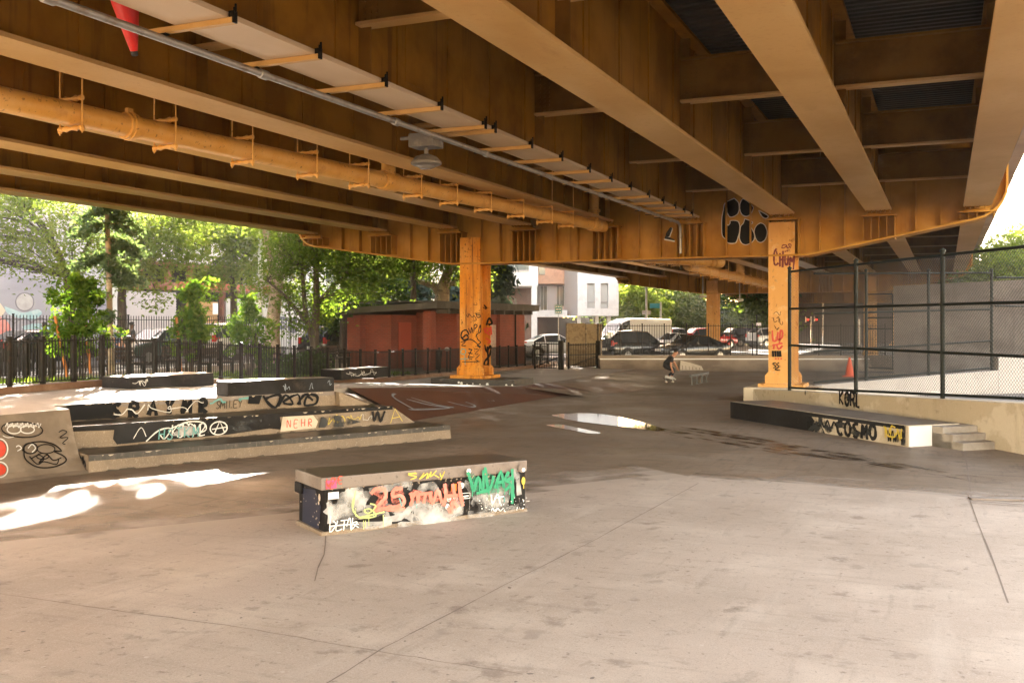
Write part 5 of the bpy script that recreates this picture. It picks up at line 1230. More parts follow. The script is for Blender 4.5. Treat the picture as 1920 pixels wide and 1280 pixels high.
# ------------------------------------------------------------------ trees
LF1 = leafmat('leaf_yellow_green', (.10, .155, .036), (.165, .21, .06), .52)
LF2 = leafmat('leaf_mid_green', (.06, .11, .022), (.12, .17, .035), .5)
LF3 = leafmat('leaf_dark_green', (.035, .075, .024), (.07, .12, .035), .42)
LF4 = leafmat('leaf_shrub', (.05, .12, .018), (.12, .19, .03), .48)
LFS = leafmat('needle_blue_green', (.07, .115, .075), (.115, .165, .10), .4)
LFB = leafmat('needle_silver_blue', (.055, .085, .08), (.095, .13, .115), .2)
def leafmesh(pts, size, rng, stretch=1.5, droop=0.0, flat=.35):
    n = len(pts); nr = rng.normal(size=(n, 3)); nr[:, 2] = np.abs(nr[:, 2])+flat; nr /= np.linalg.norm(nr, axis=1)[:, None]
    a = rng.normal(size=(n, 3)); a[:, 2] -= droop; a -= nr*np.sum(a*nr, 1)[:, None]; a /= np.linalg.norm(a, axis=1)[:, None]; b = np.cross(nr, a)
    s = size*(.6+.8*rng.random(n))[:, None]; P = np.asarray(pts)
    v = np.empty((n, 4, 3)); v[:, 0] = P-a*s*stretch*.5; v[:, 1] = P+b*s*.42+nr*s*.12; v[:, 2] = P+a*s*stretch*.5; v[:, 3] = P-b*s*.42+nr*s*.12
    return v.reshape(-1, 3)
def leafobj(name, pts, size, m, parent, seed, **k):
    rng = np.random.default_rng(seed); v = leafmesh(pts, size, rng, **k); n = len(v)//4
    off = np.array(parent.location); v = v-off
    me = bpy.data.meshes.new(name); me.vertices.add(len(v)); me.vertices.foreach_set('co', v.ravel())
    me.loops.add(n*4); me.loops.foreach_set('vertex_index', np.arange(n*4, dtype=np.int32)); me.polygons.add(n)
    me.polygons.foreach_set('loop_start', np.arange(0, n*4, 4, dtype=np.int32)); me.polygons.foreach_set('loop_total', np.full(n, 4, dtype=np.int32))
    me.materials.append(m); me.update(); me.validate()
    o = bpy.data.objects.new(name, me); COL.objects.link(o); o.parent = parent; return o
def tree(label, base, blobs, trunks, nleaf, size, m, bark=BARK, seed=1, clump=.55, group=None, cat='tree', name='tree', perclump=55, limb=.45):
    """blobs: (x, y, z, rx, ry, rz) crown masses relative to the base; trunks: lists of (x, y, z, radius)"""
    base = Vector(base); t = thing(name, label, cat, tuple(base), group=group); rng = np.random.default_rng(seed); rnd = random.Random(seed)
    mb = MB()
    for tr in trunks: mb.tube([base+Vector(p[:3]) for p in tr], [p[3] for p in tr], 9)
    vol = np.array([b[3]*b[4]*b[5] for b in blobs])**.8; vol = vol/vol.sum(); P = []
    ncl = max(3, nleaf//perclump); ends = [(base+Vector(p[:3]), p[3]) for tr in trunks for p in tr[len(tr)//2:]]
    for bi_, b in enumerate(blobs):
        k = max(2, int(ncl*vol[bi_]))
        for _ in range(k):
            d = rng.normal(size=3); d /= np.linalg.norm(d); r_ = (.35+.65*rng.random())**.6
            c = np.array([b[0]+d[0]*b[3]*r_, b[1]+d[1]*b[4]*r_, b[2]+d[2]*b[5]*r_])+np.array(base)
            cs = clump*(.6+.8*rng.random()); q = rng.normal(size=(perclump, 3))*np.array([cs, cs, cs*.55])
            P.append(c+q)
            if rnd.random() < limb:
                cv = Vector(c); s_, r0 = min(ends, key=lambda e: (e[0]-cv).length+abs(min(0, cv.z-e[0].z))*2)
                mid = s_.lerp(cv, .5)+Vector((rnd.uniform(-.2, .2), rnd.uniform(-.2, .2), rnd.uniform(.0, .25)))*(cv-s_).length*.35
                rr = min(r0*.6, .02+.012*(cv-s_).length); mb.tube([s_, mid, cv], [rr, rr*.65, rr*.25], 5, cap=False)
    mb.build('trunk', bark, t, smooth=50)
    leafobj('crown', np.concatenate(P), size, m, t, seed+7)
    return t
def rel(u, v, d, base): p = W(u, v, d=d); return (p.x-base[0], p.y-base[1], p.z-base[2])
def pxblobs(lst, d, base, dep=1.0):
    out = []
    for u, v, ru, rv_ in lst:
        x, y, z = rel(u, v, d, base); s = d/FPX; out.append((x, y, z, ru*s*.9, ru*s*dep, rv_*s))
    return out
def pxtrunk(lst, d, base):
    out = []
    for u, v, wpx in lst: out.append((*rel(u, v, d, base), wpx*d/FPX/2))
    return out
def pbase(u, d): p = W(u, 650, d=d); return (p.x, p.y, parkz(p.x, p.y)-.05 if -27 < p.x < -16 else (stz(p.y) if p.x < -27 else 0))
# street tree upper left
b = pbase(128, 39); tree('broad street tree with pale yellow green leaves hanging over the mural at far left', b,
    pxblobs([(20, 400, 75, 45), (90, 380, 70, 40), (40, 480, 70, 38), (150, 440, 60, 40), (110, 500, 55, 30), (-60, 440, 80, 60), (10, 330, 100, 40)], 37, b),
    [pxtrunk([(130, 700, 26), (132, 600, 22), (128, 520, 18), (100, 455, 12), (60, 400, 8)], 39, b), pxtrunk([(130, 540, 14), (170, 450, 9), (200, 390, 6)], 39, b)], 12000, .10, LF1, seed=3, clump=.5, group='street trees beyond the park')
b = pbase(232, 42); tree('street tree with a long bare limb reaching right behind the spruce', b,
    pxblobs([(300, 430, 60, 30), (340, 470, 55, 30), (260, 520, 45, 25), (370, 400, 60, 25), (230, 470, 40, 30), (290, 560, 22, 18)], 40, b),
    [pxtrunk([(232, 700, 20), (228, 560, 16), (232, 500, 13), (262, 455, 9), (300, 425, 7), (325, 410, 5)], 42, b)], 9000, .11, LF1, seed=5, clump=.5, group='street trees beyond the park')
b = pbase(438, 46); tree('street tree with lime lit leaves left of the white pole', b,
    pxblobs([(400, 440, 55, 25), (450, 430, 60, 28), (430, 500, 45, 26), (380, 520, 40, 20), (470, 480, 40, 30), (500, 440, 50, 30)], 45, b),
    [pxtrunk([(440, 700, 16), (438, 560, 13), (434, 470, 10), (400, 440, 6), (380, 465, 4)], 46, b)], 9500, .115, LF1, seed=8, clump=.5, group='street trees beyond the park')
b = pbase(510, 40); tree('leaning plane tree with a thick mottled pale trunk between shrubs and many stemmed tree', b,
    pxblobs([(520, 430, 50, 28), (480, 540, 25, 20), (560, 470, 40, 35), (540, 540, 30, 25)], 41, b),
    [pxtrunk([(508, 690, 34), (512, 600, 26), (520, 530, 22), (530, 450, 18), (520, 380, 12)], 40, b)], 5200, .11, LF1, bark=BARKP, seed=11, clump=.5, name='plane_tree')
b = pbase(520, 41); SH = []  # unseen leaf clumps set along sun rays to shape the floor patches
for u, v, r_ in ((205, 930, .2), (222, 945, .16), (190, 915, .16), (350, 912, .2), (18, 955, .2), (110, 920, .14), (290, 903, .1)):
    p = W(u, v, 0); tt = (-24.6-p.x)/SUN.x; q = p+SUN*tt; SH.append((q.x-b[0], q.y-b[1], q.z-b[2], r_, r_, r_*.6))
tree('second plane tree whose unseen high clumps are shaped to dapple the floor sun', b, SH+[(.3, .5, 10.6, 1.2, 1.2, .6)], [[(0, 0, 0, .16), (.1, -.3, 3, .14), (.3, -1.2, 5.5, .11), (.7, -3, 7.2, .07), (1.0, -8, 7.3, .03)]], 2600, .11, LF2, bark=BARKP, seed=19, clump=.21, perclump=110, name='plane_tree')
# multi stemmed tree
b = pbase(588, 38.5); tree('dark many stemmed tree left of the brick toilet block', b,
    pxblobs([(560, 470, 65, 40), (630, 490, 75, 40), (700, 510, 60, 28), (520, 500, 40, 32), (590, 430, 70, 25), (650, 440, 60, 25), (560, 560, 50, 30), (600, 590, 35, 30), (670, 545, 55, 20), (750, 500, 35, 20), (555, 610, 25, 18)], 38.5, b),
    [pxtrunk([(589, 705, 18), (590, 630, 17), (594, 560, 13), (592, 480, 9), (602, 420, 6)], 38.5, b), pxtrunk([(588, 650, 12), (572, 580, 9), (566, 500, 7), (560, 430, 5)], 38.5, b), pxtrunk([(594, 570, 9), (620, 540, 7), (650, 515, 5), (700, 505, 3)], 38.5, b), pxtrunk([(586, 620, 8), (540, 560, 6), (500, 525, 4)], 38.5, b)], 11500, .098, LF2, seed=14, clump=.40)
# spruce
b = pbase(206, 29.5); sp2 = thing('spruce_tree', 'tall thin spruce with drooping blue green boughs and a bare lower trunk', 'tree', b)
mb = MB(); mb.tube([Vector(b)+Vector(p[:3]) for p in pxtrunk([(208, 700, 14), (206, 600, 11), (203, 480, 10), (200, 380, 8), (197, 250, 4), (196, 180, 2)], 29.5, b)], [p[3] for p in pxtrunk([(208, 700, 14), (206, 600, 11), (203, 480, 10), (200, 380, 8), (197, 250, 4), (196, 180, 2)], 29.5, b)], 9)
rnd = random.Random(4); P = []; rng = np.random.default_rng(4)
for k in range(52):
    z = 2.0+rnd.random()**.9*6.6; ln_ = (1.25-.08*z)*rnd.uniform(.65, 1.15)*(1.0 if z > 3.3 else .8)
    if z < 3.1 and rnd.random() < .45: continue
    a = rnd.uniform(0, 6.28); x0, y0_ = b[0]-(.06 if z > 4 else .03), b[1]
    o_ = Vector((x0, y0_, b[2]+z)); d = Vector((math.cos(a), math.sin(a), .05)); e_ = o_+d*ln_+Vector((0, 0, -.45*ln_)); mid = o_+d*ln_*.55+Vector((0, 0, -.05))
    mb.tube([o_, mid, e_], [.022, .015, .006], 5, cap=False)
    for i in range(13):
        f_ = .15+.85*(i+rnd.random())/13; q = o_.lerp(mid, f_*2) if f_ < .5 else mid.lerp(e_, f_*2-1)
        P.append(np.array(q)+rng.normal(size=(17, 3))*np.array([.13, .13, .07])*(1.25-f_*.6)+np.array([0, 0, -.07]))
mb.build('trunk', BARKP, sp2, smooth=50); leafobj('crown', np.concatenate(P), .085, LFS, sp2, 5, stretch=2.4, droop=.8)
# spruces behind the toilet block
for u, d, hpx, wpx, lab, sd in ((935, 56, 470, 42, 'silver blue spruce standing right of the left column', 21), (770, 60, 500, 55, 'dusky blue spruce behind the roof of the toilet block', 22), (868, 62, 480, 40, 'blue spruce hidden mostly behind the left column', 23)):
    p = W(u, 650, d=d); b = (p.x, p.y, 0); t = thing('spruce_tree', lab, 'tree', b, group='spruces behind the toilet block'); mb = MB(); ht = EYE+(HV-hpx)/FPX*d+3.0; mb.tube([b, (b[0], b[1], ht)], [.16, .03], 8); P = []
    rng = np.random.default_rng(sd); rnd = random.Random(sd)
    for k in range(150):
        z = .8+(ht-.9)*rnd.random(); ln_ = wpx*d/FPX*(1.15-z/ht)*rnd.uniform(.75, 1.2); a = rnd.uniform(0, 6.28); e_ = Vector((b[0]+math.cos(a)*ln_, b[1]+math.sin(a)*ln_, z-.25*ln_)); o_ = Vector((b[0], b[1], z)); mb.tube([o_, e_], [.025, .008], 4, cap=False)
        for i in range(6): q = o_.lerp(e_, .25+.75*(i+rnd.random())/6); P.append(np.array(q)+rng.normal(size=(9, 3))*np.array([.2, .2, .12]))
    mb.build('trunk', BARK, t); leafobj('crown', np.concatenate(P), .2, LFB, t, sd, stretch=2.2, droop=.6)
# plane tree with pale limbs behind the block, dense trees beside it
p = W(828, 650, d=52); b = (p.x, p.y, 0); tree('old plane tree with thick pale forked limbs behind the toilet block', b,
    pxblobs([(780, 500, 50, 22), (850, 480, 60, 25), (740, 480, 50, 28), (880, 520, 40, 20), (800, 440, 80, 30)], 52, b),
    [pxtrunk([(828, 690, 34), (828, 570, 30), (832, 535, 24), (842, 505, 16), (850, 470, 10)], 52, b), pxtrunk([(828, 555, 18), (812, 535, 13), (785, 528, 8), (760, 515, 5)], 52, b)], 8000, .13, LF1, bark=BARKP, seed=31, clump=.55, name='plane_tree')
for u, v, d, rr, m_, lab, sd in ((700, 545, 50, 48, LF3, 'dense dark green tree right behind the corner of the toilet block roof', 41), (650, 580, 47, 40, LF3, 'dark leafy understorey tree above the black car by the toilet block', 42), (755, 530, 66, 60, LF2, 'bright green tree seen over the toilet block roof', 43), (690, 480, 62, 70, LF1, 'sunlit yellow tree high behind the many stemmed tree', 44)):
    p = W(u, 650, d=d); b = (p.x, p.y, .2); tree(lab, b, pxblobs([(u, v, rr, rr*.7), (u-rr*.6, v+12, rr*.6, rr*.5), (u+rr*.6, v+8, rr*.6, rr*.5), (u, v+rr*.5, rr*.7, rr*.4)], d, b), [pxtrunk([(u, 690, 10), (u+2, v+20, 7), (u-2, v, 4)], d, b)], 8500, .13, m_, seed=sd, clump=.5, group='trees around the toilet block')
# woods at the far end
k = 0
for u, v, d, rr, m_, lab in ((1180, 575, 96, 55, LF1, 'sunlit yellow green tree right beside the white apartment block'), (1225, 560, 104, 60, LF2, 'bushy mid green tree behind the silver lamp post'), (1275, 585, 100, 50, LF2, 'rounded green tree above the black car in the far woods'), (1310, 560, 108, 60, LF3, 'dark tree just left of the far column'), (1385, 575, 104, 55, LF3, 'dark tree just right of the far column'), (1430, 590, 98, 45, LF2, 'mid green tree left of the near right column'),
                          (1130, 590, 108, 50, LF3, 'dark tree behind the white apartment block')):
    k += 1; p = W(u, 650, d=d); b = (p.x, p.y, 0); tree(lab, b, pxblobs([(u, v, rr, rr*.75), (u-rr*.6, v+rr*.3, rr*.6, rr*.55), (u+rr*.6, v+rr*.25, rr*.6, rr*.55), (u, v+rr*.6, rr*.8, rr*.45), (u+rr*.2, v-rr*.6, rr*.6, rr*.5)], d, b), [pxtrunk([(u, 640, 7), (u+2, v, 5), (u-3, v-rr*.6, 3)], d, b)], 6500, .28, m_, seed=60+k, clump=.95, perclump=45, group='trees in the far woods', limb=.2)
# tall crowns that shade the bank from the low sun
for x_, y_, lab, sd in ((-24.5, 37.5, 'tall leafy tree rising behind the park corner of the toilet block', 91), (-23.8, 42.5, 'tall leafy tree rising behind the middle of the toilet block', 92)):
    b = (x_, y_, .3); tree(lab, b, [(0, 0, 5.9, 2.4, 2.2, 1.5), (.3, 1.2, 7.4, 2.4, 2.2, 1.6), (-.3, -1.2, 7.0, 2.2, 2.0, 1.5)], [[(0, 0, 0, .2), (.1, 0, 2.5, .17), (0, .1, 5, .12), (.1, 0, 7.5, .06)]], 8000, .13, LF1, seed=sd, clump=.5, group='trees around the toilet block')
b = (-23.2, 50.0, .1); tree('added leafy tree, its unseen crown above the cap beam blocking sun by the skater', b, [(0, 0, 7.0, 2.4, 2.6, 1.5), (.3, 2.6, 7.2, 2.2, 2.2, 1.3), (-.2, -2.6, 6.6, 2.2, 2.2, 1.5), (0, 5.2, 7.4, 2.0, 2.0, 1.2)], [[(0, 0, 0, .2), (.1, 0, 3, .17), (0, .1, 5.5, .12), (.1, 0, 7.5, .06)]], 9500, .13, LF2, seed=97, clump=.5, group='trees around the toilet block')  # added to keep sun patches off the floor by the skater
b = (-28.6, 61.5, 0); tree('added tree far behind the left column, its unseen crown stopping sun near the skater', b, [(0, 0, 8.6, 3.2, 3.2, 1.5), (1.5, -2.5, 8.2, 2.4, 2.4, 1.2), (-1.0, 2.5, 9.2, 2.4, 2.4, 1.3)], [[(0, 0, 0, .2), (.1, 0, 4, .16), (0, .1, 7, .1), (.1, 0, 9, .05)]], 9000, .15, LF1, seed=98, clump=.6, perclump=90, group='street trees beyond the park')  # another added sun blocker for that floor, crown out of view
# trees above the retaining wall
for u, v, d, rr, lab, sd in ((1850, 500, 66, 55, 'hazy pale green tree above the retaining wall, nearer the bridge', 81), (1925, 480, 60, 60, 'pale sunlit tree above the retaining wall at the frame edge', 82), (1885, 515, 54, 45, 'low bright bush tree on top of the retaining wall', 83)):
    p = W(u, 650, d=d); b = (p.x, p.y, 0); tree(lab, b, pxblobs([(u, v, rr, rr*.8), (u-rr*.6, v+rr*.3, rr*.6, rr*.6), (u+rr*.6, v+rr*.2, rr*.6, rr*.6), (u, v+rr*.7, rr, rr*.5)], d, b), [pxtrunk([(u, 640, 9), (u, v, 5)], d, b)], 8500, .16, LF1, seed=sd, clump=.6, group='trees above the retaining wall')
# shrubs with stakes
def shrub(u, d, top, wpx, lab, sd, n):
    b = pbase(u, d); t = thing('shrub', lab, 'shrub', b, group='staked young shrubs behind the iron fence'); ht = EYE+(HV-top)/FPX*d-b[2]; hw = wpx*d/FPX/2; rng = np.random.default_rng(sd); rnd = random.Random(sd); mb = MB(); P = []
    for k in range(9):
        a = rnd.uniform(0, 6.28); s0 = Vector(b)+Vector((math.cos(a)*.06, math.sin(a)*.06, 0)); e_ = Vector(b)+Vector((math.cos(a)*hw*.8*rnd.random(), math.sin(a)*hw*.8*rnd.random(), ht*rnd.uniform(.6, .98))); m1 = s0.lerp(e_, .4)+Vector((rnd.uniform(-.06, .06), rnd.uniform(-.06, .06), 0)); mb.tube([s0, m1, e_], [.022, .016, .006], 5)
    lob = [(rnd.uniform(0, 6.28), rnd.uniform(.25, .6)*hw, rnd.uniform(.3, .95)) for _ in range(9)]
    for k in range(n//2):
        la, lr, lz = lob[k % 9]; c = np.array([b[0]+math.cos(la)*lr*1.3, b[1]+math.sin(la)*lr*1.3, b[2]+ht*lz])+rng.normal(size=3)*np.array([.13, .13, .16])*hw*1.6; P.append(c+rng.normal(size=(22, 3))*np.array([.09, .09, .06]))
    for k in range(n//2):
        z = .26+.74*rnd.random()**.75; prof_ = math.sin(math.pi*min(1, (z-.2)/.72)**.7)**.6 if z < .92 else .35
        a = rnd.uniform(0, 6.28); rr = hw*prof_*(rnd.random()**.45 if rnd.random() < .85 else rnd.uniform(.9, 1.3)); c = np.array([b[0]+math.cos(a)*rr, b[1]+math.sin(a)*rr, b[2]+ht*z]); P.append(c+rng.normal(size=(24, 3))*np.array([.085, .085, .06])*rnd.uniform(.6, 1.5))
    mb.build('stems', BARK, t); leafobj('crown', np.concatenate(P), .085, LF4, t, sd, stretch=1.7); return t
shrub(150, 23.6, 522, 112, 'tall leafy green shrub tied between stakes at left', 101, 150)
shrub(355, 26.8, 532, 78, 'middle leafy shrub with yellowish top behind the iron fence', 102, 105)
shrub(468, 29.5, 556, 82, 'rightmost broad leafy shrub beside the plane tree trunk', 103, 100)
for u0, v0, u1, v1, d, lab in ((103, 592, 126, 706, 23.2, 'orange wooden stake leaning right beside the tall left shrub'), (160, 610, 170, 700, 23.3, 'short orange stake standing within the tall left shrub'), (331, 594, 340, 700, 26.5, 'orange wooden stake upright beside the middle shrub')):
    a = W(u0, v0, d=d); b = W(u1, v1, d=d); mb = MB(); mb.beam(a, b, .055, .055); tagp(mb.build('wooden_stake', STAKE, bevel=.006), lab, 'stake', 'orange stakes by the shrubs')
for u, d, wd_px, lab, sd in ((530, 33, 110, 'low dark bush in front of the plane tree trunk', 111), (590, 34.5, 60, 'low dark bush at the foot of the many stemmed tree', 112)):
    b = pbase(u, d); t = thing('low_bush', lab, 'bush', b, group='low bushes'); rng = np.random.default_rng(sd); s = wd_px*d/FPX/2; P = [np.array(b)+np.array([0, 0, .35])+rng.normal(size=(26, 3))*.12+(rng.random(3)-.5)*np.array([s*1.6, s*1.6, .7]) for _ in range(70)]; leafobj('foliage', np.concatenate(P), .1, LF3, t, sd)
# ------------------------------------------------------------------ buildings
MUR = mat('mural_grey', (.30, .275, .29), .9, [((.42, .39, .385), .25, .45, .62, 5, .9), ((.2, .18, .2), (.15, .15, .8), .5, .68, 5, .6), ((.36, .33, .28), 1.2, .55, .7)])
MX = -42.0
def muralY(u): r = (u-CX)/FPX; d = MX/(-SA+r*CA); return d*(CA+r*SA), d
mw = thing('mural_building', 'grey purple building wall painted with a pale round moon and a teal wave', 'building', (MX, 25, .45))
mb = MB(); mb.box(MX-8, MX, 2, muralY(208)[0], .3, 11); wl = mb.build('wall', MUR, mw)
f = Face((MX+.004, 0, 0), (0, 1, 0), (0, 0, 1), (1, 0, 0))
def mq(u, v): y, d = muralY(u); return (y, EYE+(HV-v)/FPX*d)
MOON = mat('mural_moon', (.42, .38, .35), .9, [((.34, .30, .28), 1.4, .45, .62)]); MTEAL = mat('mural_teal', (.30, .42, .42), .9, [((.42, .5, .48), 1.5, .5, .6)]); MCORAL = mat('mural_coral', (.52, .16, .13), .9, [((.6, .25, .2), 1, .5, .6)]); MSAND = mat('mural_sand', (.55, .45, .33), .9); MLIN = mat('mural_line', (.17, .15, .16), .9)
f.poly([mq(46+17*math.cos(t*.3142), 566+17*math.sin(t*.3142)) for t in range(20)], 0); f.stroke([mq(46+17*math.cos(t*.3142), 566+17*math.sin(t*.3142)) for t in range(21)], .06, 4, False)
f.poly([mq(*p) for p in smooth2([(8, 574), (25, 580), (45, 586), (70, 580), (78, 588), (60, 600), (35, 596), (14, 588), (8, 574)])[:-1]], 1)
f.poly([mq(*p) for p in smooth2([(-25, 640), (-20, 600), (0, 594), (18, 610), (20, 640), (0, 660), (-25, 640)])[:-1]], 2); f.poly([mq(*p) for p in [(-15, 575), (0, 568), (10, 582), (4, 592), (-15, 594)]], 3)
f.poly([mq(*p) for p in smooth2([(40, 612), (70, 606), (100, 615), (95, 640), (60, 640), (40, 612)])[:-1]], 1)
for k in range(5): f.stroke([mq(-10+k*34, 604+4*(k % 2)), mq(10+k*34, 596), mq(26+k*34, 606)], .05, 4)
f.build('mural', [MOON, MTEAL, MCORAL, MSAND, MLIN], wl)
# building with the rusty beams and the roller shutter
PALEB = mat('pale_render', (.58, .53, .47), .9, [((.48, .43, .38), .6, .45, .65, 5)]); RUST = mat('rusty_beam', (.24, .085, .045), .8, [((.16, .06, .035), 2, .45, .6, 5), ((.36, .16, .09), 4, .6, .72)]); REDB = mat('red_beam', (.42, .10, .05), .7)
SHUT = mat('roller_shutter', (.52, .46, .44), .6); DARKI = mat('dark_interior', (.025, .022, .02), .9); PLY = mat('plywood_boards', (.46, .26, .1), .8, [((.36, .18, .06), (1, 1, 12), .5, .6)])
ya, yb, yc, yd = muralY(209)[0], muralY(332)[0], muralY(395)[0], muralY(508)[0]
z_ = lambda v, u: EYE+(HV-v)/FPX*muralY(u)[1]
ub = thing('loft_building', 'warehouse with rust red steel beams above a pale roller shutter', 'building', (MX, (ya+yd)/2, .4))
mb = MB(); mb.box(MX-8, MX-1.6, ya, yd, .2, 12); mb.build('back_wall', DARKI, ub)
mb = MB(); mb.box(MX-8, MX, ya+.01, yd, z_(492, 350), 12.02); mb.box(MX-1.6, MX, ya+.01, ya+.5, .2, z_(492, 350)); up_w = mb.build('upper_wall', PALEB, ub)
for k in range(3): mb = MB(); mb.box(MX-.02, MX+.05, ya+2+k*4.2, ya+4.4+k*4.2, 7.6, 9.4); mb.build('window', WGLASS, ub)
for v0, v1, m_ in ((545, 531, RUST), (500, 495, RUST)):
    mb = MB(); mb.box(MX-.3, MX+.12, ya+.5, yd, z_(v0, 350), z_(v1, 350)); mb.build('beam', m_, ub)
mb = MB(); mb.box(MX-.1, MX+.2, yb, yd, z_(545, 450), z_(534, 450)); mb.build('beam', REDB, ub, label='brighter red beam')
for yy_ in (ya+2.5, yb-.4, yb+1.5, yc+1.5): mb = MB(); mb.box(MX-.5, MX-.2, yy_-.15, yy_+.15, .2, z_(492, 350)); mb.build('post', RUST, ub)
mb = MB(); n = 44; z0, z1 = .35, z_(546, 270)
for k in range(n): mb.box(MX-.15, MX-.06-.03*(k % 2), ya+.55, yb, z0+(z1-z0)*k/n, z0+(z1-z0)*(k+1)/n)
sh_ = mb.build('shutter', SHUT, ub, fix=False)
f = Face((MX-.05, 0, 0), (0, 1, 0), (0, 0, 1), (1, 0, 0)); rs = random.Random(8)
for k in range(9):
    y0_ = ya+.8+k*.55; f.scribble(y0_, .6, .6, 1.1, .09, k % 4, k+2, 7)
f.build('graffiti', [MTEAL, MSAND, ORGP, PALEP], sh_)
mb = MB()
for k in range(7): mb.box(MX-.1, MX-.02, yb+.9, yc+.7, 1.4+k*.3, 1.67+k*.3)
mb.build('board', PLY, ub); mb = MB(); mb.box(MX-.02, MX+.02, yc+.2, yc+.65, 2.7, 3.4); mb.build('notice', PAPER, ub)
mb = MB(); mb.box(MX-.6, MX-.2, yc+1.5, yd, .3, z_(560, 450)); mb.build('shopfront', PALEB, ub)
sb = thing('sided_building', 'pale sided building with a grey bubble letter piece at street level', 'building', (MX, 62, .3)); 
SIDING = mat('pale_siding', (.60, .57, .53), .8); mb = MB(); mb.box(MX-9, MX, yd+.1, 86, -.1, 12)
for k in range(46): mb.box(MX-.01, MX+.025, yd+.1, 86, 1.4+k*.23, 1.57+k*.23)
wl2 = mb.build('wall', SIDING, sb, fix=False)
f = Face((MX+.03, 0, 0), (0, 1, 0), (0, 0, 1), (1, 0, 0)); GREYB = mat('grey_spray', (.13, .135, .15), .7)
for u, v, ru, rv_ in ((528, 605, 14, 14), (550, 610, 13, 16), (570, 606, 14, 14), (592, 612, 12, 14)):
    pts = [mq(u+ru*math.cos(t*.35), v+rv_*math.sin(t*.35)) for t in range(18)]; f.poly(pts, 0); f.stroke(pts+[pts[0]], .12, 1, False)
    f.stroke([mq(u-6, v), mq(u, v-5), mq(u+6, v), mq(u, v+4), mq(u-4, v)], .1, 1)
f.build('graffiti', [GREYB, WHITEP], wl2)
for k in range(4): mb = MB(); mb.box(MX-.02, MX+.06, yd+2+k*4.5, yd+4+k*4.5, 5.2, 7.4); mb.build('window', WGLASS, sb)

# white modern apartment block
AD = 88.0; A0 = W(1085, 604, d=AD); rv = Vector((CA, SA, 0)); fv = Vector((-SA, CA, 0)); pxm = AD/FPX
TERRA = mat('terracotta_panel', (.50, .27, .17), .8, [((.42, .22, .14), 3, .5, .6)]); GREYP = mat('grey_panel', (.36, .325, .31), .8); CURT = mat('curtain', (.45, .43, .39), .9)
WHITEA = mat('white_brick_panel', (.62, .60, .57), .8, [((.55, .53, .50), 2, .45, .6)])
ap = thing('apartment_block', 'white modern apartment block with narrow windows raised on pillars', 'building', (A0.x, A0.y, 0))
def ab(mbx, u0, u1, v0, v1, d0, d1, m=0):   # box from pixel rectangle, depth offsets in metres
    o_ = Vector((A0.x, A0.y, 0))+rv*((u0-1085)*pxm)+fv*d0; mbx.obox(lift(o_, EYE+(HV-v1)*pxm), rv*((u1-u0)*pxm), fv*(d1-d0), (0, 0, (v1-v0)*pxm), m)
mb = MB(); ab(mb, 1083, 1101, 380, 592, 0, 8); ab(mb, 1115, 1126.5, 380, 592, 0, 8); ab(mb, 1140.5, 1160, 380, 592, 0, 8)
for a, b in ((1101, 1115), (1126.5, 1140.5)): ab(mb, a, b, 380, 531, 0, 8); ab(mb, a, b, 578, 592, 0, 8); ab(mb, a, b, 531, 578, .45, 8)
mb.build('wall', WHITEA, ap, fix=False)
for a, b in ((1101, 1115), (1126.5, 1140.5)):
    mb = MB(); ab(mb, a+.5, b-.5, 531.5, 577.5, .3, .42); wi = mb.build('window', CURT, ap); mb = MB(); ab(mb, a+.2, b-.2, 565.5, 567, .22, .3); ab(mb, a+.2, b-.2, 576.8, 578, .1, .3); ab(mb, a, a+1, 531.2, 578, .2, .3); mb.build('frame', GREYP, wi)
mb = MB(); o1 = Vector((A0.x, A0.y, 0))+rv*((1083-1085)*pxm)
mb.prism([lift(o1-rv*.02, EYE+(HV-592)*pxm), lift(o1-rv*1.0+fv*3.2, EYE+(HV-592)*pxm), lift(o1-rv*1.0+fv*3.2, EYE+(HV-380)*pxm), lift(o1-rv*.02, EYE+(HV-380)*pxm)], rv*.04); mb.build('side_wall', GREYP, ap)
mb = MB(); ab(mb, 1006, 1064, 380, 529, 3.2, 10); ab(mb, 1004, 1064, 583, 594, 1.4, 10); mb.build('terracotta_band', TERRA, ap, fix=False)
mb = MB(); ab(mb, 1004, 1065, 581, 594, 1.2, 1.38); mb.build('balcony_band', WHITEA, ap)
mb = MB(); ab(mb, 1004, 1066, 529, 581, 5.0, 6, 0); ab(mb, 1030, 1047, 531, 581, 4.4, 4.98, 0); mb.build('recess_wall', GREYP, ap, fix=False)
for a, b, v0, v1 in ((1016, 1029, 533, 581), (1048, 1063, 533, 572)):
    mb = MB(); ab(mb, a, b, v0, v1, 4.7, 4.96); wi = mb.build('window', WGLASS, ap); mb = MB(); ab(mb, a-1, a, v0, v1, 4.5, 4.7); ab(mb, b, b+1, v0, v1, 4.5, 4.7); ab(mb, a+6, a+6.6, v0, v1, 4.5, 4.7); mb.build('frame', WHITEA, wi)
mb = MB(); ab(mb, 1012, 1024, 490, 512, 3.0, 3.18); mb.build('window', WGLASS, ap)
mb = MB(); ab(mb, 930, 1008, 380, 537, -1.5, 8); mb.build('end_block', WHITEA, ap)
for a, b in ((947, 964), (965, 991)):
    mb = MB(); ab(mb, a, b, 486, 508, -1.56, -1.48); wi = mb.build('window', WGLASS, ap); mb = MB(); ab(mb, a-1, b+1, 508, 510, -1.62, -1.5); mb.build('sill', GREYP, wi)
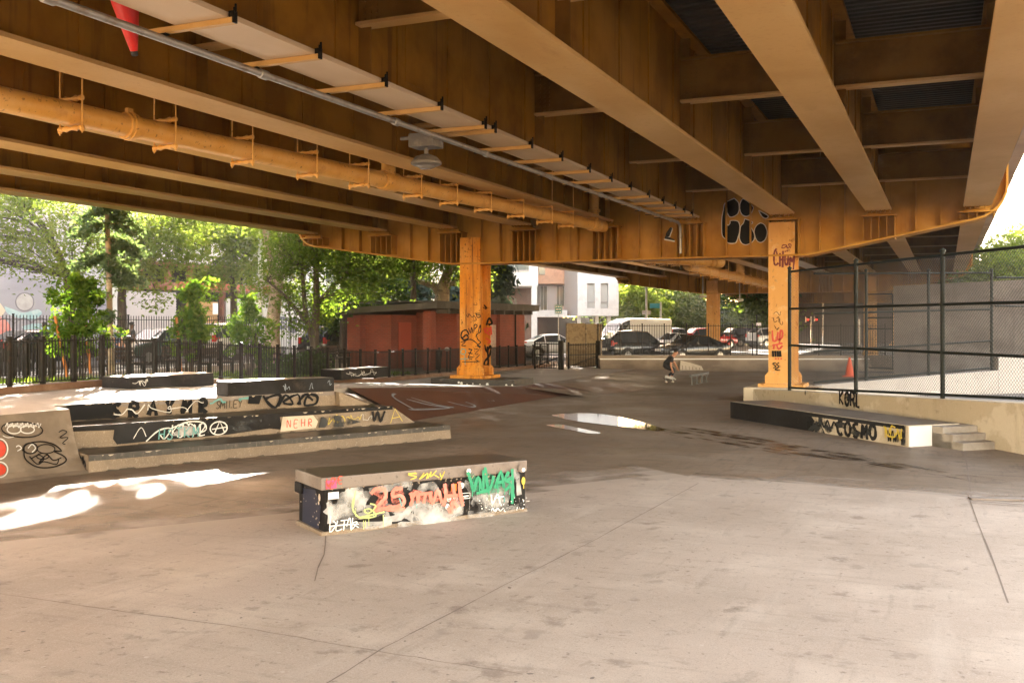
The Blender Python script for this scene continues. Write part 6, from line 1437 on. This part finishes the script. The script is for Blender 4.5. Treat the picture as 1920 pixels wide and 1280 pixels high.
for q_ in ((996, 1006, 537, 650, -1.4, -.6), (1084, 1090, 592, 655, .6, 1.2), (1118, 1124, 592, 655, .8, 1.4), (1140, 1147, 592, 655, .6, 1.3), (1004, 1008, 594, 655, 1.5, 2.1)): mb = MB(); ab(mb, *q_); mb.build('pillar', WHITEA, ap, fix=False)
mb = MB(); ab(mb, 925, 1000, 537, 655, 4, 8); mb.build('brown_wall', BRICKD, ap, fix=False)
mb = MB(); ab(mb, 1002, 1180, 594, 655, 9, 10); mb.build('garage_back', DARKI, ap)
# hazy tower at the right
TWR = mat('hazy_tower', (.60, .57, .53), .9); TWW = mat('hazy_tower_window', (.50, .49, .47), .4); T0 = W(1850, 604, d=230); tw = thing('tower_block', 'faint pale high rise beyond the trees at the right edge', 'building', (T0.x, T0.y, 0))
s_ = 230/FPX; mb = MB(); mb.obox(lift(T0+rv*(2*s_), -1), rv*(130*s_), fv*18, (0, 0, EYE+(HV-330)*s_+1)); mb.build('wall', TWR, tw)
for i in range(8):
    for j in range(7): mb = MB(); mb.obox(lift(T0+rv*((8+i*11)*s_)-fv*.1, EYE+(HV-352-j*13)*s_), rv*(6*s_), fv*.12, (0, 0, 7.5*s_)); mb.build('window', TWW, tw, fix=False)
# dark far wall under the bridge
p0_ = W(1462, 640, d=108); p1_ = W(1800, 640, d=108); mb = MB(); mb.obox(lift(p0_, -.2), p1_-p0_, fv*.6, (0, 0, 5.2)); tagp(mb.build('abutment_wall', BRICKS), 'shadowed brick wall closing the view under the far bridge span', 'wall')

# ------------------------------------------------------------------ poles, lamps and signs
def pole(name, u, d, vtop, wpx, label, cat, m=GALV, group=None, z0=0):
    p = W(u, 640, d=d); zt = EYE+(HV-vtop)/FPX*d; t = thing(name, label, cat, tuple(lift(p, z0)), group=group); mb = MB(); r_ = wpx*d/FPX/2; mb.tube([lift(p, z0), lift(p, zt)], [r_, r_*.75], 10); mb.lathe(lift(p, z0), [(r_*1.7, 0), (r_*1.7, .25), (r_*1.1, .4)], 10); mb.build('pole', m, t, smooth=40); return t, p, zt
t, p, zt = pole('lamp_post', 1212, 72, 520, 5, 'silver street lamp post behind the white van', 'lamp post'); mb = MB(); mb.obox(lift(p-rv*.3, 2.75), rv*.6, fv*.05, (0, 0, .3)); mb.build('street_plate', GALV, t)
t, p, zt = pole('sign_pole', 1239, 78, 566, 5, 'pale pole with a small green street sign plate', 'sign pole'); mb = MB(); mb.obox(lift(p-rv*.85, 3.3), rv*.8, fv*.04, (0, 0, .38)); mb.build('plate', SIGNB, t); mb = MB(); mb.obox(lift(p-rv*1.05-fv*.1, 1.15), rv*.78, fv*.05, (0, 0, .62)); mb.build('orange_board', ORGP, t); mb = MB(); mb.obox(lift(p-rv*.1-fv*.12, 1.1), rv*.35, fv*.05, (0, 0, .7)); mb.build('amber_board', PLY, t)
t, p, zt = pole('lamp_post', 488, 44, 300, 10, 'thick white lamp post behind the many stemmed tree', 'lamp post', WHITE, z0=.4)
t, p, zt = pole('lamp_post', 458, 47, 330, 5, 'thin grey lamp post left of the thick white post', 'lamp post', GALV, z0=.4)
t, p, zt = pole('sign_pole', 1419, 52, 590, 2.5, 'thin dark pole with a small white notice near the right column', 'sign pole', IRON); mb = MB(); mb.obox(lift(p-rv*.02-fv*.03, 2.0), rv*.24, fv*.03, (0, 0, .17)); mb.build('notice', PAPER, t)
RED = emis('signal_red', (.8, .03, .015), .25); GRN = emis('signal_green', (.05, .6, .4), .25); AMB = emis('signal_hand', (.8, .22, .02), .25)
for u, v, d, m_, lab in ((1515, 599, 100, RED, 'left one of two red traffic signals on the far pole'), (1531, 599, 100, RED, 'right one of two red traffic signals on the far pole'), (1537, 553, 98, GRN, 'small green traffic signal under the far span'), (1605, 604, 96, AMB, 'amber pedestrian signal beside the front fence post')):
    p = W(u, v, d=d); t = thing('traffic_signal', lab, 'traffic light', tuple(p), group='traffic signals'); mb = MB(); mb.obox(p-rv*.18+Vector((0, 0, -.3)), rv*.36, fv*.25, (0, 0, .6)); mb.build('housing', IRON, t, bevel=.02); mb = MB(); mb.lathe(p-fv*.02, [(.11, 0), (.10, .03)], 12, axis=-fv); mb.build('lens', m_, t)
    if u != 1531: mb = MB(); mb.tube([Vector((p.x, p.y, 0))+rv*.4+fv*.2, Vector((p.x, p.y, p.z+.3))+rv*.4+fv*.2], .07, 8); mb.beam(p+fv*.2, p+rv*.4+fv*.2, .06, .06); mb.build('pole', GALV, t)
for u, v, lab in ((1318, 555, 'round white lamp under the far girders left of the far column'), (1387, 562, 'round white lamp under the far girders right of the far column')):
    p = W(u, v, d=62); t = thing('dome_lamp', lab, 'lamp', tuple(p), group='dome lamps below the far span'); mb = MB(); mb.lathe(p, [(.05, -.12), (.2, -.08), (.26, 0), (.2, .06), (.05, .08)], 14); mb.build('lens', PAPER, t, smooth=50); mb = MB(); mb.tube([p+Vector((0, 0, .08)), Vector((p.x, p.y, 5.15))], .03); mb.build('stem', GALV, t)

# ------------------------------------------------------------------ vehicles
def carpaint(name, c): return mat(name, c, .25, coat=.6)
def car(label, u, d, head, kind, paint, z=0, group='parked cars', name='parked_car', cat='car'):
    p = W(u, 640, d=d); t = thing(name, label, cat, (p.x, p.y, z), group=group); rz = head
    M_ = Matrix.Translation((p.x, p.y, z)) @ Matrix.Rotation(rz, 4, 'Z'); T = lambda x, y, z2: tuple(M_ @ Vector((x, y, z2)))
    if kind == 'suv': hw = .92; st = [(-2.25, .55, .95, .95, .8), (-2.2, .4, 1.0, 1.25, .70), (-1.75, .32, 1.02, 1.66, .66), (-.6, .3, 1.02, 1.72, .68), (.25, .3, 1.0, 1.66, .67), (1.0, .3, .98, 1.04, .74), (1.7, .32, .92, .98, .74), (2.15, .36, .82, .86, .7), (2.28, .45, .6, .62, .66)]; gl = (1, 5); wh = (-1.35, 1.4, .36)
    elif kind == 'van': hw = 1.0; st = [(-2.9, .5, 1.25, 2.3, .86), (-2.85, .4, 1.3, 2.42, .88), (-1.0, .35, 1.3, 2.46, .88), (.9, .35, 1.3, 2.44, .87), (1.55, .35, 1.3, 2.2, .82), (2.15, .35, 1.22, 1.36, .84), (2.6, .38, 1.02, 1.1, .82), (2.8, .45, .75, .8, .76)]; gl = (3, 5); wh = (-1.85, 1.9, .36)
    else: hw = .9; st = [(-2.3, .5, .85, .88, .7), (-2.2, .36, .95, 1.0, .74), (-1.55, .3, .96, 1.08, .72), (-.85, .28, .96, 1.42, .62), (.1, .28, .95, 1.46, .62), (.95, .28, .92, .97, .72), (1.8, .3, .84, .9, .72), (2.25, .36, .72, .76, .66), (2.35, .45, .55, .58, .6)]; gl = (2, 5); wh = (-1.35, 1.45, .33)
    mb = MB(); rings = []; 
    for i, (x, zb, ze, zr, wr) in enumerate(st):
        e_ = .86 if i in (0, len(st)-1) else (.95 if i in (1, len(st)-2) else 1.0); a = hw*e_
        rings.append([(x, a*.8, zb), (x, a*.97, zb+.12), (x, a, (zb+ze)/2), (x, a*.97, ze-.06), (x, a*.93, ze), (x, wr*hw*e_ if zr > ze+.15 else a*.86, zr-.04 if zr > ze+.15 else zr), (x, wr*hw*.75*e_, zr+.015), (x, 0, zr+.035)])
    full = [[T(*q) for q in r_]+[T(q[0], -q[1], q[2]) for q in r_[-2::-1]] for r_ in rings]; n = len(full[0])
    vs = [q for r_ in full for q in r_]; fs = [(i*n+j, (i+1)*n+j, (i+1)*n+j+1, i*n+j+1) for i in range(len(st)-1) for j in range(n-1)]+[(i*n+n-1, (i+1)*n+n-1, (i+1)*n, i*n) for i in range(len(st)-1)]+[tuple(range(n)), tuple((len(st)-1)*n+j for j in range(n))]
    mb.add(vs, fs); body = mb.build('body', paint, t, smooth=38)
    def pane(q, nm, m_=GLASS, ins=.08, off=.012):
        c_ = sum((Vector(a) for a in q), Vector())/4; nrm = (Vector(q[1])-Vector(q[0])).cross(Vector(q[3])-Vector(q[0])).normalized(); cc = M_ @ Vector((0, 0, 1.0))
        if nrm.dot(c_-cc) < 0: nrm = -nrm
        pts = [Vector(a).lerp(c_, ins)+nrm*off for a in q]; mbp = MB(); mbp.prism(pts, nrm*.008); return mbp.build(nm, m_, t)
    for sg in (1, -1):
        for i in range(*gl):
            if st[i][3]-st[i][2] < .15 and st[i+1][3]-st[i+1][2] < .15: continue
            pane([T(rings[i][4][0], sg*rings[i][4][1], rings[i][4][2]), T(rings[i+1][4][0], sg*rings[i+1][4][1], rings[i+1][4][2]), T(rings[i+1][5][0], sg*rings[i+1][5][1], rings[i+1][5][2]), T(rings[i][5][0], sg*rings[i][5][1], rings[i][5][2])], 'side_window')
    k = gl[1]-1; a, b = rings[k], rings[k+1]
    pane([T(b[6][0], -b[6][1]*1.05, b[6][2]), T(b[6][0], b[6][1]*1.05, b[6][2]), T(a[6][0], a[6][1]*1.15, a[6][2]-.03), T(a[6][0], -a[6][1]*1.15, a[6][2]-.03)], 'windshield', ins=.06, off=.03)
    k = gl[0] if kind != 'van' else 0; a, b = rings[k], rings[k+1]
    if kind != 'van': pane([T(a[6][0], -a[6][1]*1.05, a[6][2]), T(a[6][0], a[6][1]*1.05, a[6][2]), T(b[6][0], b[6][1]*1.15, b[6][2]-.03), T(b[6][0], -b[6][1]*1.15, b[6][2]-.03)], 'rear_window', ins=.06, off=.03)
    for sg in (1, -1):
        for x in wh[:2]:
            o_ = Vector((x, sg*(hw-.19), wh[2])); mbw = MB(); prw = [(.1, 0), (wh[2]-.02, 0), (wh[2], .03), (wh[2], .17), (wh[2]-.03, .205), (.20, .2), (.1, .19)]
            ax_ = (M_.to_3x3() @ Vector((0, sg, 0))); mbw.lathe(M_ @ o_, prw, 20, axis=ax_); whl = mbw.build('wheel', RUBBER, t, smooth=40)
            mbw = MB(); mbw.lathe(M_ @ Vector((x, sg*(hw+.0), wh[2])), [(.225, 0), (.215, .018), (.06, .012), (.05, .03)], 16, axis=ax_); rim = mbw.build('rim', RIMM, whl)
            mbw = MB(); c_ = M_ @ Vector((x, sg*(hw-.06), wh[2]+.0)); mbw.lathe(c_, [(wh[2]+.075, 0), (wh[2]+.075, .062), (wh[2]+.0, .063)], 24, axis=ax_); mbw.build('wheel_arch', RUBBER, t)
        xr = st[0][0]; mbl = MB(); mbl.obox(T(xr+.02, sg*hw*.86-(.16 if sg > 0 else 0), st[1][2]-.12), M_.to_3x3() @ Vector((-.06, 0, 0)), M_.to_3x3() @ Vector((0, .16, 0)), (0, 0, .30 if kind != 'van' else .5)); mbl.obox(T(xr+.02, sg*hw*.88-.02, st[1][2]-.12), M_.to_3x3() @ Vector((.25, 0, 0)), M_.to_3x3() @ Vector((0, .045, 0)), (0, 0, .2)); mbl.build('tail_light', TAILL, t)
        xf = st[-2][0]; mbl = MB(); mbl.obox(T(xf-.02, sg*hw*.62-.17, st[-2][2]-.16), M_.to_3x3() @ Vector((.07, 0, 0)), M_.to_3x3() @ Vector((0, .34, 0)), (0, 0, .13)); mbl.build('headlight', HEADL, t)
        mbl = MB(); mbl.obox(T(st[gl[1]-1][0]+.3, sg*(hw+.02)-(.0 if sg > 0 else .18), st[gl[1]-1][2]+.02), M_.to_3x3() @ Vector((.12, 0, 0)), M_.to_3x3() @ Vector((0, .18, 0)), (0, 0, .13)); mbl.build('mirror', paint, t)
    for x, s2 in ((st[0][0], -1), (st[-1][0], 1)):
        mbl = MB(); mbl.obox(T(x-.05 if s2 < 0 else x-.08, -hw*.8, .38), M_.to_3x3() @ Vector((.13, 0, 0)), M_.to_3x3() @ Vector((0, hw*1.6, 0)), (0, 0, .2)); mbl.build('bumper', RUBBER, t); mbl = MB(); mbl.obox(T(x+s2*.07, -.25, .62), M_.to_3x3() @ Vector((.01, 0, 0)), M_.to_3x3() @ Vector((0, .5, 0)), (0, 0, .13)); mbl.build('number_plate', PAPER, t)
    return t
CBLK = carpaint('car_black', (.012, .013, .015)); CWHT = carpaint('car_white', (.66, .66, .66)); CRED = carpaint('car_red', (.40, .015, .012)); CSIL = carpaint('car_silver', (.35, .37, .40)); CBEI = carpaint('car_beige', (.50, .46, .40)); CGRN = carpaint('car_green', (.02, .05, .045))
car('black suv with red tail lights parked in front of the white van', 1197, 57, YAW+R(28), 'suv', CBLK)
car('white cargo van parked behind the black suv', 1186, 70, YAW+R(211), 'van', CWHT, name='parked_van', cat='van')
car('black sedan with its front turned to the fence, beside the far column', 1296, 56, YAW+R(212), 'sedan', CBLK)
car('white car half hidden between the black sedan and the van', 1262, 68, YAW+R(222), 'sedan', CWHT)
car('black suv with bright tail light in the farther row by the woods', 1272, 84, YAW+R(30), 'suv', CBLK)
car('red suv parked behind the far column', 1332, 84, YAW+R(25), 'suv', CRED)
car('white suv with red tail light near the right column', 1446, 88, YAW+R(28), 'suv', CWHT)
car('dark suv in the shadow left of the white suv', 1402, 90, YAW+R(20), 'suv', CBLK)
car('white sedan with red tail light seen past the toilet block', 1040, 62, YAW+R(15), 'sedan', CWHT)
car('dark sedan parked by the mural at far left', 66, 37.5, R(95), 'sedan', CBLK, stz(28), 'cars along the park street')
car('dark green car parked by the roller shutter', 292, 42, R(-88), 'sedan', CGRN, stz(34), 'cars along the park street')
car('beige suv parked between the middle and right shrubs', 436, 46.5, R(92), 'suv', CBEI, stz(39), 'cars along the park street')
car('black suv parked just left of the brick toilet block', 634, 50, R(90), 'suv', CBLK, stz(45), 'cars along the park street')

# ------------------------------------------------------------------ people
def skinmesh(vs, es, rad, sub=2):
    me = bpy.data.meshes.new('tmp'); me.from_pydata([tuple(v) for v in vs], es, []); o = bpy.data.objects.new('tmp', me); COL.objects.link(o)
    m = o.modifiers.new('s', 'SKIN'); m.use_smooth_shade = True
    for i, r_ in enumerate(rad): me.skin_vertices[0].data[i].radius = r_ if isinstance(r_, tuple) else (r_, r_)
    me.skin_vertices[0].data[0].use_root = True
    sd = o.modifiers.new('u', 'SUBSURF'); sd.levels = sub; sd.render_levels = sub
    dg = bpy.context.evaluated_depsgraph_get(); ev = o.evaluated_get(dg); em = ev.to_mesh(); V = [tuple(v.co) for v in em.vertices]; F_ = [tuple(p.vertices) for p in em.polygons]; ev.to_mesh_clear()
    bpy.data.objects.remove(o); bpy.data.meshes.remove(me); return V, F_
def person(label, loc, rz, J, skin, top, legs, shoes, group=None, hairm=HAIR, sleeve=.5, face=(1, 0, 0), curl=.5, trouser=1.0):
    """J: joints in local metres; the figure is one continuous body, clothes are its children"""
    t = thing('person', label, 'person', loc, group=group); M_ = Matrix.Translation(loc) @ Matrix.Rotation(rz, 4, 'Z'); G = lambda v: M_ @ Vector(v)
    V = {k: Vector(v) for k, v in J.items()}
    names = ['pelvis', 'waist', 'chest', 'neckb', 'neck', 'head', 'top']; rad = {'pelvis': (.15, .12), 'waist': (.135, .105), 'chest': (.155, .115), 'neckb': (.075, .07), 'neck': (.055, .055), 'head': (.085, .095), 'top': (.06, .065)}
    order = list(names); edges = [('pelvis', 'waist'), ('waist', 'chest'), ('chest', 'neckb'), ('neckb', 'neck'), ('neck', 'head'), ('head', 'top')]
    for s in 'LR':
        order += ['sh'+s, 'el'+s, 'wr'+s, 'pa'+s, 'hi'+s, 'kn'+s, 'an'+s, 'to'+s]
        rad.update({'sh'+s: .058, 'el'+s: .040, 'wr'+s: .027, 'pa'+s: (.036, .018), 'hi'+s: .088, 'kn'+s: .056, 'an'+s: .038, 'to'+s: (.040, .028)})
        edges += [('chest', 'sh'+s), ('sh'+s, 'el'+s), ('el'+s, 'wr'+s), ('wr'+s, 'pa'+s), ('pelvis', 'hi'+s), ('hi'+s, 'kn'+s), ('kn'+s, 'an'+s), ('an'+s, 'to'+s)]
        V['pa'+s] = V['wr'+s]+(V['wr'+s]-V['el'+s]).normalized()*.075
    def sub(keep, k, extra=None):
        o_ = [n_ for n_ in order if n_ in keep]; ix = {n_: i for i, n_ in enumerate(o_)}; P = dict(V)
        if extra: P.update(extra)
        rr = [tuple(x*k for x in (rad[n_] if isinstance(rad[n_], tuple) else (rad[n_], rad[n_]))) for n_ in o_]
        return skinmesh([G(P[n_]) for n_ in o_], [(ix[a], ix[b]) for a, b in edges if a in ix and b in ix], rr)
    vv, ff = sub(set(order), 1.0); mb = MB(); mb.add(vv, ff)
    fwd = Vector(face).normalized(); upv = (V['top']-V['neck']).normalized(); fwd = (fwd-upv*fwd.dot(upv)).normalized(); side = upv.cross(fwd); hc = V['head']+upv*.02
    for s in 'LR':            # hands: four bent fingers and a thumb from the side of the palm
        d = (V['wr'+s]-V['el'+s]).normalized(); w_ = d.cross(Vector((0, 1, 0)));  w_ = w_.normalized() if w_.length > .2 else d.cross(Vector((1, 0, 0))).normalized(); inn = d.cross(w_).normalized()
        inn = inn if inn.dot(V['pelvis']-V['pa'+s]) > 0 else -inn
        for k, (o_, L) in enumerate(((-.027, .072), (-.009, .082), (.009, .078), (.026, .062))):
            a = V['pa'+s]+w_*o_+d*.012; b = a+d*L*.5+inn*L*.1; c_ = b+d*L*.3+inn*L*.32*curl*1.5; mb.tube([G(a), G(b), G(c_)], [.0095, .0085, .0065], 6)
        a = V['wr'+s].lerp(V['pa'+s], .45)-w_*.03; b = a+d*.03-w_*.025+inn*.01; c_ = b+d*.03-w_*.004+inn*.014; mb.tube([G(a), G(b), G(c_)], [.012, .010, .008], 6)
    mb.tube([G(hc+fwd*.085+upv*.02), G(hc+fwd*.112-upv*.015)], [.010, .016], 6)          # nose
    for s in (-1, 1): mb.ball(G(hc+side*.083*s-fwd*.005), .024, sc=(.6, .6, 1.0), n=6)   # ears
    mb.build('body', skin, t, smooth=60)
    mb = MB()
    for s in (-1, 1): mb.ball(G(hc+fwd*.082+side*.032*s+upv*.018), .011, n=6)
    mb.tube([G(hc+fwd*.086+side*.022-upv*.045), G(hc+fwd*.092-upv*.046), G(hc+fwd*.086-side*.022-upv*.045)], .005, 5); mb.build('face', HAIR, t)
    mb = MB(); ct = G(hc+upv*.035-fwd*.018); vs = []
    b_ = MB(); b_.ball((0, 0, 0), 1, n=14); bx = Matrix((side, fwd, upv)).transposed()
    for q in b_.v:
        x, y, z = q; z2 = z if z > -.5 else -.5
        if y > .35 and z < .25: y = .35
        vs.append(M_ @ (hc+upv*.035-fwd*.016+bx @ Vector((x*.098, y*.108, z2*.098))))
    mb.add(vs, b_.f); mb.build('hair', hairm, t, smooth=60)
    ex = {'el'+s: V['sh'+s].lerp(V['el'+s], sleeve*1.35) for s in 'LR'}
    ex['neckb'] = V['chest'].lerp(V['neckb'], .75); ex['pelvis'] = V['waist'].lerp(V['pelvis'], .85)
    vv, ff = sub({'pelvis', 'waist', 'chest', 'neckb', 'shL', 'shR', 'elL', 'elR'}, 1.17, ex); mb = MB(); mb.add(vv, ff); mb.build('shirt', top, t, smooth=60)
    ex = {'waist': V['pelvis'].lerp(V['waist'], .55)}
    for s in 'LR': ex['an'+s] = V['kn'+s].lerp(V['an'+s], trouser*.92)
    vv, ff = sub({'pelvis', 'waist', 'hiL', 'hiR', 'knL', 'knR', 'anL', 'anR'}, 1.2, ex); mb = MB(); mb.add(vv, ff); mb.build('trousers', legs, t, smooth=60)
    for s in 'LR':
        a, b = V['an'+s], V['to'+s]; d = b-a; d.z = 0; d.normalize(); sd = Vector((-d.y, d.x, 0)); zl = min(a.z, b.z)-.045; mb = MB(); vs = []
        for x, hw_, h in ((-.085, .035, .085), (-.03, .042, .10), (.05, .048, .075), (.13, .046, .05), (.185, .025, .035)):
            base = Vector((a.x, a.y, a.z-.05))+d*x+Vector((0, 0, (b.z-a.z+.02)*max(0, (x+.0))/.16)); vs += [G(base-sd*hw_), G(base+sd*hw_), G(base+sd*hw_*.75+Vector((0, 0, h))), G(base-sd*hw_*.75+Vector((0, 0, h)))]
        mb.add(vs, [(i*4+j, i*4+(j+1) % 4, i*4+4+(j+1) % 4, i*4+4+j) for i in range(4) for j in range(4)]+[(0, 1, 2, 3), (16, 17, 18, 19)]); mb.build('shoe', shoes, t)
    return t
# skater, crouched and rolling to the right
sk = W(1256, 717, .0); K = sk.length and (Vector((sk.x, sk.y)).length/FPX/10.67); dS = sk.x*-SA+sk.y*CA; K = dS/FPX/10.67
def sj(x, y, dep=0): return ((x-600)*K, dep, (1040-y)*K)
J = {'pelvis': sj(505, 700, 0), 'waist': sj(540, 640, 0), 'chest': sj(610, 570, 0), 'neckb': sj(665, 515, 0), 'neck': sj(690, 495, 0), 'head': sj(722, 445, -.02), 'top': sj(735, 395, -.02),
     'shL': sj(610, 545, .17), 'elL': sj(735, 665, .24), 'wrL': sj(768, 745, .16), 'shR': sj(620, 555, -.17), 'elR': sj(585, 690, -.24), 'wrR': sj(622, 775, -.20),
     'hiL': sj(515, 705, .09), 'knL': sj(705, 775, .12), 'anL': sj(640, 935, .06), 'toL': sj(680, 962, -.02), 'hiR': sj(505, 712, -.09), 'knR': sj(665, 800, -.13), 'anR': sj(545, 918, -.06), 'toR': sj(600, 950, -.12)}
person('skateboarder in black clothes crouching low on a moving board', tuple(sk), YAW+R(4), J, SKIN, CLOTHB, CLOTHB, SHOEW, sleeve=.55, face=(1, -.25, -.25), trouser=.97)
M_ = Matrix.Translation(sk) @ Matrix.Rotation(YAW+R(4), 4, 'Z'); bt = thing('skateboard', 'dark skateboard with pale wheels under the crouching skater', 'skateboard', tuple(sk)); mb = MB(); L_ = []
x0, x1 = sj(470, 0)[0], sj(712, 0)[0]; n = 12; vs = []
for i in range(n+1):
    f_ = i/n; x = x0+(x1-x0)*f_; z = .105+.06*max(0, (abs(f_-.5)-.32)/.18)**2; wd_2 = .1*min(1, math.sqrt(max(.06, 1-abs(2*f_-1)**6)))
    for y, dz in ((-wd_2, .004), (wd_2, .004), (wd_2, .018), (-wd_2, .018)): vs.append(M_ @ Vector((x, y, z+dz)))
mb.add(vs, [(i*4+j, i*4+(j+1) % 4, i*4+4+(j+1) % 4, i*4+4+j) for i in range(n) for j in range(4)]+[(0, 1, 2, 3), (n*4, n*4+1, n*4+2, n*4+3)]); mb.build('deck', RUBBER, bt)
for f_ in (.22, .78):
    x = x0+(x1-x0)*f_; mb = MB(); mb.tube([M_ @ Vector((x, -.09, .045)), M_ @ Vector((x, .09, .045))], .012); mb.tube([M_ @ Vector((x, 0, .045)), M_ @ Vector((x, 0, .11))], .02); tr = mb.build('truck', GALV, bt)
    for y in (-.09, .06): mb = MB(); mb.lathe(M_ @ Vector((x, y, .03)), [(.02, 0), (.03, .006), (.03, .03), (.02, .036)], 12, axis=M_.to_3x3() @ Vector((0, 1, 0))); mb.build('wheel', CREAM, bt)
# grind rail
r0 = W(1296, 722, 0); r1 = W(1326, 716, 0); r0z = W(1296, 707, d=(r0.x*-SA+r0.y*CA)).z
gr = thing('grind_rail', 'low grey square grind rail on short legs beside the skater', 'grind rail', tuple(r0)); rr = r1-r0; GRM = mat('rail_grey', (.075, .075, .068), .5, [((.12, .115, .105), 6, .5, .7)])
mb = MB(); mb.beam(lift(r0-rr*.03, .33), lift(r1+rr*.05, .33), .09, .09); mb.build('rail_bar', GRM, gr, bevel=.008)
for k in range(4): mb = MB(); p = r0.lerp(r1, .05+.3*k); mb.beam(lift(p, 0.002), lift(p, .3), .05, .05, up=(0, 1, 0)); mb.box(p.x-.07, p.x+.07, p.y-.07, p.y+.07, .002, .014); mb.build('leg', GRM, gr)
# people in the park street
def standing(h=1.72, stride=.12, arm=.12):
    s = h/1.72
    J = {'pelvis': (0, 0, .92), 'waist': (0, 0, 1.08), 'chest': (.01, 0, 1.30), 'neckb': (.0, 0, 1.45), 'neck': (.01, 0, 1.50), 'head': (.03, 0, 1.60), 'top': (.03, 0, 1.68), 'shL': (0, .17, 1.39), 'elL': (-arm*.5, .23, 1.12), 'wrL': (arm, .22, .88), 'shR': (0, -.17, 1.39), 'elR': (-arm*.2, -.23, 1.12), 'wrR': (arm*1.2, -.21, .90),
         'hiL': (0, .09, .88), 'knL': (stride*.9, .09, .48), 'anL': (stride*.8, .09, .09), 'toL': (stride*.8+.14, .1, .05), 'hiR': (0, -.09, .88), 'knR': (-stride*.2, -.09, .48), 'anR': (-stride*1.3, -.09, .1), 'toR': (-stride*1.3+.14, -.1, .05)}
    return {k: tuple(c*s for c in v) for k, v in J.items()}
for u, d, rz, top_, leg_, sk_, lab, hgt in ((84, 35.5, R(200), CLOTHB, CLOTHB, SKIND, 'person in black standing beside the dark car at far left', 1.72), (222, 38, R(80), CLOTHN, CLOTHN, SKIN, 'person in a blue top walking behind the park bench', 1.62), (246, 38.5, R(70), CLOTHB, CLOTHP, SKIND, 'person in a dark vest and pale trousers behind the bench', 1.74)):
    p = W(u, 650, d=d); person(lab, (p.x, p.y, stz(p.y)+.012 if p.x < -26.9 else parkz(p.x, p.y)+.012), rz, standing(hgt), sk_, top_, leg_, SHOEW, group='people along the street', trouser=1.0)

# ------------------------------------------------------------------ air
hz = bpy.data.materials.new('air'); hz.use_nodes = True; nt = hz.node_tree; nt.nodes.remove(nt.nodes['Principled BSDF'])
pv = nt.nodes.new('ShaderNodeVolumePrincipled'); pv.inputs['Color'].default_value = (.93, .91, .88, 1); pv.inputs['Density'].default_value = .0005; pv.inputs['Anisotropy'].default_value = .3
nt.links.new(pv.outputs[0], nt.nodes['Material Output'].inputs['Volume'])
mb = MB(); mb.box(-260, 170, -40, 330, -1.2, 44); hb = mb.build('haze', hz); hb['kind'] = 'stuff'; hb['label'] = 'thin warm summer haze filling the air'; hb['category'] = 'haze'
